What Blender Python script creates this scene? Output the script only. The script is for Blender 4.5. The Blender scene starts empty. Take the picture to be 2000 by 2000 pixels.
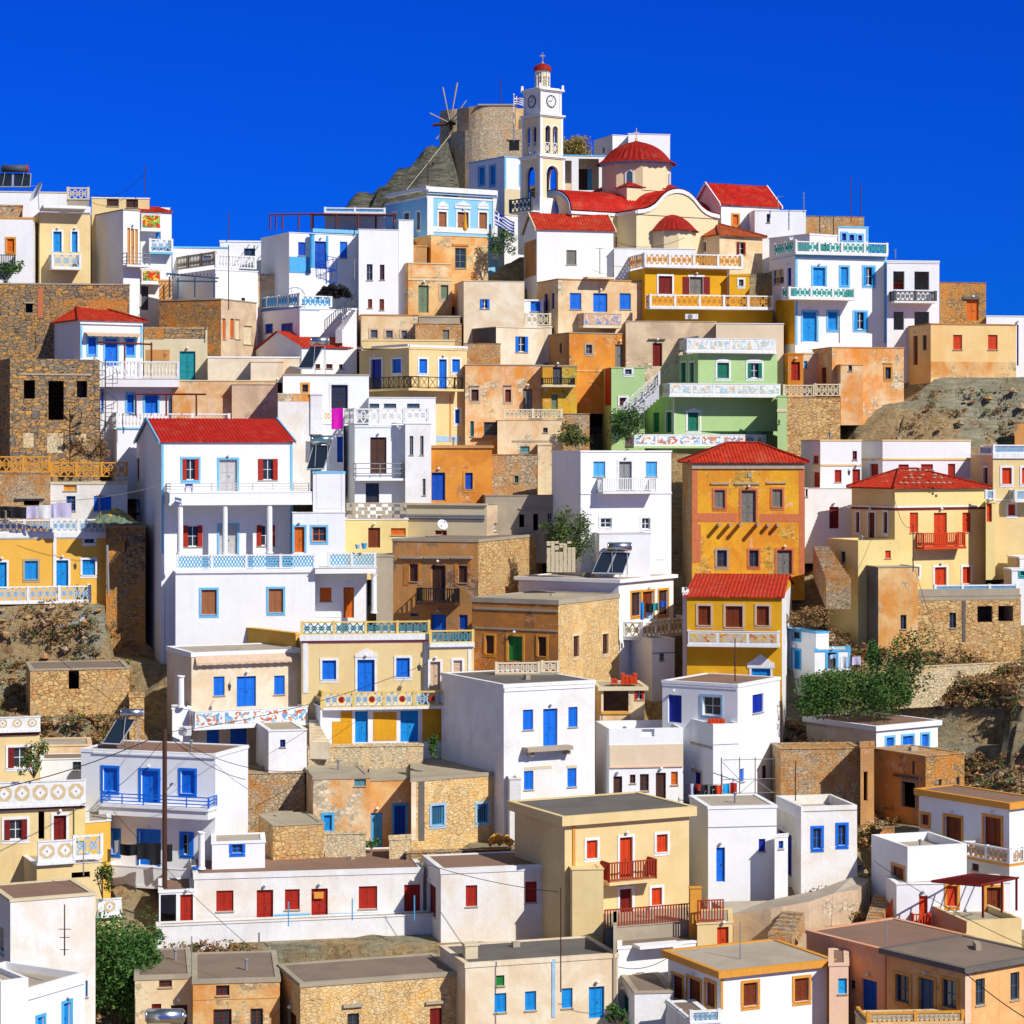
import bpy, bmesh, math, random
import numpy as np
from mathutils import Vector, noise as mnoise
random.seed(7)
S = bpy.context.scene
COL = S.collection
F = 4700.0; HZ = 880.0          # focal length and eye level, in photograph pixels
R = math.radians
# ---------------------------------------------------------------- materials
def lin(c):
    return tuple(((v/255/12.92) if v <= 10 else ((v/255+.055)/1.055)**2.4) for v in c)
PAL = {
 # plasters: seen colour, second colour, amount of weathering
 'W':((251,251,251),(236,233,229),.22), 'W2':((251,250,249),(230,222,210),.42), 'WG':((248,249,250),(230,230,231),.2),
 'W3':((251,248,243),(236,216,186),.46), 'CR':((248,234,206),(224,184,132),.42), 'CR2':((248,226,184),(222,164,100),.5),
 'Y':((240,214,156),(224,186,122),.26), 'YP':((244,220,150),(220,180,110),.22), 'DY':((236,176,34),(214,140,24),.22),
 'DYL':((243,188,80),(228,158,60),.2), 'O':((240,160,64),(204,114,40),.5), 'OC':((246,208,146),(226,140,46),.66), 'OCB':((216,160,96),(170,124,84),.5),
 'OP':((252,222,172),(240,146,40),.72), 'BO':((226,146,60),(166,112,68),.6), 'BR':((190,140,88),(226,156,82),.6), 'STK':((248,226,184),(226,150,62),.72),
 'TG':((238,210,172),(190,160,134),.55), 'BG':((238,216,184),(220,194,160),.25), 'BE':((228,212,174),(206,190,158),.25),
 'GR':((186,216,150),(168,198,130),.24), 'YG':((214,190,60),(226,150,40),.75), 'SKY':((150,212,244),(132,196,232),.14),
 'PE':((250,214,148),(240,178,100),.33), 'PK':((236,168,124),(224,184,150),.42), 'OR':((240,172,106),(250,206,140),.5),
 'OM':((250,190,48),(226,138,44),.66), 'CO':((186,172,148),(150,138,118),.33), 'CD':((118,110,104),(92,86,82),.33), 'RF':((146,126,110),(118,104,94),.33),
 'RFL':((190,176,158),(160,146,130),.33), 'RFB':((150,116,98),(128,104,90),.33), 'PKL':((246,206,176),(236,190,160),.3),
}
PLAIN = {
 'white':(248,248,246), 'blue':(16,118,232), 'navy':(22,50,170), 'sky':(86,184,240), 'skyl':(128,204,244), 'sky2':(20,152,232), 'cyan':(30,176,240),
 'red':(182,44,24), 'orred':(222,70,22), 'dred':(128,28,22), 'brown':(128,58,26), 'dbrown':(84,54,42), 'gwood':(130,128,120), 'wood':(170,110,70),
 'tan':(236,164,64), 'teal':(30,150,160), 'lteal':(70,180,170), 'dgreen':(20,120,96), 'green':(40,140,60), 'ggrey':(120,140,110), 'grey':(150,150,152), 'dgrey':(84,88,94),
 'black':(32,32,34), 'orange':(226,112,26), 'beige':(220,190,160), 'cream':(244,226,190), 'yellow':(240,206,120), 'ochre':(226,158,70), 'redochre':(216,124,78),
 'lblue':(172,208,236), 'gblue':(76,104,128), 'steel':(180,184,190), 'stonec':(186,172,146), 'magenta':(232,20,190), 'lilac':(214,206,236), 'peach':(246,200,150),
 'dblue':(16,84,196), 'pink':(236,120,140), 'bluegreen':(90,150,160), 'ogold':(236,170,30), 'laurel':(60,90,50), 'lgrey':(206,203,200), 'rail':(168,52,30), 'pann':(226,200,152),
}
M = {}
def nodes(name, rough=.85):
    m = bpy.data.materials.new(name); m.use_nodes = True
    nt = m.node_tree; b = nt.nodes['Principled BSDF']; b.inputs['Roughness'].default_value = rough
    try: b.inputs['Specular IOR Level'].default_value = .25
    except Exception: pass
    g = nt.nodes.new('ShaderNodeNewGeometry')
    return m, nt, b, g.outputs['Position']
def N(nt, t, **kw):
    n = nt.nodes.new(t)
    for k, v in kw.items():
        if k.startswith('i_'): n.inputs[k[2:].replace('_', ' ')].default_value = v
        else: setattr(n, k, v)
    return n
def mapping(nt, pos, sc):
    v = N(nt, 'ShaderNodeMapping'); nt.links.new(pos, v.inputs[0]); v.inputs['Scale'].default_value = sc; return v.outputs[0]
def tex(nt, vec, scale, detail=4, rough=.6, dist=0.):
    n = N(nt, 'ShaderNodeTexNoise'); n.inputs['Scale'].default_value = scale; n.inputs['Detail'].default_value = detail
    n.inputs['Roughness'].default_value = rough; n.inputs['Distortion'].default_value = dist
    nt.links.new(vec, n.inputs['Vector']); return n.outputs['Fac']
def ramp(nt, fac, stops):
    r = N(nt, 'ShaderNodeValToRGB'); nt.links.new(fac, r.inputs[0]); e = r.color_ramp.elements
    while len(e) < len(stops): e.new(.5)
    for k, (p, c) in enumerate(stops): e[k].position = p; e[k].color = (*c[:3], 1)
    return r.outputs[0]
def mix(nt, fac, a, b, mode='MIX'):
    x = N(nt, 'ShaderNodeMix', data_type='RGBA', blend_type=mode)
    for s, v in ((0, fac), (6, a), (7, b)):
        if hasattr(v, 'node'): nt.links.new(v, x.inputs[s])
        else: x.inputs[s].default_value = v if s == 0 else (*v[:3], 1)
    return x.outputs[2]
def bump(nt, b, h, st, dist=.05):
    u = N(nt, 'ShaderNodeBump'); u.inputs['Strength'].default_value = st; u.inputs['Distance'].default_value = dist
    nt.links.new(h, u.inputs['Height']); nt.links.new(u.outputs[0], b.inputs['Normal'])
K = .84
def sc(c, k=1.): return tuple(min(.86, v*K*k) for v in c)
def plaster(key):
    a, c2, w = PAL[key]; m, nt, b, pos = nodes('plaster_'+key, .92)
    A = sc(lin(a)); B = sc(lin(c2)); G = tuple(v*.74+.01 for v in A)
    big = tex(nt, pos, .42, 6, .62, .6); blot = ramp(nt, big, [(.50-.22*w, (0,0,0)), (.60, (min(1, w*1.25),)*3)])
    c = mix(nt, blot, A, B)
    if w > .34:               # pale lime showing through worn paint, and darker soot patches
        pl = tuple(min(.86, .30*v+.48) for v in (A[0], A[1]*1.02, A[2]+.12)); wn = ramp(nt, tex(nt, mapping(nt, pos, (1, 1, .8)), .75, 9, .7, 1.1), [(.58, (0,0,0)), (.70, (w*.8,)*3)])
        c = mix(nt, wn, c, pl); so = ramp(nt, tex(nt, mapping(nt, pos, (1.3, 1.3, .5)), .5, 8, .68, .4), [(.60, (0,0,0)), (.78, (w*.7,)*3)])
        c = mix(nt, so, c, tuple(v*.45 for v in B))
    st = tex(nt, mapping(nt, pos, (1.5, 1.5, .16)), 1.6, 5, .6, .3)      # rain streaks
    sm = ramp(nt, st, [(.56-.1*w, (0,0,0)), (.80, (min(1, w*1.1+.06),)*3)])
    c = mix(nt, sm, c, G)
    fine = tex(nt, pos, 6., 5, .7)
    fr = ramp(nt, fine, [(.34, (.975-.2*w*w,)*3), (.6, (1,1,1))])
    c = mix(nt, 1., c, fr, 'MULTIPLY')
    spot = tex(nt, pos, 1.7, 8, .75, 1.)
    sp = ramp(nt, spot, [(.64-.04*w, (0,0,0)), (.70, (w*.75,)*3)])
    c = mix(nt, sp, c, tuple(v*.5+.06 for v in B))
    if w > .49:               # render fallen off, rubble showing
        mv = mapping(nt, pos, (1, 1, 1.7)); v1 = N(nt, 'ShaderNodeTexVoronoi'); v1.inputs['Scale'].default_value = 3.; nt.links.new(mv, v1.inputs['Vector']); v2 = N(nt, 'ShaderNodeTexVoronoi', feature='DISTANCE_TO_EDGE'); v2.inputs['Scale'].default_value = 3.; nt.links.new(mv, v2.inputs['Vector'])
        s1 = N(nt, 'ShaderNodeSeparateColor'); nt.links.new(v1.outputs['Color'], s1.inputs[0]); sc_ = ramp(nt, s1.outputs[0], [(0, tuple(v*.42+.03 for v in A)), (.5, tuple(v*.7+.05 for v in A)), (1, tuple(min(.8, v*.85+.1) for v in A))])
        sc_ = mix(nt, ramp(nt, v2.outputs['Distance'], [(0, (0,0,0)), (.07, (1,1,1))]), tuple(v*.3 for v in A), sc_)
        fm_ = ramp(nt, tex(nt, mapping(nt, pos, (1, 1, .9)), .33, 9, .66, .3), [(.615-.09*w, (0,0,0)), (.64-.09*w, (1,1,1))]); c = mix(nt, fm_, c, sc_)
    cr = N(nt, 'ShaderNodeTexVoronoi', feature='DISTANCE_TO_EDGE'); cr.inputs['Scale'].default_value = .42; wv = N(nt, 'ShaderNodeVectorMath', operation='MULTIPLY_ADD'); nz = N(nt, 'ShaderNodeTexNoise'); nz.inputs['Scale'].default_value = 2.; nz.inputs['Detail'].default_value = 6; nt.links.new(pos, nz.inputs['Vector'])
    nt.links.new(nz.outputs['Color'], wv.inputs[0]); wv.inputs[1].default_value = (1.1,)*3; nt.links.new(pos, wv.inputs[2]); nt.links.new(wv.outputs[0], cr.inputs['Vector'])
    ck = ramp(nt, cr.outputs['Distance'], [(.0, (min(.5, w*.7),)*3), (.006, (0,0,0))]); ck = mix(nt, 1., ck, ramp(nt, tex(nt, pos, .3, 3, .5), [(.5, (0,0,0)), (.6, (1,1,1))]), 'MULTIPLY'); c = mix(nt, ck, c, tuple(v*.5 for v in B))      # hairline cracks
    nt.links.new(c, b.inputs['Base Color']); bump(nt, b, spot, .12+.6*w, .05)
    return m
def plain(key):
    c0 = sc(lin(PLAIN[key])); m, nt, b, pos = nodes('paint_'+key, .6)
    n = tex(nt, mapping(nt, pos, (2, 2, .7)), 3., 5, .7)
    r = ramp(nt, n, [(.3, tuple(v*.80 for v in c0)), (.62, c0), (.8, tuple(min(.86, v*1.08+.02) for v in c0))])
    nt.links.new(r, b.inputs['Base Color']); return m
def stone(key, cols, mortar, scale=2.6, zs=1.9, patch=None, amt=.5):
    m, nt, b, pos = nodes('stone_'+key, .95)
    nz = N(nt, 'ShaderNodeTexNoise'); nz.inputs['Scale'].default_value = 1.6; nt.links.new(pos, nz.inputs['Vector'])
    wv = N(nt, 'ShaderNodeVectorMath', operation='MULTIPLY_ADD'); nt.links.new(nz.outputs['Color'], wv.inputs[0]); wv.inputs[1].default_value = (.35,)*3; nt.links.new(pos, wv.inputs[2])
    v = mapping(nt, wv.outputs[0], (1, 1, zs))
    vo = N(nt, 'ShaderNodeTexVoronoi', feature='F1'); vo.inputs['Scale'].default_value = scale; vo.inputs['Randomness'].default_value = .85; nt.links.new(v, vo.inputs['Vector'])
    ve = N(nt, 'ShaderNodeTexVoronoi', feature='DISTANCE_TO_EDGE'); ve.inputs['Scale'].default_value = scale; ve.inputs['Randomness'].default_value = .85; nt.links.new(v, ve.inputs['Vector'])
    sp = N(nt, 'ShaderNodeSeparateColor'); nt.links.new(vo.outputs['Color'], sp.inputs[0])
    k = len(cols); c = ramp(nt, sp.outputs[0], [(i/(k-1), sc(lin(q))) for i, q in enumerate(cols)])
    e = ramp(nt, ve.outputs['Distance'], [(.0, (0,0,0)), (.07, (1,1,1))])
    c = mix(nt, e, sc(lin(mortar)), c)
    f = tex(nt, pos, 5, 5, .7); c = mix(nt, 1., c, ramp(nt, f, [(.3, (.62,)*3), (.65, (1.05,)*3)]), 'MULTIPLY')
    if patch:
        p = tex(nt, pos, .5, 6, .65, .6); pm = ramp(nt, p, [(.60-.25*amt, (0,0,0)), (.66-.2*amt, (1,1,1))])
        pc = mix(nt, ramp(nt, tex(nt, pos, 1.3, 5, .6), [(.35, (0,0,0)), (.65, (1,1,1))]), sc(lin(patch[0])), sc(lin(patch[1])))
        c = mix(nt, pm, c, pc)
    nt.links.new(c, b.inputs['Base Color']); 
    mm = N(nt, 'ShaderNodeMath', operation='ADD'); nt.links.new(e, mm.inputs[0]); nt.links.new(f, mm.inputs[1]); bump(nt, b, mm.outputs[0], .7, .07)
    return m
STN = {
 'ST': ([(150,132,108),(206,160,96),(126,122,114),(224,166,88),(158,144,122),(196,144,90)], (56,48,40), 2.1, 2.1, None, 0),
 'ST2': ([(192,150,100),(216,160,84),(164,138,110),(224,174,108)], (112,88,62), 2.9, 1.8, ((196,146,84),(214,138,58)), .5),
 'SL': ([(236,214,172),(246,224,178),(220,198,160),(250,232,194)], (208,182,142), 3.6, 1.8, ((240,212,164),(220,186,136)), .35),
 'SO': ([(246,206,142),(250,216,156),(240,192,124),(250,226,180)], (236,188,124), 3.2, 2.1, ((246,194,116),(250,220,164)), .42),
 'SM': ([(216,190,152),(196,170,138),(230,202,160),(180,156,130)], (146,120,92), 3.6, 1.6, ((214,172,120),(196,134,74)), .55),
 'SG': ([(236,196,130),(246,206,138),(214,172,116),(230,170,104)], (168,126,80), 2.6, 1.7, ((226,180,112),(200,170,130)), .3),
 'CH': ([(40,38,36),(60,56,52),(28,27,26),(52,48,44)], (20,18,16), 3.5, 1.3, None, 0),
 'ML': ([(228,204,170),(212,188,154),(238,216,182),(220,190,148)], (200,176,144), 4.4, 1.5, ((224,198,160),(236,176,104)), .12),
}
def tile(key, a, b2):
    m, nt, b, pos = nodes('tile_'+key, .75)
    uv = N(nt, 'ShaderNodeUVMap').outputs[0]
    w = N(nt, 'ShaderNodeTexWave', wave_type='BANDS', bands_direction='Y', wave_profile='SAW'); w.inputs['Scale'].default_value = .9; w.inputs['Distortion'].default_value = .15
    nt.links.new(uv, w.inputs['Vector'])
    n = tex(nt, pos, 3.5, 5, .75); c = ramp(nt, n, [(.3, sc(lin(b2))), (.62, sc(lin(a)))])
    c = mix(nt, ramp(nt, tex(nt, pos, .9, 7, .7), [(.52, (0,0,0)), (.68, (.5,)*3)]), c, sc(lin((188,110,74))))
    c = mix(nt, 1., c, ramp(nt, w.outputs['Fac'], [(0, (.62,)*3), (.18, (1,1,1))]), 'MULTIPLY')
    br = N(nt, 'ShaderNodeTexVoronoi'); br.inputs['Scale'].default_value = 3.2; nt.links.new(pos, br.inputs['Vector'])
    s = N(nt, 'ShaderNodeSeparateColor'); nt.links.new(br.outputs['Color'], s.inputs[0])
    c = mix(nt, 1., c, ramp(nt, s.outputs[0], [(0, (.78,)*3), (1, (1.1,)*3)]), 'MULTIPLY')
    nt.links.new(c, b.inputs['Base Color']); bump(nt, b, w.outputs['Fac'], .5, .05); return m
def mural(key, cols):
    m, nt, b, pos = nodes('mural_'+key, .7)
    v = N(nt, 'ShaderNodeTexVoronoi'); v.inputs['Scale'].default_value = 4.6; v.inputs['Randomness'].default_value = .9
    nz = N(nt, 'ShaderNodeTexNoise'); nz.inputs['Scale'].default_value = 2.2; nt.links.new(pos, nz.inputs['Vector'])
    wv = N(nt, 'ShaderNodeVectorMath', operation='MULTIPLY_ADD'); nt.links.new(nz.outputs['Color'], wv.inputs[0]); wv.inputs[1].default_value = (1.0,)*3; nt.links.new(pos, wv.inputs[2])
    nt.links.new(wv.outputs[0], v.inputs['Vector'])
    s = N(nt, 'ShaderNodeSeparateColor'); nt.links.new(v.outputs['Color'], s.inputs[0])
    r = N(nt, 'ShaderNodeValToRGB'); r.color_ramp.interpolation = 'CONSTANT'; nt.links.new(s.outputs[0], r.inputs[0]); e = r.color_ramp.elements
    while len(e) < len(cols): e.new(.5)
    for i, q in enumerate(cols): e[i].position = i/len(cols); e[i].color = (*sc(lin(q)), 1)
    nt.links.new(r.outputs[0], b.inputs['Base Color']); return m
def mat(key):
    if key in M: return M[key]
    if key in PAL: m = plaster(key)
    elif key in STN: m = stone(key, *STN[key])
    elif key in PLAIN: m = plain(key)
    elif key == 'TR': m = tile(key, (206,30,12), (176,22,10))
    elif key == 'TO': m = tile(key, (212,56,24), (170,42,20))
    elif key == 'TB': m = tile(key, (200,92,44), (140,66,40))
    elif key == 'MU1': m = mural(key, [(240,240,238),(222,142,84),(140,196,222),(240,240,238),(208,110,76),(240,238,232),(112,168,206)])
    elif key == 'MU2': m = mural(key, [(232,230,224),(186,212,222),(242,240,236),(232,196,140),(224,232,230),(166,204,208),(242,240,232)])
    elif key == 'MU3': m = mural(key, [(214,180,130),(226,196,60),(200,190,176),(206,120,60),(216,200,170)])
    elif key == 'MU4': m = mural(key, [(220,60,30),(120,200,60),(240,220,60),(30,140,80),(220,60,30)])
    elif key == 'MU5': m = mural(key, [(226,190,160),(206,160,130),(230,204,180),(90,150,220),(222,186,150)])
    elif key == 'glass':
        m, nt, b, pos = nodes('window_glass', .08); b.inputs['Base Color'].default_value = (.03, .035, .045, 1); b.inputs['Specular IOR Level'].default_value = .6
    elif key == 'panel':
        m, nt, b, pos = nodes('collector_glass', .12); b.inputs['Base Color'].default_value = (.012, .02, .035, 1); b.inputs['Specular IOR Level'].default_value = .6
    elif key == 'metal':
        m, nt, b, pos = nodes('bright_metal', .28); b.inputs['Base Color'].default_value = (.62, .63, .65, 1); b.inputs['Metallic'].default_value = 1
    elif key == 'bark':
        m, nt, b, pos = nodes('bark', .95); c = ramp(nt, tex(nt, mapping(nt, pos, (4,4,.8)), 3, 5), [(.3, (.05,.035,.025)), (.7, (.16,.11,.075))]); nt.links.new(c, b.inputs['Base Color'])
    elif key in ('leaf', 'leaf2', 'leafdry', 'leafgold'):
        a, c2 = {'leaf':((.030,.085,.016),(.075,.17,.03)), 'leaf2':((.05,.10,.02),(.13,.17,.04)), 'leafdry':((.17,.09,.035),(.34,.19,.07)), 'leafgold':((.20,.16,.04),(.42,.30,.08))}[key]
        m, nt, b, pos = nodes(key, .7); c = ramp(nt, tex(nt, pos, 5, 3), [(.35, a), (.65, c2)]); nt.links.new(c, b.inputs['Base Color'])
    elif key == 'rock':
        m, nt, b, pos = nodes('rock', .97)
        ms = N(nt, 'ShaderNodeMapping'); nt.links.new(pos, ms.inputs[0]); ms.inputs['Rotation'].default_value = (.35, .25, 0); ms.inputs['Scale'].default_value = (.5, .6, 3.2)
        st = tex(nt, ms.outputs[0], 1.3, 8, .72, .5); pt = tex(nt, pos, .16, 6, .6, .5); fi = tex(nt, pos, 2.6, 8, .75)
        gr = ramp(nt, st, [(.30, (.15,.14,.09)), (.46, (.36,.33,.22)), (.66, (.55,.50,.34))])
        ea = ramp(nt, fi, [(.32, (.26,.14,.055)), (.5, (.52,.36,.17)), (.72, (.66,.50,.28))])
        c = mix(nt, ramp(nt, pt, [(.43, (0,0,0)), (.55, (1,1,1))]), gr, ea)
        rd = tex(nt, pos, .55, 7, .7, .8); c = mix(nt, ramp(nt, rd, [(.56, (0,0,0)), (.66, (.75,)*3)]), c, (.30,.13,.045))
        sx = N(nt, 'ShaderNodeSeparateXYZ'); nt.links.new(pos, sx.inputs[0]); mr = N(nt, 'ShaderNodeMapRange'); nt.links.new(sx.outputs['Z'], mr.inputs[0]); mr.inputs[1].default_value = 20.; mr.inputs[2].default_value = 23.
        hc = ramp(nt, st, [(.34, (.035,.035,.027)), (.47, (.14,.138,.10)), (.62, (.28,.26,.19))]); c = mix(nt, mr.outputs[0], c, hc)      # schist of the summit knoll
        nt.links.new(c, b.inputs['Base Color'])
        ad = N(nt, 'ShaderNodeMath', operation='ADD'); nt.links.new(st, ad.inputs[0]); nt.links.new(fi, ad.inputs[1]); bump(nt, b, ad.outputs[0], 1., .45)
    else: raise KeyError(key)
    M[key] = m; return m
# ---------------------------------------------------------------- mesh helpers
class MB:
    def __init__(s): s.v = []; s.f = []; s.m = []; s.uv = {}
    def quad(s, *p, mi=0):
        n = len(s.v); s.v += [tuple(q) for q in p]; s.f.append(tuple(range(n, n+len(p)))); s.m.append(mi)
    def hexa(s, p, mi=0):
        n = len(s.v); s.v += [tuple(q) for q in p]
        for f in ((0,3,2,1),(4,5,6,7),(0,1,5,4),(1,2,6,5),(2,3,7,6),(3,0,4,7)): s.f.append(tuple(n+i for i in f)); s.m.append(mi)
    def box(s, x0, y0, z0, x1, y1, z1, mi=0):
        s.hexa([(x0,y0,z0),(x1,y0,z0),(x1,y1,z0),(x0,y1,z0),(x0,y0,z1),(x1,y0,z1),(x1,y1,z1),(x0,y1,z1)], mi)
    def tube(s, a, b, r0, r1=None, n=8, mi=0, caps=True):
        a = Vector(a); b = Vector(b); r1 = r0 if r1 is None else r1; d = (b-a)
        if d.length < 1e-6: return
        d.normalize(); t = d.cross(Vector((0,0,1)) if abs(d.z) < .9 else Vector((1,0,0))).normalized(); w = d.cross(t)
        k = len(s.v)
        for c, r in ((a, r0), (b, r1)):
            for i in range(n):
                an = 2*math.pi*i/n; s.v.append(tuple(c+t*math.cos(an)*r+w*math.sin(an)*r))
        for i in range(n):
            j = (i+1) % n; s.f.append((k+i, k+n+i, k+n+j, k+j)); s.m.append(mi)
        if caps: s.f.append(tuple(k+i for i in range(n))); s.f.append(tuple(k+n+n-1-i for i in range(n))); s.m += [mi, mi]
    def lathe(s, c, prof, n=16, mi=0, a0=0., a1=2*math.pi, rib=0):
        c = Vector(c); full = abs(a1-a0-2*math.pi) < 1e-5; cols = n if full else n+1; k = len(s.v)
        for r, z in prof:
            for i in range(cols):
                an = a0+(a1-a0)*i/n; rr = r*(1+(rib if i % 2 else 0)); s.v.append((c.x+math.cos(an)*rr, c.y+math.sin(an)*rr, c.z+z))
        for q in range(len(prof)-1):
            for i in range(n):
                j = (i+1) % cols; s.f.append((k+q*cols+i, k+q*cols+j, k+(q+1)*cols+j, k+(q+1)*cols+i)); s.m.append(mi)
bpy_loc = {}
def empty(name, loc):
    o = bpy.data.objects.new(name, None); o.empty_display_size = .5; COL.objects.link(o); o.location = loc; bpy_loc[o.name] = Vector(loc); return o
def mkobj(mb, name, mats, parent=None, smooth=False):
    if not mb.v: return None
    if parent is not None: loc = bpy_loc[parent.name]
    else:
        a = np.array(mb.v); loc = Vector((float(a[:,0].mean()), float(a[:,1].mean()), float(a[:,2].min())))
    me = bpy.data.meshes.new(name); me.from_pydata([(q[0]-loc.x, q[1]-loc.y, q[2]-loc.z) for q in mb.v], [], mb.f)
    for k in (mats if isinstance(mats, (list, tuple)) else [mats]): me.materials.append(mat(k) if isinstance(k, str) else k)
    me.polygons.foreach_set('material_index', mb.m)
    if smooth: me.polygons.foreach_set('use_smooth', [True]*len(mb.f))
    if mb.uv:
        ul = me.uv_layers.new(name='UVMap')
        for p in me.polygons:
            for li in p.loop_indices: ul.data[li].uv = mb.uv.get(me.loops[li].vertex_index, (0, 0))
    me.update(); o = bpy.data.objects.new(name, me); COL.objects.link(o)
    if parent is not None: o.parent = parent
    else: o.location = loc
    bpy_loc[o.name] = loc
    return o
def tag(o, label, cat, group=None, kind=None):
    if label: o['label'] = label
    if cat: o['category'] = cat
    if group: o['group'] = group
    if kind: o['kind'] = kind
    return o
# ---------------------------------------------------------------- picture measurements -> places
TILES = {}
for i, y in enumerate((300, 750, 1150, 1500)):
    for j in range(4): TILES['ABCD'[i]+str(j+1)] = (500*j, y, 500/1932)
TILES['W'] = (680, 60, 700/1932); TILES['N'] = (0, 0, 1.)
def px(t, x): q = TILES[t]; return q[0]+x*q[2]
def py(t, y): q = TILES[t]; return q[1]+y*q[2]
def at(t, x, y, Y): return Vector(((px(t, x)-1000)/F*Y, Y, (HZ-py(t, y))/F*Y))
def Yof(yn): return 128+(2000-yn)*.049
# ---------------------------------------------------------------- ground
CR_X = [-800, 0, 300, 500, 640, 760, 1100, 1400, 1560, 1700, 1860, 2000, 2800]
CR_Y = [640, 575, 600, 620, 560, 470, 440, 470, 500, 600, 690, 705, 760]
FOOT = []
def ramp_z(Y):
    y = 2000-(Y-128)/.049
    return (HZ-y)/F*Y
def ground_z(x, Y):
    n = x/Y*F+1000; yc = np.interp(n, CR_X, CR_Y); Yc = Yof(yc)
    z = np.where(Y < Yc, ramp_z(Y), ramp_z(Yc)-.55*(Y-Yc))
    return z
HILL = [(0,0)]
def hill_z(x, Y):
    # rocky knoll under the mills
    ax = [px('W', a) for a in (-40, 35, 150, 300, 450, 545, 590, 900, 1130, 1180, 1330, 1500)]
    ay = [py('W', a) for a in (1010, 950, 862, 750, 650, 618, 860, 860, 860, 668, 760, 900)]
    n = x/Y*F+1000; yc = np.interp(n, ax, ay); z0 = (HZ-yc)/F*224
    return z0-np.abs(Y-224)*np.where(Y < 224, .85, .7)
# ---------------------------------------------------------------- faces, openings, railings
class Face:
    def __init__(s, P0, u, n, w): s.P0 = P0; s.u = u; s.n = n; s.w = w
    def p(s, a, off, z): q = s.P0+s.u*a+s.n*off; return (q.x, q.y, z)
    def hit(s, xn, yn, off=0.):        # where the sight line through a photograph pixel meets the (offset) wall plane
        d = Vector(((xn-1000)/F, 1.)); P = s.P0+s.n*off; t = P.dot(s.n)/d.dot(s.n)
        q = d*t; return (q-P).dot(s.u), (HZ-yn)/F*t
    def rect(s, t, x0, y0, x1, y1, off=0.):
        X0, X1, Y0, Y1 = px(t, x0), px(t, x1), py(t, y0), py(t, y1)
        a0 = s.hit(X0, Y0, off)[0]; a1 = s.hit(X1, Y0, off)[0]; xm = (X0+X1)/2
        return min(a0, a1), max(a0, a1), s.hit(xm, Y1, off)[1], s.hit(xm, Y0, off)[1]
    def box(s, mb, a0, a1, o0, o1, z0, z1, mi=0):
        mb.hexa([s.p(a0,o0,z0), s.p(a0,o1,z0), s.p(a1,o1,z0), s.p(a1,o0,z0), s.p(a0,o0,z1), s.p(a0,o1,z1), s.p(a1,o1,z1), s.p(a1,o0,z1)], mi)
def bar(mb, a, b, r):       # thin square bar between two points
    mb.tube(a, b, r, n=4)
def ring(mb, f, ca, cz, off, r, w=.045, th=.06, n=10):
    k = len(mb.v)
    for i in range(n):
        an = 2*math.pi*i/n; c, q = math.cos(an), math.sin(an)
        for rr, oo in ((r-w, -th/2), (r-w, th/2), (r+w, th/2), (r+w, -th/2)): mb.v.append(f.p(ca+c*rr, off+oo, cz+q*rr))
    for i in range(n):
        j = (i+1) % n
        for e in range(4): mb.f.append((k+4*i+e, k+4*j+e, k+4*j+(e+1)%4, k+4*i+(e+1)%4)); mb.m.append(0)
def diag(mb, f, a0, z0, a1, z1, off, w=.042, th=.06, mi=0):
    d = Vector((a1-a0, z1-z0)); L = d.length; d /= L; nn = Vector((-d.y, d.x))*w
    q = [(a0-nn.x, z0-nn.y), (a0+nn.x, z0+nn.y), (a1+nn.x, z1+nn.y), (a1-nn.x, z1-nn.y)]
    mb.hexa([f.p(a, off-th/2, z) for a, z in q]+[f.p(a, off+th/2, z) for a, z in q], mi)
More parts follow.
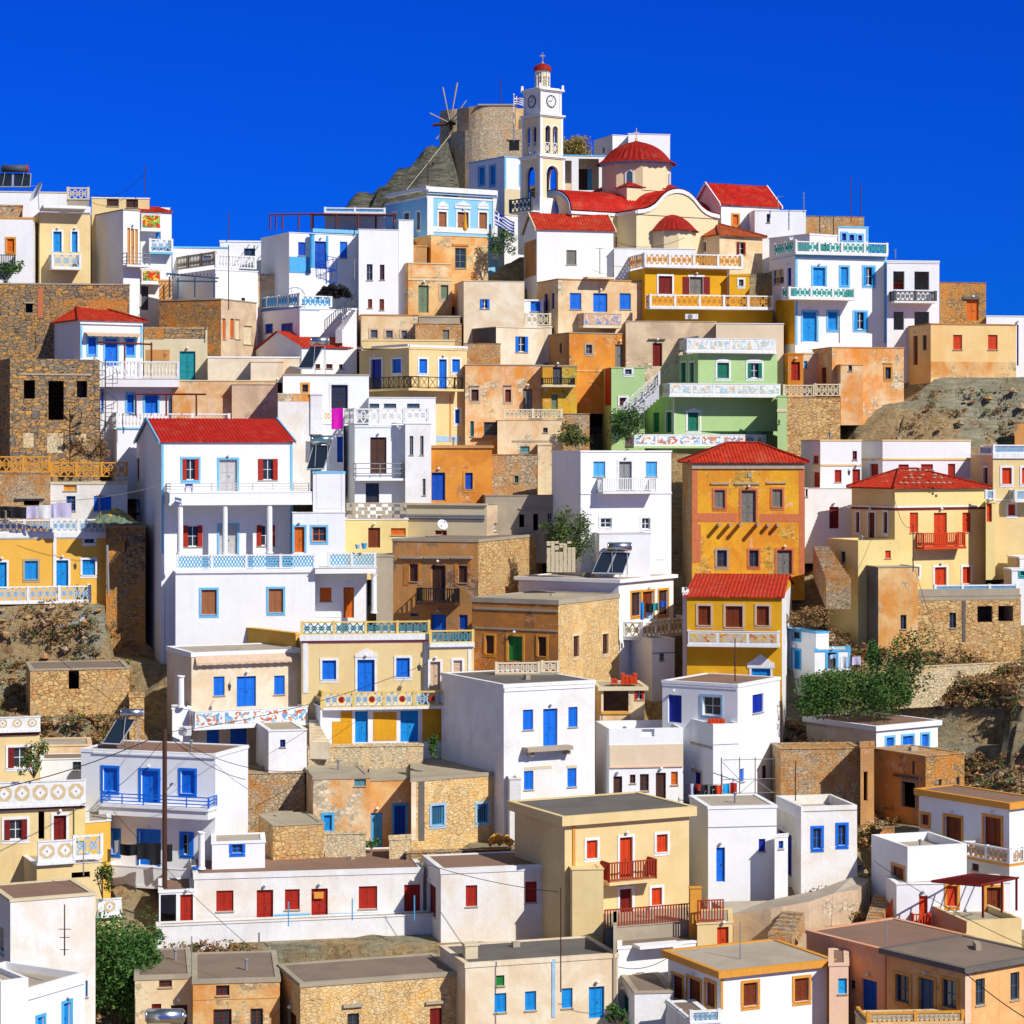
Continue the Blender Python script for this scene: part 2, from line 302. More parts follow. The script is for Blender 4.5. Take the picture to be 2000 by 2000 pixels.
def railing(f, a0, a1, off, z0, z1, style, c1, c2, parent, nm='balustrade', dz=0.):
    """one straight run of balustrade; dz lifts the a1 end (stairs)"""
    L = a1-a0; H = z1-z0; fr = MB(); la = MB(); ro = MB(); m2 = c2 or c1
    if L < .05: return
    def bx(mb, x0, x1, o0, o1, y0, y1, mi=0):
        s0 = dz*(x0-a0)/L; s1 = dz*(x1-a0)/L
        mb.hexa([f.p(x0,o0,y0+s0), f.p(x0,o1,y0+s0), f.p(x1,o1,y0+s1), f.p(x1,o0,y0+s1), f.p(x0,o0,y1+s0), f.p(x0,o1,y1+s0), f.p(x1,o1,y1+s1), f.p(x1,o0,y1+s1)], mi)
    if style in ('bars', 'lines', 'cross'):
        r = .028 if style != 'bars' else .035
        k = max(1, round(L/1.5)) if style != 'bars' else max(1, round(L/2.4))
        for i in range(k+1): x = a0+L*i/k; bx(fr, x-r, x+r, off-r, off+r, z0, z1+.02)
        for h in ((z0+.1, z1) if style != 'lines' else (z0+H*.33, z0+H*.66, z1)): bx(fr, a0, a1, off-r, off+r, h-.03, h+.03)
        if style == 'bars':
            q = max(2, round(L/.17))
            for i in range(1, q): x = a0+L*i/q; bx(la, x-.032, x+.032, off-.03, off+.03, z0+.1, z1)
        if style == 'cross':
            q = max(1, round(L/.75))
            for i in range(q):
                x = a0+L*i/q; w = L/q; bx(la, x-.02, x+.02, off-.02, off+.02, z0+.1, z1)
                diag(la, f, x+.12, z0+.15, x+w-.12, z1-.05, off, .014, .03); diag(la, f, x+.12, z1-.05, x+w-.12, z0+.15, off, .014, .03)
    elif style in ('solid', 'mural'):
        bx(fr, a0, a1, off-.06, off+.06, z0, z1-.06); bx(fr, a0-.02, a1+.02, off-.09, off+.09, z1-.06, z1)
        if style == 'mural':
            k = max(1, round(L/2.0)); w = L/k
            for i in range(k): bx(la, a0+i*w+.1, a0+(i+1)*w-.1, off+.06, off+.075, z0+.14, z1-.16)
    elif style == 'pan':       # solid parapet with painted diamonds
        bx(fr, a0, a1, off-.06, off+.06, z0, z1-.06); bx(fr, a0-.03, a1+.03, off-.1, off+.1, z1-.06, z1)
        k = max(1, round(L/.95)); w = L/k; cz = (z0+z1)/2; h = H*.33; ww = min(w*.42, h*1.1)
        for i in range(k):
            c = a0+(i+.5)*w; l = dz*(c-a0)/L
            P = [(c-ww, cz-h*.45), (c-ww*.5, cz-h), (c+ww*.5, cz-h), (c+ww, cz-h*.45), (c+ww, cz+h*.45), (c+ww*.5, cz+h), (c-ww*.5, cz+h), (c-ww, cz+h*.45)]
            la.quad(*[f.p(a, off+.064, z+l) for a, z in P]); Q = [(c-ww*.72, cz), (c, cz-h*.78), (c+ww*.72, cz), (c, cz+h*.78)]
            la.quad(*[f.p(a, off+.068, z+l) for a, z in Q], mi=1)
            Q = [(c-.05, cz), (c, cz-.07), (c+.05, cz), (c, cz+.07)]; la.quad(*[f.p(a, off+.072, z+l) for a, z in Q], mi=2)
    elif style == 'bal':
        bx(fr, a0, a1, off-.09, off+.09, z1-.1, z1); bx(fr, a0, a1, off-.09, off+.09, z0, z0+.09)
        k = max(1, round(L/2.6))
        for i in range(k+1): x = a0+L*i/k; bx(fr, x-.1, x+.1, off-.1, off+.1, z0, z1+.03)
        q = max(2, round(L/.27)); hh = H-.19
        for i in range(q):
            x = a0+L*(i+.5)/q; c = f.p(x, off, z0+.09)
            la.lathe(c, [(.05,0),(.05,.06*hh),(.035,.1*hh),(.085,.32*hh),(.04,.62*hh),(.035,.85*hh),(.055,.93*hh),(.055,hh)], n=6)
    elif style == 'blk':
        nr = 4; nc = max(2, round(L/.42)); h = H/(nr+.0)
        for r_ in range(nr):
            for i in range(nc):
                if (i+r_) % 2 == 0 or r_ == 0 and False:
                    bx(fr, a0+L*i/nc, a0+L*(i+1)/nc-.02, off-.07, off+.07, z0+r_*h, z0+(r_+1)*h-.02)
                elif random.random() < .35: bx(fr, a0+L*i/nc, a0+L*(i+.55)/nc, off-.07, off+.07, z0+r_*h, z0+(r_+1)*h-.02)
        bx(fr, a0, a1, off-.08, off+.08, z1-.05, z1+.03)
    else:                     # lat / dia / ros: pierced concrete panels between posts
        bx(fr, a0, a1, off-.08, off+.08, z1-.1, z1); bx(fr, a0, a1, off-.08, off+.08, z0, z0+.08)
        k = max(1, round(L/2.1)); w = L/k
        for i in range(k+1): x = a0+L*i/k; bx(fr, x-.09, x+.09, off-.1, off+.1, z0, z1+.04)
        for i in range(k):
            x0 = a0+i*w+.09; x1 = a0+(i+1)*w-.09; y0 = z0+.08; y1 = z1-.1; hh = y1-y0; q = max(1, round((x1-x0)/(hh*.62))); cw = (x1-x0)/q
            for j in range(q):
                xa = x0+j*cw; xb = xa+cw; xm = (xa+xb)/2; ym = (y0+y1)/2; rr = min(cw, hh)*.27
                l = dz*(xm-a0)/L
                if style == 'ros' and j == q//2 and q > 1:
                    ring(ro, f, xm, ym+l, off, rr*1.05, .09); ring(ro, f, xm, ym+l, off, rr*.3, .06); continue
                diag(la, f, xa, y0+l, xb, y1+l, off); diag(la, f, xa, y1+l, xb, y0+l, off)
                if style != 'dia':
                    ring(la, f, xm, ym+l, off, rr); 
                    ring(la, f, xa, ym+l, off, rr*.7, .025)
                else:
                    diag(la, f, xm, y0+l, xb, ym+l, off); diag(la, f, xm, y0+l, xa, ym+l, off); diag(la, f, xm, y1+l, xb, ym+l, off); diag(la, f, xm, y1+l, xa, ym+l, off)
    o = mkobj(fr, nm, c1, parent)
    if ro.v: mkobj(ro, 'rosette', 'red', o if parent.parent is None else parent)
    if la.v:
        root = o if parent.parent is None else parent
        ms = [m2] if style != 'pan' else ['pann', 'white', 'dred']
        mkobj(la, {'mural':'painted_panel','pan':'diamond_panel','bal':'baluster','bars':'bars','cross':'bars'}.get(style, 'lattice'), ms, root)
    return o
def cutwall(mb, f, w, z0, zt, ops, dep=.24, zfun=None, mi=0):
    """wall face with real holes; zt at both ends"""
    xs = sorted({0., w}|{max(0, min(w, v)) for o in ops for v in (o[0], o[1])}); zs = sorted({z0, zt}|{max(z0, min(zt, v)) for o in ops for v in (o[2], o[3])})
    for i in range(len(xs)-1):
        if xs[i+1]-xs[i] < 1e-4: continue
        for j in range(len(zs)-1):
            if zs[j+1]-zs[j] < 1e-4: continue
            cx = (xs[i]+xs[i+1])/2; cz = (zs[j]+zs[j+1])/2
            if any(o[0] < cx < o[1] and o[2] < cz < o[3] for o in ops): continue
            mb.quad(f.p(xs[i],0,zs[j]), f.p(xs[i+1],0,zs[j]), f.p(xs[i+1],0,zs[j+1]), f.p(xs[i],0,zs[j+1]), mi=mi)
    for a0, a1, y0, y1 in [o[:4] for o in ops]:
        mb.quad(f.p(a0,0,y0), f.p(a0,0,y1), f.p(a0,-dep,y1), f.p(a0,-dep,y0), mi=mi); mb.quad(f.p(a1,0,y1), f.p(a1,0,y0), f.p(a1,-dep,y0), f.p(a1,-dep,y1), mi=mi)
        mb.quad(f.p(a0,0,y1), f.p(a1,0,y1), f.p(a1,-dep,y1), f.p(a0,-dep,y1), mi=mi); mb.quad(f.p(a0,0,y0), f.p(a0,-dep,y0), f.p(a1,-dep,y0), f.p(a1,0,y0), mi=mi)
def band(f, a0, a1, o, z0, z1, col, parent, nm='band'):
    b = MB(); f.box(b, a0, a1, 0, o, z0, z1); return mkobj(b, nm, col, parent)
def opening(f, k, a0, a1, z0, z1, col, sur, parent):
    w = a1-a0; h = z1-z0; cm = (a0+a1)/2
    if k == 'h':
        if sur:
            s = MB(); q = .13
            for b in ((a0-q,a0,z0,z1),(a1,a1+q,z0,z1),(a0-q,a1+q,z1,z1+q)): f.box(s, b[0], b[1], 0, .04, b[2], b[3])
            mkobj(s, 'window_surround', sur, parent)
        return
    door = k == 'd'; nm = 'door' if door else 'window'; fr = MB(); t = min(.07, w*.09); dp = .14 if not door else .18
    for b in ((a0,a0+t,z0,z1),(a1-t,a1,z0,z1),(a0+t,a1-t,z1-t,z1)): f.box(fr, b[0], b[1], -dp-.06, -dp+.04, b[2], b[3])
    if not door: f.box(fr, a0+t, a1-t, -dp-.06, -dp+.04, z0, z0+t)
    fcol = 'white' if k == 'o' or (k == 'g' and col in ('navy','blue','sky','sky2') and w > .7) else col
    root = mkobj(fr, nm, fcol if k in ('g','o') else col, parent)
    sh = MB(); gl = MB()
    if k == 'w' or k == 'd':
        n = 2 if w > .62 else 1; lw = (w-2*t)/n
        for i in range(n):
            x0 = a0+t+i*lw+.008; x1 = a0+t+(i+1)*lw-.008
            f.box(sh, x0, x1, -dp-.03, -dp, z0+(.0 if door else t), z1-t)
            e = .07; rows = 3 if h > 1.7 else 2; yy = z0+(.0 if door else t)+e; hh = (z1-t-e-yy)/rows
            for r_ in range(rows):      # raised stiles leave sunk panels
                f.box(sh, x0, x1, -dp, -dp+.022, yy+hh*r_-e, yy+hh*r_)
            f.box(sh, x0, x1, -dp, -dp+.022, z1-t-e, z1-t)
            f.box(sh, x0, x0+e, -dp, -dp+.024, yy-e, z1-t); f.box(sh, x1-e, x1, -dp, -dp+.024, yy-e, z1-t)
            if not door:                # louvre slats
                q = max(3, int(hh*rows/.14))
                for r_ in range(q): z = yy+(hh*rows)*r_/q; f.box(sh, x0+e, x1-e, -dp, -dp+.012, z, z+.05)
        mkobj(sh, 'shutter' if not door else 'door_leaf', col, root)
        if door: lm = MB(); lm.lathe(f.p(cm, .17, z1+.2), [(.02,0),(.1,.05),(.11,.1),(.05,.18),(.01,.2)], n=8); mkobj(lm, 'wall_lamp', 'white', root); hb = MB(); f.box(hb, cm+.05, cm+.1, -dp+.024, -dp+.07, z0+h*.46, z0+h*.46+.1); mkobj(hb, 'handle', 'dgrey', root)
    else:
        f.box(gl, a0+t, a1-t, -dp-.05, -dp-.035, z0+t*.5, z1-t); mkobj(gl, 'glass', 'glass', root)
        mu = MB(); q = 1 if h < 1.6 else 2
        if k != 'b':
            f.box(mu, cm-.025, cm+.025, -dp-.035, -dp+.0, z0, z1-t)
            for i in range(1, q+1): z = z0+h*i/(q+1); f.box(mu, a0+t, a1-t, -dp-.035, -dp-.005, z-.018, z+.018)
        else:
            for i in range(1, 6): x = a0+w*i/6; f.box(mu, x-.015, x+.015, -dp+.02, -dp+.05, z0, z1)
        mkobj(mu, 'glazing_bars' if k != 'b' else 'window_grille', fcol, root)
        if k == 'o':
            for x0, x1 in ((a0-.02-w*.0, a0+w*.24), (a1-w*.24, a1+.02)):
                s2 = MB(); f.box(s2, x0, x1, .01, .045, z0, z1)
                for r_ in range(3): z = z0+h*(r_+.12)/3; f.box(s2, x0+.05, x1-.05, .045, .055, z, z+h*.24)
                mkobj(s2, 'shutter', col, root)
    if not door:
        b = MB(); f.box(b, a0-.05, a1+.05, -.02, .07, z0-.06, z0-.002); mkobj(b, 'sill', sur or 'stonec', root)
    if sur:
        s = MB(); q = .15
        for b in ((a0-q,a0,z0,z1),(a1,a1+q,z0,z1),(a0-q,a1+q,z1,z1+q)): f.box(s, b[0], b[1], 0, .045, b[2], b[3])
        if not door: f.box(s, a0-q, a1+q, 0, .03, z0-q-.06, z0-.062)
        mkobj(s, 'surround', sur, root)
HOUSE = None; ROOFS = []
def house(name, label, cat='house', group=None):
    global HOUSE; HOUSE = dict(name=name, label=label, cat=cat, group=group, o=None)
def strip_roof(mb, A, B, pa, pb, up, amp=.032, per=.26):
    """tiled slope: eave from A to B, top edge from pa to pb (points); corrugated"""
    A, B, pa, pb = map(Vector, (A, B, pa, pb)); L = (B-A).length; n = max(4, int(L/per)*4); ud = (B-A).normalized(); k = len(mb.v)
    T = pb-pa; sl = None
    # slope direction is perpendicular to the eave
    nrm = ud.cross((((pa+pb)/2)-(A+B)/2)).normalized(); sd = nrm.cross(ud); sd = sd if sd.z > 0 else -sd; nrm = nrm if nrm.z > 0 else -nrm
    ax = (pa-A).dot(ud); bx_ = (pb-A).dot(ud); H = (pa-A).dot(sd)
    for i in range(n+1):
        s = L*i/n
        if s < ax: v = H*s/max(ax, 1e-4)
        elif s > bx_: v = H*(L-s)/max(L-bx_, 1e-4)
        else: v = H
        o = nrm*(amp*math.cos(2*math.pi*s/per)); a = A+ud*s+o; b = a+sd*max(v, .001)
        mb.v += [tuple(a), tuple(b), tuple(a-Vector((0,0,.09))-o)]; q = k+3*i
        mb.uv[q] = (s, 0); mb.uv[q+1] = (s, v); mb.uv[q+2] = (s, 0)
        if i: mb.f += [(q-3, q, q+1, q-2), (q-1, q+2, q, q-3)]; mb.m += [0, 0]
def Bk(t, typ, xs, yt, yb, wall, Y=None, th=None, D=None, roof='flat', cop=None, ov=0., para=.0, rc='RF', rh=1.4, items='', side=None, ext=0., peak=None, cap=.13, trim=None, nof=False, ye=None):
    """one block of the current house measured on the photograph"""
    s_ = TILES[t][2]; a, b, c = [px(t, v) for v in xs]; YT = py(t, yt); YB = py(t, yb)
    if Y is None: Y = Yof(YB)
    if th is None:
        q = (b-a if typ == 'L' else c-b); q = q/F*Y
        th = 6 if q < .35 else math.degrees(math.asin(min(.55, max(.14, q/7.5))))
    th = R(abs(th))*(1 if typ == 'L' else -1)
    if ye is not None:        # the far end of the same roof line fixes the turn of the house
        Yf = Y*(HZ-YT)/(HZ-py(t, ye)); e_ = c if typ == 'L' else a; dx = (e_-1000)/F*Yf-(b-1000)/F*Y
        th = max(-R(58), min(R(58), math.atan2(Yf-Y, dx) if typ == 'L' else -math.atan2(Yf-Y, -dx)))
        if typ == 'L' and th < R(4): th = R(4)
        if typ == 'R' and th > -R(4): th = -R(4)
    u = Vector((math.cos(th), math.sin(th))); v = Vector((-math.sin(th), math.cos(th)))
    C = Vector(((b-1000)/F*Y, Y))
    def ray(pn, P, d): # length along d from P until the sight line at pn
        r = Vector(((pn-1000)/F, 1.)); det = d.x*(-r.y)+d.y*r.x
        return (P.x*r.y-P.y*r.x)/det if abs(det) > 1e-9 else 0
    if typ == 'L':
        F0 = C; W_ = abs(ray(c, C, u)); DD = abs(ray(a, C, v)) if b-a > 6*1 else None
    else:
        W_ = abs(ray(a, C, u)); F0 = C-u*W_; DD = abs(ray(c, C, v)) if c-b > 6 else None
    if DD and DD < 4.6:
        while DD < 4.6 and abs(th) > R(5):
            th *= .93; u = Vector((math.cos(th), math.sin(th))); v = Vector((-math.sin(th), math.cos(th))); DD = abs(ray(a if typ == 'L' else c, C, v))
        W_ = abs(ray(c if typ == 'L' else a, C, u)); F0 = C if typ == 'L' else C-u*W_
    D = DD if DD and (b-a > 14 or D is None or typ == 'R') else (D or 7.)
    D = min(D, 16.)
    if (typ == 'L' and b-a <= 6) or (typ == 'R' and c-b <= 6): v = C.normalized()      # party wall running straight back
    F1 = F0+u*W_; B1 = F1+v*D; B0 = F0+v*D
    front = Face(F0, u, Vector((u.y, -u.x)), W_); left = Face(B0, -v, Vector((-v.y, v.x)), D); right = Face(F1, v, Vector((v.y, -v.x)), D); back = Face(B1, -u, Vector((-u.y, u.x)), W_)
    zt = (HZ-YT)/F*Y-(cap if roof == 'flat' and not para else 0); zb0 = (HZ-YB)/F*Y
    corners = [F0, F1, B1, B0]
    gz = min(float(ground_z(p.x, p.y)) for p in corners); zb = min(zb0, gz)-1.7-ext
    if nof: zb = zb0
    if HOUSE['o'] is None:
        HOUSE['o'] = tag(empty(HOUSE['name'], (C.x, C.y, zb0)), HOUSE['label'], HOUSE['cat'], HOUSE['group'])
    H = HOUSE['o']
    if not nof: FOOT.append(([tuple(p) for p in corners], zb0))
    sidef = left if typ == 'L' else right
    # ---- items
    ops = {id(front): [], id(sidef): []}; todo = []; tt = t
    for it in [q.split() for q in items.replace('\n', ';').split(';')]:
        if not it: continue
        if it[0][0] == '@': tt = it[0][1:]; it = it[1:]
        if not it: continue
        k = it[0]; x0, y0, x1, y1 = [float(q) for q in it[1:5]]; rest = it[5:]
        xc = px(tt, (x0+x1)/2); onside = (xc < b and b-a > 6) if typ == 'L' else (xc > b and c-b > 6)
        if k[-1] == 'F': onside = False; k = k[:-1]
        if k[-1] == 'S': onside = True; k = k[:-1]
        f = sidef if onside else front
        if k in 'wgodhb':
            r = list(f.rect(tt, x0, y0, x1, y1)); r[0] = max(.06, r[0]); r[1] = min(f.w-.06, r[1]); r[2] = max(r[2], zb+.1); r[3] = min(r[3], zt-.05)
            if r[1]-r[0] < .12 or r[3]-r[2] < .12: continue
            ops[id(f)].append(tuple(r)); sur = next((q[1:] for q in rest if q[0] == '.'), None); col = next((q for q in rest if q[0] != '.'), 'black')
            todo.append((0, k, f, r, col, sur))
        else: todo.append((1, k, f, (tt, x0, y0, x1, y1), rest, None))
    wm = MB(); peaked = roof in ('gable',)
    wz = zt-(.0)
    for f in (front, left, right, back):
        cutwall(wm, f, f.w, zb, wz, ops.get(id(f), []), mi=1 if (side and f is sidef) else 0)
    def P(a_, b_, z): q = F0+u*a_+v*b_; return (q.x, q.y, z)
    rm = MB(); e = .12
    if roof == 'flat':
        if not para: wm.quad(P(0,0,wz), P(W_,0,wz), P(W_,D,wz), P(0,D,wz))
        else:
            tk = .2; zz = wz-para
            rm.quad(P(tk,tk,zz), P(W_-tk,tk,zz), P(W_-tk,D-tk,zz), P(tk,D-tk,zz))
            for q0, q1 in (((tk,tk),(W_-tk,tk)), ((W_-tk,tk),(W_-tk,D-tk)), ((W_-tk,D-tk),(tk,D-tk)), ((tk,D-tk),(tk,tk))):
                wm.quad(P(*q0,zz), P(*q1,zz), P(*q1,wz), P(*q0,wz))
            for x0,y0,x1,y1 in ((0,0,W_,tk),(0,D-tk,W_,D),(0,tk,tk,D-tk),(W_-tk,tk,W_,D-tk)): wm.quad(P(x0,y0,wz),P(x1,y0,wz),P(x1,y1,wz),P(x0,y1,wz))
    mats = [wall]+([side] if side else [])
    cp = MB()
    if roof == 'flat' and not para:
        o = ov+.05; z0 = wz+.003; z1 = z0+cap; q = .3
        # rim of four butt-jointed kerbs and the roof surface a little lower between them
        for x0,y0,x1,y1 in ((-o,-o,W_+o,q-o),(-o,D+o-q,W_+o,D+o),(-o,q-o,q-o,D+o-q),(W_+o-q,q-o,W_+o,D+o-q)):
            cp.hexa([P(x0,y0,z0-(.0 if ov < .1 else .12)),P(x1,y0,z0-(.0 if ov < .1 else .12)),P(x1,y1,z0-(.0 if ov < .1 else .12)),P(x0,y1,z0-(.0 if ov < .1 else .12)),P(x0,y0,z1),P(x1,y0,z1),P(x1,y1,z1),P(x0,y1,z1)])
        rm.quad(P(q-o,q-o,z1-.05),P(W_+o-q,q-o,z1-.05),P(W_+o-q,D+o-q,z1-.05),P(q-o,D+o-q,z1-.05))
    if roof == 'gable':       # ridge parallel to the front
        pk = D/2; zr = zt+rh; g = .18
        for f0, x in (((0,0)), 0.), (((0,0)), W_):
            wm.quad(P(x,0,zt), P(x,D,zt), P(x,pk,zr))
        sz = rh/pk*g
        strip_roof(rm, P(-g,-g,zt-sz+.06), P(W_+g,-g,zt-sz+.06), P(-g,pk,zr+.06), P(W_+g,pk,zr+.06), None)
        strip_roof(rm, P(W_+g,D+g,zt-sz+.06), P(-g,D+g,zt-sz+.06), P(W_+g,pk,zr+.06), P(-g,pk,zr+.06), None)
        if trim:
            for sx in (-g-.05, W_+g-.05):
                for y0, y1 in ((-g, pk), (D+g, pk)):
                    z0 = zt-sz; cp.hexa([P(sx,y0,z0-.12),P(sx+.1,y0,z0-.12),P(sx+.1,y1,zr-.08),P(sx,y1,zr-.08),P(sx,y0,z0+.1),P(sx+.1,y0,z0+.1),P(sx+.1,y1,zr+.16),P(sx,y1,zr+.16)])
    if roof == 'hip':
        g = .3; z0 = zt+.12; zr = zt+rh
        p0, p1 = peak or ((W_*.36, D*.5), (W_*.64, D*.5)); p0 = P(*p0, zr); p1 = P(*p1, zr)
        wm.quad(P(0,0,wz), P(W_,0,wz), P(W_,D,wz), P(0,D,wz))
        c0, c1, c2_, c3 = P(-g,-g,z0), P(W_+g,-g,z0), P(W_+g,D+g,z0), P(-g,D+g,z0)
        strip_roof(rm, c0, c1, p0, p1, None); strip_roof(rm, c1, c2_, p1, p1, None); strip_roof(rm, c2_, c3, p1, p0, None); strip_roof(rm, c3, c0, p0, p0, None)
        for q0, q1 in ((c0,p0),(c1,p1),(c2_,p1),(c3,p0),(p0,p1)):
            if (Vector(q0)-Vector(q1)).length > .1: rm.tube(Vector(q0)+Vector((0,0,.05)), Vector(q1)+Vector((0,0,.05)), .09, n=6)
        cp.hexa([P(-g+.04,-g+.04,wz+.004),P(W_+g-.04,-g+.04,wz+.004),P(W_+g-.04,D+g-.04,wz+.004),P(-g+.04,D+g-.04,wz+.004),P(-g+.04,-g+.04,z0-.1),P(W_+g-.04,-g+.04,z0-.1),P(W_+g-.04,D+g-.04,z0-.1),P(-g+.04,D+g-.04,z0-.1)])
    if roof == 'shed':        # rises to the back
        zr = zt+rh; g = .15
        for x in (0., W_): wm.quad(P(x,0,zt), P(x,D,zt), P(x,D,zr))
        wm.quad(P(0,D,zt), P(W_,D,zt), P(W_,D,zr), P(0,D,zr))
        strip_roof(rm, P(-g,-g,zt+.05), P(W_+g,-g,zt+.05), P(-g,D+g,zr+.05), P(W_+g,D+g,zr+.05), None)
    if roof == 'flat' and not nof and zt < 2 and W_ > 3 and D > 3: ROOFS.append((P, W_, D, zt+cap-.05 if not para else zt-para))
    wo = mkobj(wm, 'wall', mats, H)
    ro = mkobj(rm, 'roof', rc, H)
    mkobj(cp, 'coping', cop or wall, ro or H)
    for z, k, f, r, col, sur in todo:
        if z == 0: opening(f, k, *r, col, sur, H); continue
        rest = col; tt, x0, y0, x1, y1 = r
        if k == 'c':
            q = f.rect(tt, x0, y0, x1, y1); h0 = .05 if len(rest) < 2 else float(rest[1]); band(f, max(-h0, q[0]), min(f.w+h0, q[1]), h0, q[2], q[3], rest[0], H)
        elif k == 'C':
            dd = float(rest[1]); q = f.rect(tt, x0, y0, x1, y1, dd); band(f, q[0], q[1], dd, q[2], q[3], rest[0], H, 'canopy' if dd > .35 else 'cornice')
        elif k == 'T':
            q = f.rect(tt, x0, y0, x1, y1, .0); railing(f, max(0, q[0])+.02, min(f.w, q[1])-.02, -.1, q[2], q[3], rest[0], rest[1], rest[2] if len(rest) > 2 else None, H)
        elif k == 'B':
            dd = float(rest[3]) if len(rest) > 3 else 1.1; q = f.rect(tt, x0, y0, x1, y1, dd); sl = rest[4] if len(rest) > 4 else 'white'
            m = MB(); f.box(m, q[0]-.06, q[1]+.06, .0, dd+.08, q[2]-.17, q[2]); so = mkobj(m, 'balcony', sl, H)
            railing(f, q[0], q[1], dd-.02, q[2]+.002, q[3], rest[0], rest[1], rest[2], so)
            for pa, nn in ((q[0], -f.u), (q[1], f.u)):
                P0 = f.P0+f.u*pa; sf = Face(P0, f.n, nn, dd); railing(sf, .05, dd-.12, 0., q[2]+.002, q[3], rest[0], rest[1], rest[2], so)
        elif k == 'A':       # awning: sloping scalloped canvas
            dd = float(rest[1]); q = f.rect(tt, x0, y0, x1, y1, .2); m = MB(); n = max(4, int((q[1]-q[0])/.12))
            for i in range(n):
                xa = q[0]+(q[1]-q[0])*i/n; xb = q[0]+(q[1]-q[0])*(i+1)/n; sg = lambda j: .05*abs(math.sin(j*math.pi/4))
                m.quad(f.p(xa,.03,q[3]), f.p(xb,.03,q[3]), f.p(xb,dd,q[2]+.12), f.p(xa,dd,q[2]+.12))
                m.quad(f.p(xa,dd,q[2]+.12), f.p(xb,dd,q[2]+.12), f.p(xb,dd+.01,q[2]-sg(i+1)), f.p(xa,dd+.01,q[2]-sg(i)))
            mkobj(m, 'awning', rest[0], H)
        elif k == 'P':       # free pillar / round column in front of the wall
            dd = float(rest[1]); q = f.rect(tt, x0, y0, x1, y1, dd); m = MB(); cxx = (q[0]+q[1])/2; rr = (q[1]-q[0])/2*1.2; p = Vector(f.p(cxx, dd, q[2]))
            m.lathe(p, [(rr*1.25,0),(rr*1.25,.1),(rr,.12),(rr*.94,q[3]-q[2]-.12),(rr*1.25,q[3]-q[2]-.08),(rr*1.25,q[3]-q[2])], n=12); mkobj(m, 'column', rest[0], H)
        elif k == 'K':       # chimney block on the roof
            q = f.rect(tt, x0, y0, x1, y1, -1.2); m = MB(); w2 = q[1]-q[0]; f.box(m, q[0], q[1], -1.2-w2*.8, -1.2, q[2]-.3, q[3]-.12); f.box(m, q[0]-.06, q[1]+.06, -1.26-w2*.8, -1.14, q[3]-.12, q[3]); mkobj(m, 'chimney', rest[0], H)
        elif k == 'E':       # pediment over an opening
            q = f.rect(tt, x0, y0, x1, y1); m = MB(); cm = (q[0]+q[1])/2; pts = [(q[0], q[2]), (q[1], q[2]), (q[1], q[2]+(q[3]-q[2])*.3), (cm, q[3]), (q[0], q[2]+(q[3]-q[2])*.3)]
            m.quad(*[f.p(a_, .07, z_) for a_, z_ in pts])
            for i in range(5):
                p1 = pts[i]; p2 = pts[(i+1) % 5]; m.quad(f.p(p1[0],0,p1[1]), f.p(p2[0],0,p2[1]), f.p(p2[0],.07,p2[1]), f.p(p1[0],.07,p1[1]))
            mkobj(m, 'pediment', rest[0], H)
    return dict(front=front, side=sidef, left=left, right=right, P=P, W=W_, D=D, zt=zt, zb=zb0, Y=Y, H=H, C=C, th=th)
# ================================================================= houses, front rows first
house('ochre_house', 'pale ochre two storey house with small brown windows behind the grey steel water tank')
Bk('D1','L',(1000,1018,1452),1572,2060,'CR2',Y=128,th=9,D=7,cap=.22,cop='CO',items='g 1200 1580 1298 1655 brown; w 1145 1780 1217 1822 dred; d 1290 1788 1415 2010 dbrown')
Bk('D1','L',(1448,1455,2112),1600,2060,'OC',Y=127.2,th=7,D=7,cap=.22,cop='CO',items='g 1630 1640 1732 1718 dred; g 1610 1820 1748 1950 dred; g 1890 1815 1985 1950 brown; c 1455 1740 2112 1745 ochre .02')
house('rubble_ochre_house', 'bottom edge ochre rubble house with stone slab lintels over two narrow openings')
Bk('D2','L',(165,335,1545),1625,2060,'SO',ye=1520,Y=126,th=26,D=7.5,cap=.22,cop='CO',items='g 690 1852 778 2000 dgrey; w 1312 1812 1405 2000 dred; C 662 1783 812 1808 stonec .16; C 1285 1762 1432 1782 stonec .16; d 245 1845 305 2000 brown')
house('cream_house', 'long cream house with bright blue door and a small green window')
Bk('D2','L',(1390,1580,2732),1475,2060,'CR',ye=1392,Y=127.2,th=13,D=8.5,cap=.24,rc='CD',cop='CR',items='w 1812 1565 1875 1645 green; w 1800 1700 1890 1845 sky2; K 1580 1325 1675 1435 BE;@D3 w 98 1685 183 1830 sky2; w 375 1662 457 1812 sky2; d 580 1650 697 1890 sky2; c 300 1440 325 1880 lblue .05')
house('white_house', 'white house with one small blue shutter under a projecting roof slab')
Bk('D3','L',(790,800,1510),1352,1720,'W',ye=1292,Y=131.5,th=13,D=7,rc='RF',items='w 935 1542 997 1662 blue; C 965 1335 1285 1358 W .9; d 1100 1600 1150 1720 blue')
house('white_shed', 'tiny white outbuilding with a teal door beside the cream house')
Bk('D3','L',(820,925,1218),1690,1880,'W2',Y=127.4,th=28,rc='RF',cop='CO',cap=.1,ext=1,items='d 830 1702 880 1866 teal')
house('white_house', 'white house with brown shutters and yellow trim on every window and eave')
Bk('D3','L',(1178,1575,2395),1528,2020,'W',ye=1440,Y=125,th=27,D=8,ov=.22,cap=.24,cop='tan',rc='RFL',items='w 1212 1568 1288 1745 brown .tan; d 1325 1595 1425 1832 brown .tan; w 1462 1620 1535 1800 brown .tan; w 1745 1620 1852 1795 brown .tan;c 1575 1530 1592 1820 tan .04;@D4 w 200 1585 308 1760 brown .tan; c 443 1450 460 1920 tan .04')
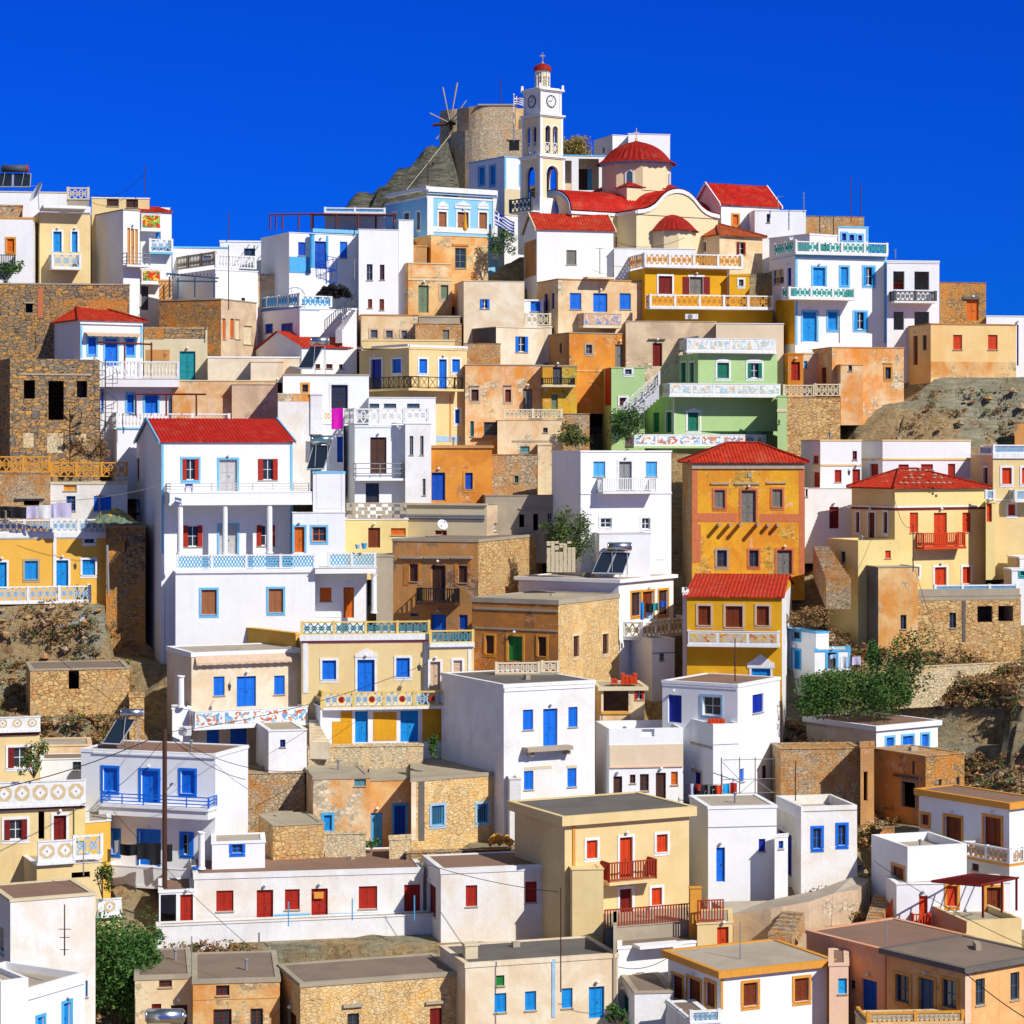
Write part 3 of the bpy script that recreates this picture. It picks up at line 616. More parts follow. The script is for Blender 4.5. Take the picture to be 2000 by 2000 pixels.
house('pink_house', 'salmon pink house with a tall blue door beside the orange house')
Bk('D4','L',(290,885,1550),1372,1930,'PK',ye=1268,Y=127.6,th=33,D=8,rc='RFB',cap=.2,cop='PK',items='d 708 1600 822 1885 dblue; g 622 1600 658 1670 dgrey; c 885 1340 1500 1372 SM .04')
house('peach_annex', 'narrow pale peach annex with one cyan shutter')
Bk('D4','L',(458,462,607),1478,2030,'PKL',Y=126.6,th=9,D=4,rc='RFB',items='w 530 1588 597 1705 cyan')
house('orange_house', 'orange plaster house with tall grey blue windows at the bottom right corner')
Bk('D4','L',(895,1485,2060),1500,2060,'OR',ye=1398,Y=122.5,th=33,D=9,ov=.25,cap=.16,cop='CD',rc='RF',items='g 965 1563 1070 1770 gblue .tan; d 1140 1588 1255 1835 gblue .tan; g 1315 1600 1425 1810 gblue .tan; g 1567 1590 1637 1790 gblue; g 1830 1542 1897 1750 gblue; c 1485 1500 1530 1930 PKL .03')
# terrace balustrade in front of it
house('terrace_wall', 'low terrace wall with pierced tan panels before the orange house', 'wall')
Bk('D4','L',(660,750,1476),1925,2100,'CR2',Y=120.8,th=16,D=1.0,items='T 755 1840 1475 1925 lat tan BE; T 665 1850 748 1925 lat tan BE')
house('terrace_wall', 'pierced white balustrade before the white house with brown shutters', 'wall')
Bk('D3','L',(1160,1350,1570),1915,2100,'W',Y=121.6,th=20,D=1.2,items='T 1352 1830 1570 1918 lat white lblue; T 1165 1825 1345 1925 lat white lblue')
house('orange_trim_house', 'white stepped house with orange window trim and a flat orange eave')
Bk('D4','L',(1140,1822,2080),262,1235,'WG',Y=141.5,th=36,D=13,rc='RFB',cop='tan',ov=.18,cap=.26,items='w 1160 350 1215 430 brown .tan; d 1335 370 1460 560 brown .tan; d 1630 372 1760 585 brown .tan; BS 1485 585 1822 692 lat white beige 1.2 tan; w 1540 722 1590 775 dbrown')
Bk('D4','L',(780,1053,1500),595,1240,'W',ye=545,Y=138.2,th=24,D=6.5,rc='RFL',cap=.1,para=.5,items='w 938 745 1028 838 brown .tan')
Bk('D4','L',(935,970,1830),872,1240,'W',ye=765,Y=137.4,th=22,D=2.5,rc='RFL',cap=.06,items='d 1140 965 1205 1228 orred; w 1350 890 1430 1045 orred .tan; d 1650 900 1760 1112 brown .tan; B 1100 1105 1228 1225 bars orred orred .5 white')
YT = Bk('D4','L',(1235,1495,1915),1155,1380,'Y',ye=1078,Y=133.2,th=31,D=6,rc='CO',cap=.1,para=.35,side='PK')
# ---
house('long_white_house', 'long low white house with dark red doors and shutters')
Bk('D1','L',(1440,1465,3192),802,1200,'W3',ye=740,Y=138.2,th=12,D=7.5,cap=.3,rc='RFB',cop='W2',items='@D1 w 1632 925 1762 1082 red;@D2 d 5 920 130 1182 red; w 218 915 330 1070 red; d 418 910 542 1170 red; w 775 892 915 1062 red; d 1118 880 1240 1132 red; cF 437 935 510 985 tan .02;@D1 cF 1470 1150 1920 1185 skyl .02;@D2 cF 140 1100 410 1170 skyl .02; cF 550 1090 1110 1150 skyl .02')
Bk('D2','L',(1262,1395,2287),762,1320,'W3',ye=696,Y=136.9,th=15,D=7.5,cap=.3,rc='RFB',cop='W2',items='d 1300 880 1357 1118 dred; w 1583 885 1670 1045 red;@D3 w 100 857 188 1015 red')
Bk('D1','L',(1190,1200,1465),926,1200,'W',Y=137.6,th=12,D=4,rc='RFB',items='d 1360 955 1464 1185 red; h 1212 955 1330 1184')
Bk('D1','L',(1160,1182,3300),1190,1345,'W2',Y=136.0,th=12.5,D=1.1,rc='CO',cap=.05,items='')
# yellow three storey
house('yellow_house', 'yellow three storey house with orange shutters and dark red wooden balcony')
g = Bk('D3','L',(20,398,1337),360,1400,'Y',ye=288,Y=135.8,th=25,D=9,ov=.28,cap=.42,rc='CD',cop='Y',items='w 562 545 643 682 orred .white; d 812 522 908 850 orred .white; w 1090 500 1172 635 orred .white; B 737 705 1090 850 bars rail rail 1.0 Y; d 812 912 905 1200 dred .white; w 1052 903 1130 1035 orred .white; c 455 430 475 1100 ochre .06')
Bk('D3','L',(372,455,690),765,1400,'Y',Y=134.8,th=25,D=1.5,rc='CO',cap=.04)
Bk('D3','L',(690,700,1372),1205,1400,'CO',Y=133.0,th=22,D=4,rc='CO',cap=.04,items='T 705 1050 1370 1200 bars rail rail')
Bk('D3','L',(1310,1345,1430),905,1400,'tan',Y=134.2,th=18,D=.5,rc='CO',cap=.04)
Bk('D3','L',(1380,1398,1665),1172,1420,'Y',Y=133.2,th=13,D=4,rc='CO',cap=.08,items='T 1405 1000 1600 1165 bars rail rail; d 1548 1200 1635 1395 orred')
Bk('D3','L',(755,765,790),1175,1420,'CO',Y=129.6,th=40,D=3.6,rc='CO',cap=.04)
house('white_house', 'white house with a blue door reached from the stone path')
Bk('D3','L',(1340,1480,1997),292,1010,'W',ye=240,Y=141.5,th=20,D=8,rc='RFL',cap=.16,items='d 1542 600 1608 860 blue; w 1862 535 1912 632 navy; c 1480 440 1997 446 grey .02')
house('white_house', 'weathered white house with royal blue window frames beside the stone path')
Bk('D4','L',(65,250,672),292,930,'W3',ye=207,Y=142,th=26,D=8,para=.55,rc='RFL',items='d 70 485 178 800 navy; g 340 455 403 608 blue .blue; g 528 430 590 585 blue .blue; c 250 320 672 326 grey .02; CS 60 250 250 345 W .12')
Bk('D4','L',(48,50,150),520,930,'W2',Y=140.6,th=26,D=1,rc='CO',cap=.05,items='g 80 550 117 610 blue')
# ---
house('blue_shutter_house', 'white two storey house with blue frames behind the wooden utility pole')
g = Bk('C1','R',(612,1625,1872),1248,2240,'WG',ye=1197,Y=143,th=21,D=6,rc='RFB',cap=.2,cop='W',items='w 778 1352 885 1525 blue .blue; d 1065 1372 1195 1648 blue .blue; w 1365 1372 1470 1545 blue .blue; B 760 1560 1570 1640 lines blue blue 1.25 W; C 700 1250 1625 1262 W .1;@D1 w 842 475 895 650 blue .blue; d 1050 480 1195 735 blue .blue; o 1372 500 1445 655 blue .blue; B 790 745 1440 885 solid WG WG 1.5 W; g 1100 900 1190 960 blue .blue; CF 745 290 1570 372 W 1.2')
Bk('D1','L',(1592,1600,2000),560,1165,'W',Y=140,th=12,D=3,rc='RFL',items='g 1750 575 1832 642 blue .blue; P 1500 480 1542 765 W .3')
house('mural_terrace_house', 'cream house with blue door above a terrace rail of painted swans and boats')
g = Bk('C1','L',(1260,1445,2282),482,1210,'CR',Y=155.5,th=24,D=8,rc='RFL',cap=.3,cop='WG',items='w 1612 662 1695 806 blue; d 1787 660 1932 888 blue;@C2 w 137 655 217 798 blue;@C1 A 1478 492 2256 560 beige .35; B 1470 905 2320 1028 mural white MU1 1.9 white; w 1560 1056 1655 1178 blue; d 1738 1050 1865 1190 blue')
Bk('C1','L',(1285,1300,1440),900,1210,'W',Y=154.2,th=24,D=2,rc='CO',cap=.1,items='P 1345 655 1385 895 W .2')
house('white_cube_house', 'small white cube with one tiny navy window on a rubble base')
Bk('C2','L',(0,95,383),1068,1700,'W2',Y=151,th=27,D=5,rc='CO',cap=.08,items='g 182 1138 222 1195 navy')
house('rubble_wall', 'pale rubble retaining wall beneath the small white cube', 'wall')
Bk('C2','L',(-120,-60,368),1395,1760,'SM',Y=150.2,th=12,D=2,rc='SM',cap=.04,cop='SM')
house('ornate_yellow_house', 'yellow house with teal pierced roof balustrade and red rosette terrace rail')
g = Bk('C2','L',(318,345,1310),388,1180,'Y',ye=357,Y=157.2,th=11,D=7,cap=.1,cop='white',rc='RFL',items='C 330 345 1318 388 white .22; C 345 388 1305 404 pink .06; T 345 245 1308 345 lat yellow bluegreen; w 500 540 605 685 blue .white; d 765 535 895 790 blue .white; w 1058 522 1160 668 blue .white; E 745 450 915 515 white; c 355 405 392 785 white; c 1265 390 1303 780 white; B 505 775 1420 890 ros yellow lblue 1.6 white;')
Bk('C2','L',(486,490,1402),912,1180,'W',Y=156.2,th=11,D=1.6,rc='RFL',cap=.04,items='d 748 925 845 1160 sky2; d 1090 920 1225 1155 sky2; cF 885 930 1060 1145 ogold .03; cF 575 1000 725 1172 ogold .03; cF 640 925 725 1002 ogold .03; cF 1255 905 1398 1150 ogold .03')
Bk('C2','L',(1306,1308,1645),438,1180,'Y',Y=157.8,th=11,D=6,cap=.1,cop='white',rc='RFL',items='C 1312 408 1650 438 white .2; T 1315 312 1640 408 lat yellow bluegreen; d 1315 550 1390 760 beige .white; w 1490 540 1555 645 beige .white; c 1600 455 1622 760 white')
Bk('C2','L',(-90,300,345),335,900,'DYL',Y=160,th=36,D=9,rc='RFL',cap=.12)
Bk('C2','L',(365,486,500),880,1180,'WG',Y=155.6,th=24,D=3,rc='CO',cap=.08,items='T 367 795 488 880 lat yellow BE')
house('white_block_house', 'tall plain white block with bright blue door, four blue shutters and a ruined balcony slab')
g = Bk('C2','L',(1400,1870,2557),722,1720,'W2',ye=688,Y=149,th=27,D=8.5,rc='CD',cap=.22,cop='W2',items='@C3 w 82 912 160 1065 blue; d 235 905 343 1185 blue; w 425 892 495 1043 blue; w 90 1374 162 1517 blue; w 418 1354 487 1495 blue; C 120 1195 462 1225 CO .8; C 140 1225 170 1265 CO .5; C 415 1222 445 1250 CO .5; cF -60 738 620 760 W .06; c 95 1340 300 1362 BE .02; c 410 1330 490 1350 BE .02')
Bk('D2','L',(1870,1915,2000),80,500,'W2',Y=147.6,th=14,D=2,rc='CO',cap=.06)
house('rubble_farmhouse', 'long ochre rubble house with pale blue barred windows and doors under a concrete roof')
Bk('C2','L',(362,432,862),1415,1960,'STK',ye=1388,Y=147.4,th=12,D=9,rc='CO',cap=.22,cop='CO',items='w 742 1420 830 1488 bluegreen; w 512 1708 572 1825 sky2 .sky')
Bk('C2','L',(858,860,1172),1428,1960,'OC',Y=149.4,th=12,D=7,rc='CO',cap=.2,cop='CO',items='d 862 1690 958 1960 sky; d 1043 1635 1130 1870 dblue .sky')
Bk('C2','L',(1166,1170,1932),1432,1960,'SO',ye=1372,Y=147.2,th=13,D=9,rc='CO',cap=.22,cop='CO',items='b 1325 1635 1418 1785 sky .lblue; b 1668 1622 1752 1765 sky .lblue; c 1170 1440 1205 1900 CR .04; c 1225 1435 1270 1900 CD .03')
house('rubble_wall', 'thick rubble wall with a flat grey top left of the blue doors', 'wall')
Bk('D2','L',(20,130,515),430,760,'SG',Y=143.2,th=30,D=4,rc='CO',cap=.08,cop='CO')
house('rubble_wall', 'crumbling low rubble wall with weeds below the small blue window', 'wall')
Bk('D2','L',(515,520,828),500,760,'SL',Y=144.2,th=8,D=1,rc='SL',cap=.03,cop='SL')
house('rubble_wall', 'short white rubble pier beside the steps', 'wall')
Bk('D2','L',(985,1005,1168),540,760,'SL',Y=143.6,th=18,D=1.6,rc='SL',cap=.05,cop='SL')
house('rubble_wall', 'long low stone wall above the grey roof of the red doored house', 'wall')
Bk('D2','L',(1120,1135,1925),640,760,'ST',Y=143.2,th=14,D=.8,rc='SM',cap=.04,cop='SM')
house('rubble_wall', 'broken pale stone wall below the yellow house with orange patches', 'wall')
Bk('C2','L',(385,390,1262),1195,1400,'SL',Y=153.6,th=8,D=1.4,rc='SL',cap=.05,cop='SL')
# ---
house('white_terraced_house', 'white house with scored beige panels and a row of dark doorways')
Bk('C3','L',(630,733,1292),1058,1620,'W',ye=1012,Y=151.3,th=26,D=7,rc='RFL',para=.7,items='h 980 1050 1075 1115; cF 735 1175 1290 1335 BG .05; d 765 1415 832 1590 dbrown; g 890 1402 932 1468 brown; g 965 1398 1033 1525 brown; d 1085 1388 1162 1600 dbrown; w 1200 1380 1252 1480 orange; cF 733 1335 1290 1347 PKL .1')
house('white_corner_house', 'white corner house with navy doors and a scaffold against its wall')
g = SC = Bk('C3','L',(1135,1703,2022),722,1640,'WG',ye=664,Y=151.6,th=36,D=9,rc='RFB',cap=.2,cop='W',side='WG',items='d 1178 802 1280 1010 navy; g 1440 812 1577 955 navy .lblue; w 1815 795 1897 935 navy; w 1712 1358 1752 1458 blue; g 1888 1332 1925 1435 brown; cS 1135 735 1700 745 W .04')
Bk('C3','L',(1290,1518,1722),1022,1640,'WG',ye=1000,Y=150.3,th=30,D=2.4,rc='RFL',para=.6,cap=.1,side='WG',items='d 1342 1378 1428 1615 navy .beige; C 1518 1160 1715 1172 W .06; cS 1300 1165 1510 1180 stonec .08')
# fireplace ochre porch building
house('brick_top_hut', 'small cream porch house with red shutters and bricks piled on its roof')
Bk('C3','L',(625,672,1000),740,1180,'CR2',Y=156.8,th=12,D=4,ov=.18,rc='CO',cop='BE',cap=.12,items='h 690 755 880 925; o 930 752 1020 835 red; c 672 925 880 945 tan .1; T 635 940 880 1035 lat cream cream')
house('white_tower_house', 'tall white house with orange window frames and a curved pierced balcony')
TW = Bk('B3','L',(50,805,1218),1475,2140,'W',ye=1428,Y=166.2,th=33,D=12,rc='RFL',ov=.2,cap=.12,cop='W',items='g 900 1572 970 1750 brown .tan; d 985 1565 1068 1770 brown .tan; g 1105 1555 1175 1740 brown .tan; B 985 1775 1385 1890 lat white BE 1.5 white')
Bk('C3','L',(835,1058,1228),378,850,'WG',Y=164.4,th=30,D=5,rc='RFL',cap=.06,items='g 1113 488 1150 543 grey; C 1058 480 1228 488 grey .03')
house('orange_stone_house', 'orange plastered house with green door and a pale rubble side wall')
Bk('C3','R',(-302,350,808),85,700,'BO',Y=158,th=30,side='SO',rc='CO',cap=.32,cop='CO',items='@C2 w 1735 352 1798 490 dbrown .tan; d 1902 358 2012 545 green .tan;@C3 w 198 362 260 508 dbrown .tan; w 460 355 505 512 dbrown .CR2; w 680 340 725 492 dbrown .CR2;cF -290 148 350 165 CO .06; cF -290 300 350 312 CO .05')
house('terrace_wall', 'pierced cream balustrade below the orange plastered house', 'wall')
Bk('C3','L',(-130,-125,350),640,900,'CO',Y=155.8,th=5,D=1,items='T -120 555 205 640 lat cream CR; T 225 545 350 632 lat cream CR')
house('brown_mansion', 'brown weathered mansion with an iron balcony and stone lintels')
Bk('B2','R',(1030,1678,2162),1175,1960,'BR',Y=166,th=20,side='SG',rc='RF',cap=.18,cop='CO',items='w 1158 1360 1218 1490 dbrown; d 1325 1368 1430 1640 dbrown; w 1528 1370 1592 1500 dbrown; C 1078 1300 1250 1318 CO .22; C 1265 1300 1455 1318 CO .22; C 1468 1300 1625 1318 CO .22; c 1115 1330 1155 1520 BO .03; c 1225 1335 1245 1520 BO .03; c 1600 1335 1622 1525 BO .03; c 1500 1335 1525 1525 BO .03; B 1215 1545 1495 1650 bars black black 1.0 dbrown; d 1322 1740 1435 1880 blue; w 1532 1742 1597 1850 dblue; w 1168 1730 1225 1752 gblue')
house('grey_stair_wall', 'grey block wall between the white portico and the brown mansion', 'wall')
Bk('B2','L',(905,908,1035),1290,1960,'CO',Y=168,th=8,D=3,rc='CO')
house('cream_wall_house', 'tall cream building with a bare windowless side wall at the left edge')
Bk('D1','L',(-80,78,720),992,2100,'W3',Y=124.5,th=56,D=7,rc='RFB',cap=.14,cop='BE',items='w 645 1605 662 1728 sky2; g -60 1180 30 1380 navy')
house('stepped_white_house', 'white house with stepped parapet and sky blue shutters in the bottom left corner')
Bk('D1','L',(-400,212,640),1665,2160,'W',Y=115,th=60,D=6,rc='RFL',para=.35,items='d 478 1772 532 2010 sky2 .sky; w 282 1880 330 1990 sky2 .sky; CF 212 1668 640 1690 WG .08')
Bk('D1','L',(-300,5,214),1610,2160,'W',Y=111.5,th=60,D=5,rc='RFL',para=.25)
house('diamond_parapet_house', 'yellow house with white parapets painted with diamonds and dark red shutters')
Bk('C1','L',(-80,-40,300),1105,1560,'Y',ye=1066,Y=147,th=34,D=6,rc='RFL',cap=.05,cop='white',items='B -38 965 298 1062 pan white white .25 white; cF -40 1085 300 1105 dred .06; o 62 1195 238 1350 dred .white')
Bk('C1','L',(-80,-40,642),1668,2290,'Y',ye=1590,Y=139.6,th=34,D=7,rc='RFL',cap=.05,cop='white',items='B -38 1450 640 1625 pan white white .3 white; cF -40 1650 642 1662 dred .06; o 33 1740 203 1895 dred .white; d 405 1710 500 1905 dred .white; h 290 1680 335 1890; cF 560 1660 642 1900 YP .15')
Bk('C1','L',(630,645,835),1760,2290,'DYL',Y=141,th=30,D=5,rc='RFL',cap=.06,cop='white')
Bk('D1','L',(150,278,766),735,1180,'Y',Y=136.6,th=33,D=4,rc='RFL',cap=.05,cop='white',items='B 285 545 560 705 pan white white .2 white; B 560 505 766 665 lat white lblue .2 white; h 540 785 680 830')
Bk('D1','L',(730,733,918),1110,1300,'Y',Y=134,th=28,D=3,rc='RFL',cap=.04,items='B 735 985 915 1105 pan white white .2 white')
house('big_white_house', 'largest white house, red gable roof, round columns and sky blue trim')
Bk('B1','L',(962,1218,2210),432,1290,'W',Y=168.3,ext=8,th=15,D=9,roof='gable',rh=1.65,rc='TR',trim=1,cop='skyl',items='w 1008 560 1052 725 dred; g 1020 885 1055 968 blue .blue; o 1378 565 1498 725 red .skyl; d 1655 570 1790 815 lgrey .skyl; o 1385 1068 1525 1228 red; d 1655 1068 1790 1285 lgrey .skyl; @B2 o 18 565 162 725 red; o 8 1065 140 1222 red;@B1 cF 1218 432 1236 1280 skyl .04;@B2 cF 258 425 276 1265 skyl .04;@B1 B 1280 815 2368 895 solid W W 2.1 W; B 1285 752 2366 812 lines lgrey lgrey 2.0 W;@B1 P 1340 900 1378 1285 W 1.9; P 1680 900 1715 1285 W 1.9;@B2 P 80 900 120 1280 W 1.9')
g = Bk('B2','L',(418,430,672),662,1290,'W',Y=168.8,th=8,D=5,rc='RFL',cap=.14,cop='skyl',items='c 455 675 640 940 W .03; cF 645 670 672 1262 W .04')
Bk('B2','L',(270,276,672),968,1290,'W',Y=168.2,th=8,D=2,rc='RFL',cap=.05,items='d 290 1078 366 1270 orange .skyl; g 425 1078 530 1188 orange .skyl')
bw = Bk('B1','L',(1200,1325,2378),1425,2150,'W',Y=164.5,th=9,D=7,rc='RFL',cap=.12,cop='W',ext=9,items='T 1335 1288 2378 1392 dia white skyl; cF 1325 1395 2378 1425 W .12; w 1520 1552 1635 1740 wood .skyl;@B2 w 95 1545 205 1725 wood .skyl')
Bk('B2','L',(440,446,838),1432,2000,'W',Y=168.2,th=9,D=4,rc='RFL',cap=.05,items='w 482 1536 570 1642 orange; d 660 1534 740 1765 orange; c 448 1650 640 1760 W .03')
bm_p = Bk('B2','L',(440,446,908),1385,1432,'W',Y=165.4,th=9,D=3,rc='RFL',cap=.05,nof=True,items='T 546 1275 900 1378 dia white skyl; P 872 1435 908 1730 W -.3')
house('yellow_blue_house', 'yellow house with light blue pierced roof and terrace rails at left edge')
Bk('B1','L',(-70,-30,865),1158,1680,'DYL',ye=1124,Y=170.4,th=10,D=6.5,rc='RFL',cap=.12,cop='white',items='T -25 1022 795 1120 lat white lblue; cF -30 1120 800 1158 white .1; d -25 1345 50 1550 sky2 .white; w 187 1335 285 1475 sky2 .stonec; d 425 1330 515 1525 sky2 .white; w 622 1325 718 1442 sky2 .white; g 637 1150 710 1200 dgrey .white; c 400 1150 425 1530 white .08; B -25 1525 680 1640 lat white lblue 1.3 white')
house('stone_ruin', 'rubble hut in shade between the yellow house and big white house')
Bk('B1','L',(790,800,1098),1072,1640,'ST2',Y=171.5,ext=3,th=12,D=6,rc='RF',cap=.1,cop='CO',items='h 945 1180 1000 1270; c 955 1075 1098 1400 ST .02')
house('white_blue_house', 'low white stained house with a rolled orange blind and blue window')
Bk('B1','L',(374,380,962),738,1020,'W3',Y=177,th=6,D=6,rc='RFL',cap=.2,cop='BE',items='w 480 752 578 806 tan; g 500 845 570 958 blue; w 708 845 840 958 blue; T 385 590 958 700 lat tan tan')
Bk('B1','L',(-60,-30,378),668,1020,'SM',Y=176.4,th=6,D=6,rc='SM',cap=.08,cop='SM',items='h 178 880 298 915; C 120 850 335 865 stonec .25; T -25 545 375 662 lat tan tan')
house('stone_ruin', 'roofless stone ruin with three tall empty windows at the left edge')
Bk('A1','L',(-60,75,752),1545,2320,'ST',Y=182,th=24,D=6,rc='ST2',para=1.2,items='h 180 1710 265 1850; h 365 1715 482 2010; h 580 1715 658 1840; c 175 2110 252 2220 SL .03; c 355 2110 475 2260 SL .03; c 575 2115 650 2200 SL .03; CF 150 1660 690 1672 stonec .06')
house('white_terrace_house', 'white house with blue shutters and white baluster terraces, below the red hipped roof')
Bk('A1','L',(752,757,1448),1760,2210,'W',Y=187,th=6,D=5,rc='RFL',cap=.1,items='@B1 w 960 80 1010 215 blue .skyl; d 1095 85 1190 222 blue .skyl; w 1293 105 1340 220 blue .skyl; w 760 30 782 210 blue; @A1 A 850 1700 1290 1740 beige .6')
Bk('A1','L',(748,755,1352),1695,1760,'W',Y=186.0,th=6,D=3,rc='RFL',cap=.04,nof=True,items='T 760 1568 1345 1690 bal white')
Bk('B1','L',(757,882,1735),338,700,'W',Y=184,th=16,D=6,rc='RFL',cap=.06,items='T 885 222 1732 332 bal white; T 762 222 880 332 bal white; c 882 330 1732 345 skyl .05')
house('red_hip_house', 'white house with red hipped tile roof and long shaded side wall')
Bk('A1','L',(220,605,1078),1262,1700,'W',Y=189.5,th=30,D=8.5,roof='hip',rh=1.6,rc='TO',cop='white',side='WG',items='w 665 1385 725 1515 blue .skyl; d 792 1398 886 1600 blue .skyl; w 950 1395 1013 1520 blue .skyl; C 605 1262 1078 1290 white .15; A 640 1350 1058 1380 beige .8; c 605 1300 622 1540 skyl .03; c 1058 1300 1075 1540 skyl .03')
house('streaked_wall_house', 'ochre house wall with rain streaks behind the brown pergola')
Bk('A1','L',(1292,1300,2080),1708,2080,'STK',Y=187.2,th=6,D=7,rc='CO',cap=.1,cop='BE')
Bk('B1','L',(1745,1750,2095),0,330,'TG',Y=186.8,th=6,D=2,rc='CO',cap=.05)
house('teal_door_house', 'ruined stone and beige house with one tall teal door')
Bk('A1','L',(1072,1085,1565),1308,1730,'BE',Y=192.5,th=8,D=6,rc='SM',cap=.15,cop='SM',items='d 1355 1492 1475 1708 teal; c 1240 1310 1550 1395 ST .03; c 1088 1320 1238 1400 ST2 .03; c 1100 1480 1280 1560 BR .03')
house('orange_brick_house', 'orange stained rubble house with a weathered white wooden side')
Bk('A1','R',(1200,1668,1935),1092,1560,'ST2',Y=194.5,th=24,side='TG',rc='CO',cap=.1,cop='CO',items='w 1680 1245 1705 1400 orange; w 1738 1245 1768 1390 orange; w 1775 1250 1812 1400 cream; w 1840 1300 1905 1440 cream')
Bk('A1','L',(1195,1200,1300),950,1100,'OC',Y=198,th=8,D=3,items='')
house('long_stone_wall', 'long dark stone wall with a single square opening', 'wall')
Bk('A1','L',(-50,-30,978),975,1560,'ST',Y=194.2,th=7,D=3,rc='ST',cap=.12,cop='CO',items='h 193 1130 247 1200; c 285 1020 325 1240 redochre .03; c 380 1100 960 1240 ST2 .03; CF 180 1118 262 1130 stonec .1')
house('white_left_house', 'white house with one orange framed window and a black railing at left edge')
Bk('A1','L',(-60,-20,248),478,1000,'W',Y=196.5,th=8,D=5,cap=.14,cop='tan',rc='RFL',items='w 53 642 108 748 orange .tan; B -20 765 110 858 bars black black .7 black')
Bk('A1','L',(-40,-30,170),385,480,'SM',Y=199,th=8,D=3,rc='CO')
house('yellow_balcony_house', 'yellow house with blue doors and a white lattice balcony at upper left')
Bk('A1','L',(248,300,683),440,1010,'Y',Y=199.6,th=22,D=6,cap=.1,cop='white',rc='RFL',items='C 300 395 685 440 white .18; d 402 588 465 742 sky2 .white; d 542 588 585 745 sky2 .white; B 397 755 605 860 lat white lblue 1.3 white; C 328 390 655 412 W 1.3')
Bk('A1','L',(-60,-40,515),282,480,'W',Y=203.5,th=8,D=6,cap=.1,rc='RFL',cop='BE')
Bk('A1','L',(505,508,672),345,480,'CO',Y=202,th=6,D=2,cap=.05,items='T 510 255 668 345 lat BE BE')
house('grey_plaster_house', 'plain grey plaster house with orange yellow door on its narrow front')
Bk('A1','L',(683,930,1055),418,1040,'WG',Y=199,th=34,D=7,rc='CO',cap=.1,cop='CO',side='CO' if False else None,items='w 960 560 982 830 tan; d 987 565 1012 838 tan; w 1018 570 1040 830 tan; B 960 752 1130 840 lines grey grey 1.0 white')
house('painted_panel_house', 'white and yellow house with square bright painted balcony panels under a red roof slope')
Bk('A1','L',(680,692,1128),328,1250,'Y',Y=203.5,th=8,D=5,rc='BE',cap=.1,cop='white',items='w 806 334 896 396 dbrown; w 952 334 1042 408 dbrown')
Bk('A1','L',(1055,1060,1295),436,1250,'W',Y=201.8,th=20,D=6,roof='shed',rh=1.0,rc='TR',items='w 1178 588 1213 636 sky2; B 1066 452 1215 572 mural white MU4 .8 white; B 1132 645 1298 742 lat white lblue .8 skyl; B 1068 872 1215 972 mural white MU4 .8 white; d 1058 1000 1120 1180 dgrey')
house('baluster_terrace_house', 'white house with a long concrete baluster terrace at upper left')
Bk('A1','L',(1210,1625,1945),872,1250,'W',Y=198,th=34,D=8,cap=.08,rc='RFL',side='WG',items='T 1220 768 1615 865 bal stonec; T 1632 768 1930 865 bal white; g 1822 1088 1850 1150 dred')
Bk('A1','L',(1298,1302,1720),700,900,'W',Y=204,th=7,D=5,rc='SM',cap=.14,cop='skyl',items='w 1525 770 1592 830 blue')
Bk('A1','L',(1655,1660,2000),655,900,'W',Y=205.2,th=7,D=5,rc='RFL',cap=.14,cop='W',items='g 1842 715 1925 770 gblue')
house('roof_terrace_house', 'large white house with sky blue porch column and brown roof pergola')
RT = Bk('A2','L',(38,250,775),592,1230,'W',Y=197.8,th=27,D=8,rc='RFL',cap=.05,cop='W',side='WG',items='w 318 668 375 770 dblue; d 443 662 530 870 dblue; cF 252 780 412 900 sky .04; w 633 665 690 788 blue; c 530 620 545 800 sky .05; C 430 572 770 600 skyl .12; P 408 605 438 860 sky .5')
Bk('A2','L',(770,775,1075),568,1230,'W',Y=196.8,th=12,D=7,rc='RFL',cap=.05,items='g 835 834 880 955 grey; g 935 838 970 952 brown; w 845 1098 877 1165 brown; w 932 1098 967 1180 brown')
Bk('A2','L',(1073,1077,1188),498,1230,'W',Y=198,th=12,D=7,rc='RFL',cap=.05)
Bk('A2','L',(515,518,975),445,600,'W',Y=203,th=7,D=4,rc='RFL',cap=.05,items='T 520 408 972 445 lat white skyl')
house('blue_lattice_house', 'white house with sky blue pierced terrace rail and an outside iron stair')
Bk('A2','L',(-5,330,770),1165,1440,'W',Y=194.6,th=32,D=9,cap=.06,rc='RFL',side='WG',items='w 68 1284 127 1356 navy; w 190 1280 277 1342 navy; T 332 1072 570 1155 lat white sky; T 0 1072 328 1155 lat white sky; cS 0 1170 325 1186 blue .04; cF 332 1170 480 1184 lblue .04')
Bk('A2','L',(645,652,760),1165,1500,'W',Y=193.4,th=12,D=3,items='d 626 1325 662 1395 sky; w 775 1090 818 1150 sky')
house('ochre_backdrop_house', 'pale ochre low house with a mossy flat roof, left of the spiral stair')
Bk('A2','L',(-5,5,325),908,1200,'CR2',Y=200.5,th=8,D=5,rc='laurel' if False else 'SM',cap=.1,cop='CO',items='c 40 840 318 905 YG .02' if False else '')
house('red_gable_house', 'small white house with orange red gable roof behind a solar heater')
Bk('A2','L',(-5,345,755),1455,1750,'W',Y=191.5,th=30,D=8.5,roof='gable',rh=1.35,rc='TO',side='WG',items='g 450 1588 485 1622 dred; g 530 1588 578 1622 dred; g 627 1590 660 1622 dred')
house('whitewashed_wall', 'long whitewashed block wall below the small red gable house', 'wall')
Bk('A1','L',(1560,1568,2262),1530,1800,'CR',Y=190,th=7,D=4,rc='RFL',cap=.12,cop='W')
house('cream_plain_house', 'plain cream house flank with a carved orange panel beside the shaded doorway')
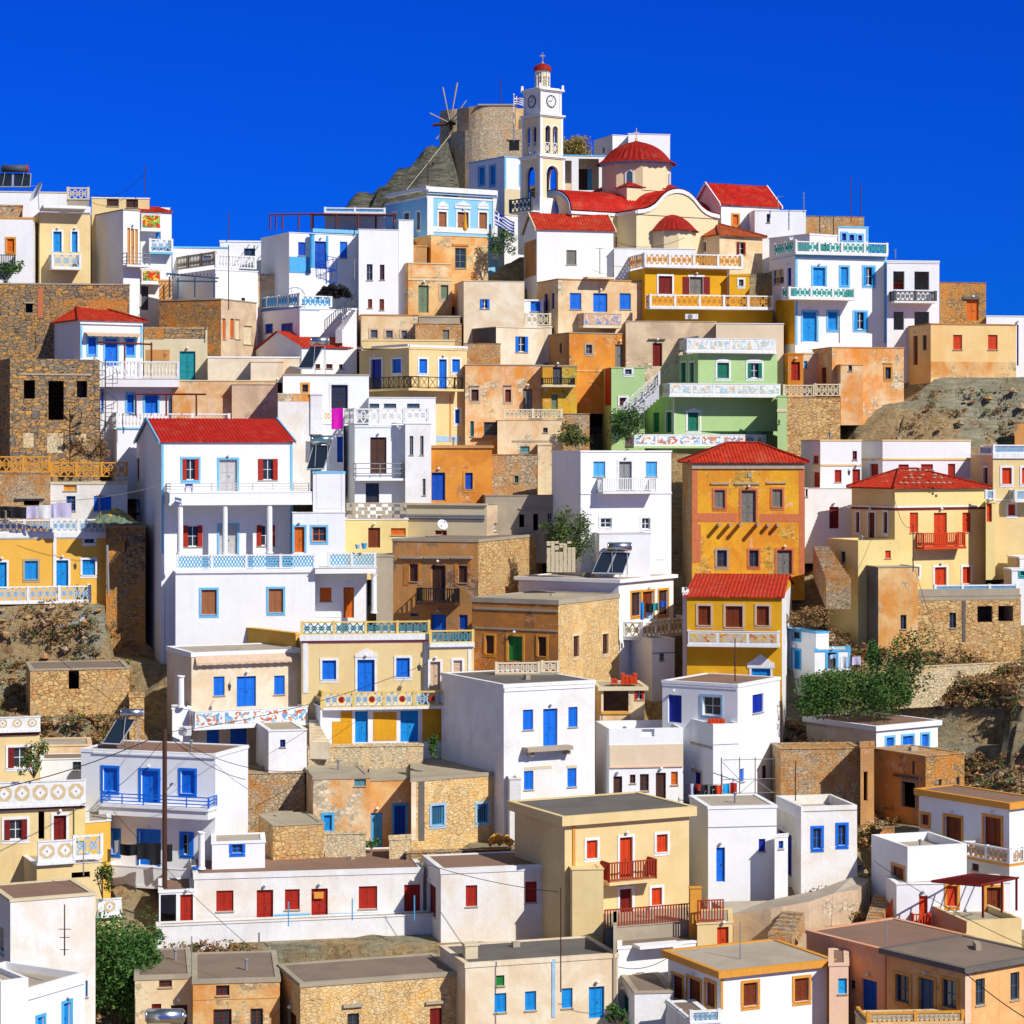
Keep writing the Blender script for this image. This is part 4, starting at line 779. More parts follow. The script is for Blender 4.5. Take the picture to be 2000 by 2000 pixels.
Bk('A2','L',(-60,-40,205),1560,2300,'CR',Y=188,th=7,D=5,rc='RFL',items='d 122 1730 200 1868 dbrown; c 82 1885 158 1960 tan .05')
house('blue_door_house', 'yellow house with royal blue shutters and a dark iron balcony')
Bk('A2','L',(780,1155,1592),1465,2380,'Y',Y=186,th=36,D=9,rc='RFL',cap=.1,cop='Y',side='Y',items='c 1155 1448 1592 1466 white .12; cS 780 1448 1155 1466 white .12; d 868 1552 950 1778 navy .white; w 1030 1550 1098 1655 blue .white; w 1230 1550 1290 1658 blue .white; d 1380 1552 1437 1778 blue .white; w 1478 1552 1537 1650 blue .white; B 1172 1688 1560 1775 cross black black 1.1 Y; BS 850 1688 1155 1775 cross black black .9 Y;@B2 w 1500 192 1540 298 blue .white; c 1355 392 1550 435 lblue .02; c 1460 80 1470 430 ochre .04')
Bk('A2','L',(800,805,1500),1400,1470,'DYL' if False else 'Y',Y=190,th=8,D=3,rc='RFL',nof=True)
house('cream_barred_house', 'cream house with three small barred windows and a rubble annex')
Bk('A2','L',(755,795,1222),1212,1480,'CR2',Y=193.8,th=10,D=6,rc='RF',cap=.1,cop='BR',items='b 865 1330 917 1392 grey .beige; b 980 1335 1032 1392 grey .beige; b 1098 1335 1140 1392 grey .beige')
Bk('A2','L',(1198,1202,1552),1280,1600,'SM',Y=193.2,th=8,D=4,rc='SM',cap=.05,items='w 1408 1330 1458 1402 gwood')
Bk('A2','L',(1225,1228,1540),1222,1290,'CO',Y=194.5,th=8,D=3,rc='CO',nof=True)
house('green_door_house', 'narrow ochre house with tall grey green door and shutter')
Bk('A2','L',(1035,1148,1478),822,1250,'OC',Y=197.2,th=22,D=6,rc='RF',cap=.08,cop='BE',items='g 1050 988 1097 1100 ggrey; d 1225 994 1303 1200 ggrey; w 1393 992 1450 1097 ggrey .beige; C 1148 948 1480 958 BE .05; cF 1175 850 1450 935 OP .03')
house('upper_ochre_house', 'ochre block house below the pale blue mansion with one grey green door')
Bk('A2','L',(1165,1320,1752),612,1000,'OC',Y=199.8,th=24,D=7,rc='RF',cap=.06,cop='BE',items='g 1502 712 1587 865 ggrey; C 1482 684 1605 698 BO .08')
Bk('A2','L',(1160,1165,1290),690,1000,'OCB',Y=198.6,th=8,D=2)
house('cream_window_house', 'cream house with one small open blue shutter and bare walls')
Bk('A2','L',(1498,1568,2025),958,1340,'CR',Y=195.2,th=14,D=6,rc='RFL',cap=.04,items='o 1694 1098 1760 1170 blue')
house('cream_stained_house', 'cream house with open navy shutters and black stained side wall')
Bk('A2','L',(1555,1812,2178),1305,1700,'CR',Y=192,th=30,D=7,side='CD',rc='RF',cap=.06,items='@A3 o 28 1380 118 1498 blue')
Bk('A2','L',(1565,1570,1845),1430,1700,'SM',Y=191.2,th=8,D=1,cap=.03)
house('peeling_cream_house', 'peeling cream and orange house with scattered small dark windows')
Bk('A2','L',(1572,1578,2160),1590,2330,'OP',Y=188,th=8,D=6,rc='RF',cap=.08,cop='CO',items='w 1625 1780 1680 1866 dbrown .beige; w 1880 1780 1925 1875 brown .beige;@A3 d 82 1775 155 1932 gwood;@B2 g 1618 280 1645 395 teal; g 1720 287 1830 386 gblue; C 1640 400 1835 408 stonec .3;@A2 C 1610 1748 1690 1756 CO .12; C 1872 1744 1932 1752 CO .12')
Bk('B3','L',(-130,-110,378),268,560,'CR2',Y=185,th=7,D=4,rc='CO',cap=.06,items='T -60 190 375 260 lat cream cream; g 235 330 270 366 dgrey; w 62 470 133 518 bluegreen; c 0 425 300 438 CO .04')
house('mossy_yellow_house', 'narrow yellow green patinated house with a tiny iron balcony')
Bk('A3','L',(222,230,490),1595,2000,'YG',Y=187.6,th=9,D=5,rc='RF',cap=.12,cop='CO',items='d 308 1602 377 1745 dgrey; B 235 1695 472 1745 bars black black .8 BE;@B3 w 297 80 345 190 ggrey; ')
Bk('B3','L',(375,380,585),222,520,'SM',Y=186.4,th=7,D=3,rc='SM',cap=.05)
house('orange_box_house', 'bright orange house with brown shaded side and a tiny central window')
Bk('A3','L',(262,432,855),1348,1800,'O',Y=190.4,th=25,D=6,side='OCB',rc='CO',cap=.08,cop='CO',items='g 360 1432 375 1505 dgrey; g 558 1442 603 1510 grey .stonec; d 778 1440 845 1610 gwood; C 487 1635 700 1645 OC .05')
house('peach_blue_house', 'peach cream house with bright blue door, shutters and small relief balcony')
Bk('A3','L',(190,348,998),942,1400,'PE' if False else 'CR2',Y=195,th=22,D=7,rc='BE',cap=.1,cop='BR',items='w 245 1058 270 1190 navy; w 300 1052 320 1170 navy; w 437 1052 523 1175 blue; d 613 1054 720 1194 blue; w 812 1054 897 1175 blue; B 540 1205 825 1300 mural beige MU5 1.1 CR; C 570 930 770 944 CR 1.0')
Bk('A3','L',(90,98,300),1300,1420,'CR',Y=194,th=8,D=2,items='T 100 1205 290 1295 lat cream BE')
Bk('A3','L',(85,92,240),1100,1420,'W',Y=196.5,th=8,D=3,items='w 140 1110 215 1190 blue')
house('white_chapel_house', 'white gabled chapel like house with short red tile roof and one grey shutter')
Bk('A3','L',(90,188,765),562,1000,'W',Y=199.8,th=19,D=5.5,roof='gable',rh=1.4,rc='TO',trim=1,cop='BE',items='w 410 728 487 838 gwood; c 95 660 182 930 BR .02')
house('golden_yellow_house', 'golden yellow house with two orange pierced balustrades and dark red shutters')
Bk('A3','L',(865,1003,1640),862,1330,'DY',Y=196.8,th=20,D=7,rc='RFL',cap=.05,cop='white',items='C 1000 845 1740 868 white .5; B 1005 758 1735 850 lat white tan .5 white; T 868 765 1000 862 lat white tan; w 1105 924 1208 1060 dred .white; d 1340 930 1440 1060 gwood .white; c 1288 930 1338 1058 dred .05; c 1442 930 1492 1058 dred .05; c 1622 870 1640 1150 white .05')
Bk('A3','L',(1630,1640,1792),910,1330,'DY',Y=198,th=9,D=4,rc='BE',items='g 1712 950 1747 1000 grey .white')
Bk('A3','L',(985,1005,1968),1170,1330,'DY',Y=196.0,th=10,D=5,rc='RFL',cap=.04,items='B 1045 1068 1965 1160 lat white tan 1.2 white')
house('white_parapet_wall', 'plain white wall between the church and the golden yellow house', 'wall')
Bk('A3','L',(762,770,1382),712,960,'W',Y=200.6,th=7,D=2,cap=.05)
house('tile_roof_cottage', 'small stone cottage with faded orange hipped roof and open red shutters')
Bk('A3','L',(1310,1566,1890),622,900,'CR2',Y=203.4,th=32,D=6.6,roof='hip',rh=1.4,rc='TB',peak=((1.9,3.0),(2.1,3.2)),side='BG',items='w 1408 670 1468 742 brown .white; o 1696 668 1760 762 dred')
house('white_red_roof_house', 'white house with red roof right of the church and orange framed windows')
Bk('A3','L',(1370,1578,2020),372,780,'W',Y=208,th=28,D=8,roof='gable',rh=1.9,rc='TR',trim=1,cop='W',side='WG',items='w 1665 462 1708 542 orange .tan; w 1818 472 1852 556 orange .tan')
house('teal_balustrade_house', 'white house with sky blue trim and teal and red pierced balustrades')
Bk('A4','L',(30,205,895),765,1500,'W',Y=194.5,th=24,D=7,rc='RFL',cap=.05,cop='skyl',items='B 212 668 898 752 lat white lteal .35 white; T 45 668 200 755 lat white lteal; c 205 768 895 792 skyl .05; cF 362 682 466 735 red .02; d 340 860 432 1000 sky2 .skyl; w 548 856 605 995 sky2 .skyl; o 722 856 800 995 sky2 .skyl; B 160 1012 652 1088 lat white lteal 1.3 white; d 262 1195 368 1418 sky2 .skyl; w 452 1195 525 1330 sky2 .skyl; o 652 1195 742 1328 sky2 .skyl; g 30 870 120 985 navy; d 145 862 175 1000 navy; c 205 792 222 1440 skyl .04; c 875 792 893 1430 skyl .04; cS 60 1100 200 1440 DY .03')
Bk('A4','L',(10,315,528),602,760,'W',Y=200,th=34,D=7,rc='RFL',side='WG')
Bk('A4','L',(520,530,757),548,760,'W',Y=201.6,th=9,D=5,rc='RFL',cop='skyl',items='w 558 602 590 656 navy .skyl; w 614 612 650 656 navy .skyl; w 680 617 710 656 navy .skyl; c 740 560 757 660 skyl .03')
house('rooftop_room', 'plain white rooftop rooms on the skyline with a leaning antenna', 'house')
Bk('A4','L',(-140,-100,285),425,700,'W',Y=206.5,th=9,D=5,rc='RFL',cap=.06,items='g -10 455 15 520 dgrey')
Bk('A4','L',(148,155,725),468,700,'SM',Y=208,th=8,D=4,rc='SM',cap=.03)
house('unfinished_white_house', 'unfinished white house with empty black window openings and grey lattice balcony')
Bk('A4','L',(893,898,1293),805,1540,'W',Y=195.4,th=8,D=7,rc='RFL',cap=.1,items='h 945 888 1030 1025; h 1105 890 1217 1028; h 948 1193 1027 1330; h 1105 1193 1217 1300; B 958 1038 1265 1112 lat dgrey grey 1.1 white; c 893 820 1293 828 W .05')
house('skyline_stone_hut', 'square brown stone hut on the right skyline with a broken doorway')
Bk('A4','L',(1290,1297,1645),970,1320,'ST2',Y=201,th=8,D=7,rc='SM',cap=.03,items='d 1500 1105 1590 1258 orange; C 1475 1078 1602 1098 CD .15')
house('peach_house', 'peach plaster house with two orange red shutters on a rocky ledge')
Bk('A4','L',(1060,1228,1872),1280,1690,'PE',Y=191,th=23,D=7,rc='BR',cap=.1,cop='BR',items='d 1095 1375 1130 1595 brown; w 1168 1370 1197 1480 dbrown; w 1397 1368 1465 1480 orred; w 1660 1368 1733 1480 orred; cF 1228 1572 1872 1690 OC .015')
house('white_edge_house', 'white house cut by the right edge beside the peach house')
Bk('A4','L',(1640,1648,2060),1222,1720,'W',Y=199,th=8,D=5,rc='RFL',cap=.08,items='d 1878 1290 1892 1600 navy')
house('orange_peeling_house', 'orange peeling house with projecting box room above the rock slope')
Bk('A4','L',(335,483,1025),1458,1880,'OP',Y=188.6,th=23,D=7,rc='OC',cap=.06,cop='OC',items='d 402 1614 440 1735 brown; g 885 1612 928 1700 dgrey .ochre; C 868 1578 940 1586 ochre .08')
Bk('A4','L',(480,548,718),1590,1860,'OP',Y=187.4,th=23,D=1.5,rc='OC',cap=.05,items='g 608 1598 635 1640 dgrey')
Bk('A4','L',(118,150,267),1505,1860,'O',Y=190,th=16,D=3,rc='OC',items='d 175 1573 242 1712 red')
Bk('A4','L',(262,266,400),1500,1760,'BG',Y=191.8,th=8,D=3,items='w 262 1565 298 1618 sky2')
house('rubble_wall', 'honey stone wall with pierced tan rail left of the rock slope', 'wall')
Bk('A4','L',(112,118,545),1838,2190,'SG',Y=185.8,th=8,D=2,cap=.04,items='T 120 1745 350 1832 lat BE BE; T 355 1738 545 1828 lat BE BE')
house('green_house', 'light green house with painted white balustrades on three levels')
Bk('A3','L',(1245,1405,2002),1505,1930,'GR',Y=188,th=23,D=8,rc='RFL',cap=.05,cop='white',items='B 1318 1395 1990 1490 mural white MU2 .5 white; TS 1160 1392 1400 1495 mural grey MU2; d 1275 1577 1315 1725 dgreen .white; d 1342 1577 1377 1725 dgreen .white; w 1548 1578 1637 1695 dgreen .white; E 1535 1545 1650 1570 white; o 1778 1580 1884 1695 dgreen .white; E 1768 1545 1890 1570 white; B 1190 1735 2025 1822 mural white MU2 1.5 white')
Bk('B3','L',(1000,1225,2010),78,560,'GR',Y=187.2,th=23,D=5,rc='RFL',cap=.04,items='w 1325 215 1415 355 dgreen .white; w 1790 215 1880 355 dgreen .white; E 1310 180 1430 212 white; E 1775 180 1895 212 white; d 1062 215 1110 362 dgreen; d 1165 212 1208 362 dgreen .white; B 920 380 1915 468 mural white MU1 1.5 GR; c 1218 90 1230 370 white .03')
Bk('B3','L',(2000,2004,2075),85,560,'GR',Y=185.6,th=7,D=4,items='@B4 g 50 140 85 170 dgrey; g 57 270 90 300 dgrey; c 0 190 140 210 BG .05')
Bk('A3','L',(680,750,1002),1612,2250,'GR',Y=187.6,th=16,D=5,cap=.06,cop='GR',rc='RFL',items='g 853 1627 903 1666 grey .white; g 812 1842 865 1902 brown .white; c 705 1620 748 1900 red .03')
house('grey_tan_house', 'bare grey tan wall house with a dark red door behind the green house')
Bk('A3','L',(850,858,1540),1262,1760,'TG',Y=191.8,th=7,D=6,rc='CO',cap=.05,items='d 1062 1430 1133 1605 dred; g 1290 1440 1320 1600 dgrey; c 1030 1395 1160 1402 CO .2')
Bk('A3','L',(1536,1540,2050),1278,1760,'BG',Y=190.8,th=7,D=6,rc='RFL',cap=.06,cop='W')
house('pale_white_house', 'square pale white house with light blue open shutters and thin white balcony')
Bk('B3','L',(300,518,1202),502,1330,'W',Y=172.2,th=20,D=9,rc='RFL',cap=.12,cop='W',side='WG',items='w 614 585 704 698 sky; d 807 585 903 815 grey .white; w 1010 585 1095 698 sky; B 690 712 1087 810 bars white white 1.1 white; g 668 1012 752 1085 white .white; g 980 1012 1042 1096 white .white; c 518 818 1205 830 W .06; c 585 985 600 990 dgrey .02')
Bk('B3','L',(585,658,1047),1125,1420,'W',Y=170.2,th=20,D=3,rc='RFL',cap=.05,side='WG')
house('orange_mansion', 'decaying orange mansion with red quoins and broken hipped tile roof')
OMb = Bk('B3','L',(1285,1358,2208),600,1460,'OM',Y=175.2,th=8,D=9,roof='hip',rh=1.5,rc='TO',cop='stonec',side='SM',items='C 1358 600 2208 640 stonec .12; w 1527 800 1607 937 gwood .redochre; d 1730 802 1840 1045 gwood .redochre;@B4 w 32 795 108 930 gwood .redochre;@B3 g 1547 1254 1622 1380 dgrey .stonec; g 1790 1254 1860 1380 dgrey .redochre;@B4 d 68 1254 180 1435 gwood .redochre;@B3 C 1500 745 1640 758 stonec .1; C 1680 745 1870 758 stonec .1;@B4 C -10 740 140 752 stonec .1;@B3 cF 1360 975 1700 1040 redochre .02; cF 1870 980 2200 1040 redochre .02; cF 1360 600 1400 1350 redochre .015;@B4 cF 235 640 275 1435 redochre .015;@B3 cF 1380 1060 1425 1345 redochre .02; cF 1780 670 1810 705 stonec .05')
house('yellow_red_roof_house', 'golden house with red tile lean to roof, brown shutters and white side wall')
Bk('B3','R',(1320,2037,2122),1610,2240,'DY',Y=158.6,th=9,side='W2',roof='gable',rh=1.05,D=6,rc='TO',ext=5,items='w 1405 1674 1500 1820 brown .beige; w 1612 1676 1740 1835 brown .beige; w 1847 1676 1940 1822 brown .beige; B 1330 1865 2010 1965 mural white MU3 .9 white;@C3 w 1808 600 1950 680 sky2 .white; E 1780 490 1975 595 white; c 1775 555 1980 600 white .06')
Bk('B3','L',(1284,1288,1330),1560,1800,'W',Y=160,th=8,D=4)
house('blue_white_cottage', 'small blue trimmed white cottage above the green shrubs')
Bk('C4','L',(90,362,458),325,640,'W',Y=164,th=36,D=6,cop='sky',rc='BE',cap=.12,side='WG',items='g 187 325 243 375 dgrey .sky; d 187 465 243 608 sky2 .sky; c 362 325 458 360 W .03')
Bk('C4','L',(340,352,620),462,640,'W',Y=162.6,th=10,D=3,cop='sky',rc='BE',items='d 450 478 515 606 dgrey .sky; c 605 462 620 600 skyl .03')
house('low_white_house', 'low white house with three navy shutters below the green shrubs')
Bk('C4','L',(290,817,1282),1035,1240,'W',Y=156.8,th=36,D=10,ov=.15,cap=.2,cop='W',rc='RFB',side='CR',items='w 893 1122 948 1200 blue .skyl; w 1015 1110 1095 1200 blue .skyl; w 1160 1097 1210 1200 blue .skyl')
house('stone_ruin', 'ruined brown stone house with carved dark doorway below the low white house')
Bk('C4','L',(785,1190,1482),1262,1800,'ST2',Y=151.4,th=33,D=8,rc='SM',cap=.06,cop='SM',side='BR',items='h 1012 1458 1113 1650 .grey; g 1285 1440 1310 1570 grey; g 1420 1422 1445 1550 grey; CS 940 1412 1140 1428 dgrey .2; g 1088 1300 1105 1400 dgrey')
Bk('C4','L',(690,698,800),1195,1720,'OCB',Y=150.6,th=14,D=3,rc='SM',cap=.04,items='h 722 1380 752 1600')
house('rubble_wall', 'tall curved rubble retaining wall right of the scaffolding', 'wall')
Bk('C4','L',(60,95,700),1205,1800,'SM',Y=152.6,th=10,D=3,rc='ST2',cap=.05,cop='SM')
house('rubble_wall', 'long sloping stone wall edging the path above the brown cliff', 'wall')
Bk('C4','L',(880,890,2060),600,720,'SL',Y=162.2,th=26,D=.6,rc='SL',cap=.05,cop='SL')
house('yellow_hipped_house', 'pale yellow house, stones weighting its red hipped roof, orange balcony')
YH = Bk('B4','L',(632,957,1645),795,1560,'YP',Y=171.5,th=27,D=8,roof='hip',rh=1.4,rc='TO',cop='BE',side='YP',peak=((3.,3.6),(5.,4.2)),items='w 665 967 692 1120 brown .white; d 758 970 808 1172 brown .white; w 874 967 903 1125 brown .white; c 957 918 1645 930 white .06; c 957 932 1645 948 dred .05; cS 632 918 955 930 white .06; cS 632 932 955 948 dred .05; w 1070 970 1133 1122 orred; d 1252 972 1350 1228 orred; w 1467 970 1532 1118 orred; B 1178 1125 1487 1228 bars orred orred .9 orred; d 1257 1382 1345 1530 orred .white; w 1467 1380 1532 1505 orred .white; w 1115 1380 1140 1450 dred .white; EF 1000 1000 1001 1001 white' .replace('; EF 1000 1000 1001 1001 white',''))
Bk('B4','L',(450,680,1000),1180,1700,'YP',Y=168.8,ext=3,th=33,D=7,rc='RFL',para=.4,cop='YP',cap=.1,items='g 550 1264 583 1345 dgrey; w 885 1257 927 1315 orred')
house('stone_terrace_house', 'grey and ochre stone house with ruined openings under the patterned terrace rail')
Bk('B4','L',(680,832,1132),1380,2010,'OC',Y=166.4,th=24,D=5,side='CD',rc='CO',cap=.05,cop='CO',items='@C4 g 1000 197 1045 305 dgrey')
Bk('B4','L',(1125,1130,1908),1598,2010,'SG',Y=167.4,th=9,D=4,rc='CO',cap=.06,cop='CO',items='T 1262 1515 1880 1585 dia white skyl;@C4 g 1370 180 1420 295 dgrey; h 1580 130 1695 252; h 1738 128 1850 245; c 1130 0 1900 85 CO .02; c 1465 90 1490 400 CD .04')
house('white_red_house', 'white two level house with red shutters and orange cornice lines')
Bk('B4','L',(250,395,705),420,1180,'W',Y=179,th=22,D=6,rc='TB',cap=.1,cop='PE',side='WG',items='w 340 540 382 600 red; g 638 505 672 572 red; d 340 665 390 778 red; w 503 648 555 740 red; d 637 643 697 772 red; c 395 605 705 618 PE .06')
Bk('B4','L',(698,865,1530),420,1180,'W',Y=178.6,th=24,D=6,rc='TB',cap=.1,cop='PE',items='d 768 602 832 705 red; w 985 607 1062 650 red; w 1155 605 1245 650 red; w 1358 602 1413 705 red; c 865 560 1530 575 PE .06; cS 700 560 865 575 PE .06')
Bk('B4','L',(270,278,640),785,1180,'W',Y=178,th=8,D=5,rc='RFL',cap=.04,items='d 463 927 535 1090 dred; g 283 785 300 850 dgrey')
house('yellow_edge_house', 'yellow house with red shutters and light blue lattice rails at right edge')
Bk('B4','L',(1532,1698,2060),532,1300,'Y',Y=175,th=22,D=6,rc='RFL',cap=.08,cop='white',side='YP',items='C 1698 522 2000 562 white .12; T 1705 458 2000 522 dia white lblue; T 1600 470 1690 528 dia white lblue; w 1765 632 1838 755 orred .white; w 1915 632 1980 755 orred .white; B 1868 800 2050 875 dia white lblue 1.0 white; w 1812 908 1866 992 orred .white; d 1628 632 1662 785 brown .white; c 1700 868 2000 880 white .05')
Bk('B4','L',(1640,1644,1715),885,1300,'YP',Y=173.4,th=8,D=3,items='d 1650 890 1690 1040 orred; T 1646 800 1710 870 dia white lblue')
house('teal_window_house', 'small white house with a single teal window at the right edge')
Bk('B4','L',(1780,1840,2060),1395,1640,'W',Y=169,th=18,D=4,rc='RFL',side='BG',items='g 1905 1405 1940 1445 teal .lteal')
Bk('B4','L',(1808,1900,2060),1305,1500,'W',Y=171.5,th=22,D=3,rc='BG',side='TG')
house('brown_edge_hut', 'brown cube hut on the rocks at the right edge')
Bk('B4','L',(1858,1862,2060),288,500,'BR',Y=186,th=8,D=4,cap=.05)
house('stone_field_hut', 'isolated honey stone hut with one dark window among dry scrub')
Bk('C1','L',(175,228,978),608,960,'SG',Y=158.6,th=14,D=6,rc='RF',cap=.1,cop='CO',items='h 518 615 597 757')
Bk('C1','L',(970,976,1088),805,960,'SG',Y=158.4,th=8,D=2)
house('low_white_annex', 'low white and cream annex behind the ornate yellow balcony house')
Bk('C1','L',(296,302,690),1180,1420,'CR2',Y=153.2,th=8,D=4,rc='RFL',cap=.1)
Bk('C1','L',(296,302,690),1285,1500,'WG',Y=150.5,th=8,D=3,cap=.05,items='g 548 1305 612 1370 dgrey')
# ---
house('grey_white_house', 'white grey plastered house with large glazed brown door beside the magenta towel')
Bk('A2','L',(198,203,852),1662,2360,'WG',Y=183,th=8,D=6,rc='RFL',cap=.12,cop='CO',items='g 350 1742 393 1798 dbrown .tan; g 568 1745 693 1925 dbrown .white')
house('ochre_top_block', 'white block with ochre stained top in front of the glazed brown door')
Bk('B2','L',(160,165,410),70,680,'W3',Y=180,th=8,D=3,rc='CO',cap=.04,items='c 165 70 405 130 OP .02')
Bk('B2','L',(408,411,500),70,380,'W2',Y=180.2,th=8,D=3,nof=True)
house('tall_white_house', 'tall narrow white house with white lattice rails and a dark wooden door')
Bk('B2','L',(660,745,1125),310,960,'WG',Y=178.6,th=17,D=6,rc='RFL',cap=.06,side='W',items='T 745 185 1120 300 lat white white; T 662 185 742 300 lat white white; d 862 402 985 680 dbrown; B 755 600 1118 712 lines grey grey 1.0 W; g 828 748 930 895 dbrown; C 745 318 1125 328 W .06')
Bk('B2','L',(1122,1126,1322),295,960,'W2',Y=178.2,th=10,D=6,rc='RFL',cap=.06,items='T 1126 185 1300 285 lat white W2; g 1160 392 1187 535 grey; g 1240 392 1265 535 grey; g 1258 715 1280 840 grey')
Bk('B2','L',(845,850,1356),98,960,'W',Y=182,th=8,D=5,rc='RFL',cap=.06,items='w 840 148 930 180 gblue; w 965 148 1058 180 gblue; w 1140 148 1235 180 gblue')
Bk('B2','L',(486,492,662),300,700,'WG',Y=180.8,th=8,D=4,rc='CO',cap=.05,items='T 492 185 660 298 lat white cream; d 612 398 660 590 dblue')
house('checker_parapet_house', 'cream house with brown doors under a checkered concrete block parapet')
Bk('B2','L',(668,672,1148),1020,1300,'YP',Y=173.6,th=8,D=6,rc='RFL',cap=.06,cop='W',items='T 680 900 1135 1010 blk stonec; d 847 1085 937 1235 brown; w 1018 1088 1130 1140 orange')
house('orange_cube_house', 'flat orange cube house with cornflower blue door and shutter')
Bk('B2','L',(1298,1302,1782),462,930,'O',Y=178.8,th=9,D=6,rc='BR',cap=.22,cop='OCB',ov=.08,items='d 1325 668 1427 878 dblue .ochre; w 1578 670 1635 795 dblue .ochre')
house('beige_cornice_house', 'beige house with grey cornice lines and a stained plaster flank')
Bk('B2','R',(1134,1742,2080),905,1250,'BE',Y=175,th=20,side='TG',rc='RF',cap=.06,cop='CO',items='C 1136 900 1742 915 BE .15; C 1136 985 1725 998 grey .1; C 1136 1003 1725 1014 grey .14; C 1136 1018 1725 1028 grey .08; g 1795 1050 1828 1110 white; g 1885 1045 1915 1105 white; w 1350 1105 1440 1160 dred')
house('rubble_block_house', 'windowless rubble block right of the orange cube house')
Bk('B2','L',(1776,1780,2122),530,860,'SM',Y=180.2,th=8,D=6,rc='SM',cap=.05,items='@B3 g 20 690 48 745 dgreen; C 10 685 55 692 CO .06')
Bk('B3','L',(190,194,300),450,800,'CR2',Y=181.5,th=8,D=4,items='g 60 470 130 518 teal')
house('stone_ruin', 'grey brown ruin with three slit windows left of the square white house')
Bk('B3','L',(-230,-200,388),838,1180,'CO',Y=177,th=9,D=6,rc='CO',cap=.06,cop='CO',items='h 55 985 93 1080; h 160 980 197 1105; g 268 975 298 1070 grey; C 50 935 300 945 CO .1')
# parapets behind the tower house roof
house('white_parapet_wall', 'low white weathered parapet behind the double solar panel', 'wall')
Bk('B3','L',(470,476,1145),1325,1500,'W2',Y=173.5,th=7,D=.4,cap=.04,ext=1)
# top of the hill
house('sky_blue_mansion', 'pale blue neoclassical mansion with white corner pilasters and cornice')
Bk('A2','L',(975,1290,1825),318,850,'SKY',Y=204,th=29,D=8,rc='RFL',cap=.14,cop='white',items='C 1290 262 1825 300 white .3; C 1290 300 1825 318 lblue .16; CS 975 275 1285 302 white .3; w 1378 440 1437 570 wood .white; d 1520 442 1603 600 wood .white; w 1683 445 1742 573 wood .white; E 1370 358 1450 400 white; E 1505 358 1620 400 white; E 1675 358 1755 400 white; c 1365 395 1450 418 white .07; c 1500 390 1620 415 white .07; c 1670 395 1755 418 white .07; c 1290 320 1335 800 white .08; c 1785 320 1825 800 white .08; g 1118 447 1158 502 grey .white; g 1215 440 1240 575 grey .white; g 1035 447 1060 500 grey .white; c 1290 560 1825 600 white .05')
house('blue_window_house', 'white house with sky blue trim in shade left of the bell tower')
Bk('W','L',(650,842,962),675,1060,'WG',Y=213,th=33,D=7,rc='RFL',cap=.1,cop='skyl',items='w 705 738 735 828 sky2 .skyl; w 765 730 792 832 sky2 .skyl; g 928 730 950 828 blue .skyl; c 842 855 960 1000 BE .04; c 842 680 852 850 skyl .03')
house('porch_house', 'white house with open arched porch between the bell tower and church')
Bk('W','L',(1150,1162,1432),668,1060,'W',Y=214,th=8,D=3,rc='RFL',cap=.1,cop='skyl',items='h 1168 700 1205 862; h 1242 690 1352 860;')
Bk('W','L',(1150,1163,1430),690,1000,'CR',Y=216,th=8,D=3,items='d 1240 745 1312 870 dbrown; c 1290 745 1314 868 sky .02')
house('upper_white_house', 'plain white cubes on the summit right of the bell tower')
Bk('W','L',(1325,1425,1512),560,1000,'W',Y=222,th=28,D=6,rc='RFL',cap=.06,items='g 1372 628 1382 655 dgrey')
Bk('W','L',(1500,1510,1735),553,1000,'W',Y=220.5,th=10,D=6,rc='RFL',cap=.06,items='g 1625 620 1650 645 dgrey')
# ================================================================= church
def loc(C, th):
    u = Vector((math.cos(th), math.sin(th))); v = Vector((-math.sin(th), math.cos(th)))
    return lambda a, b, z: (C.x+u.x*a+v.x*b, C.y+u.y*a+v.y*b, z)
def zat(yn, Y): return (HZ-yn)/F*Y
def vault(mb, wmb, P, u0, u1, half, ze, H, prof, along, over=.25, tiles=True):
    """curved tiled roof over one arm; along 'a' or 'b'. prof(s) in 0..1 gives height share at offset s in -1..1"""
    n = 28; m = max(6, int(abs(u1-u0)/.3)*4); k = len(mb.v)
    def Q(s, t, z): return P(t, s*half, z) if along == 'a' else P(s*half, t, z)
    for j in range(m+1):
        t = u0+(u1-u0)*j/m; am = .045*math.cos(2*math.pi*j/4)
        for i in range(n+1):
            s = -1+2*i/n; z = ze+H*prof(s)+.12+am; q = Q(s*1.04, t, z); mb.v.append(q); mb.uv[len(mb.v)-1] = (abs(t), abs(s)*half*1.3)
    for j in range(m):
        for i in range(n):
            a = k+j*(n+1)+i; mb.f.append((a, a+1, a+n+2, a+n+1)); mb.m.append(0)
    for te in (u0, u1):       # edge of the tiles and gable wall with its rim
        for i in range(n):
            s0 = -1+2*i/n; s1 = -1+2*(i+1)/n; z0 = ze+H*prof(s0); z1 = ze+H*prof(s1)
            ti = te+(.02 if te == u0 else -.02)
            wmb.quad(Q(s0, ti, ze-.3), Q(s1, ti, ze-.3), Q(s1, ti, z1+.05), Q(s0, ti, z0+.05))
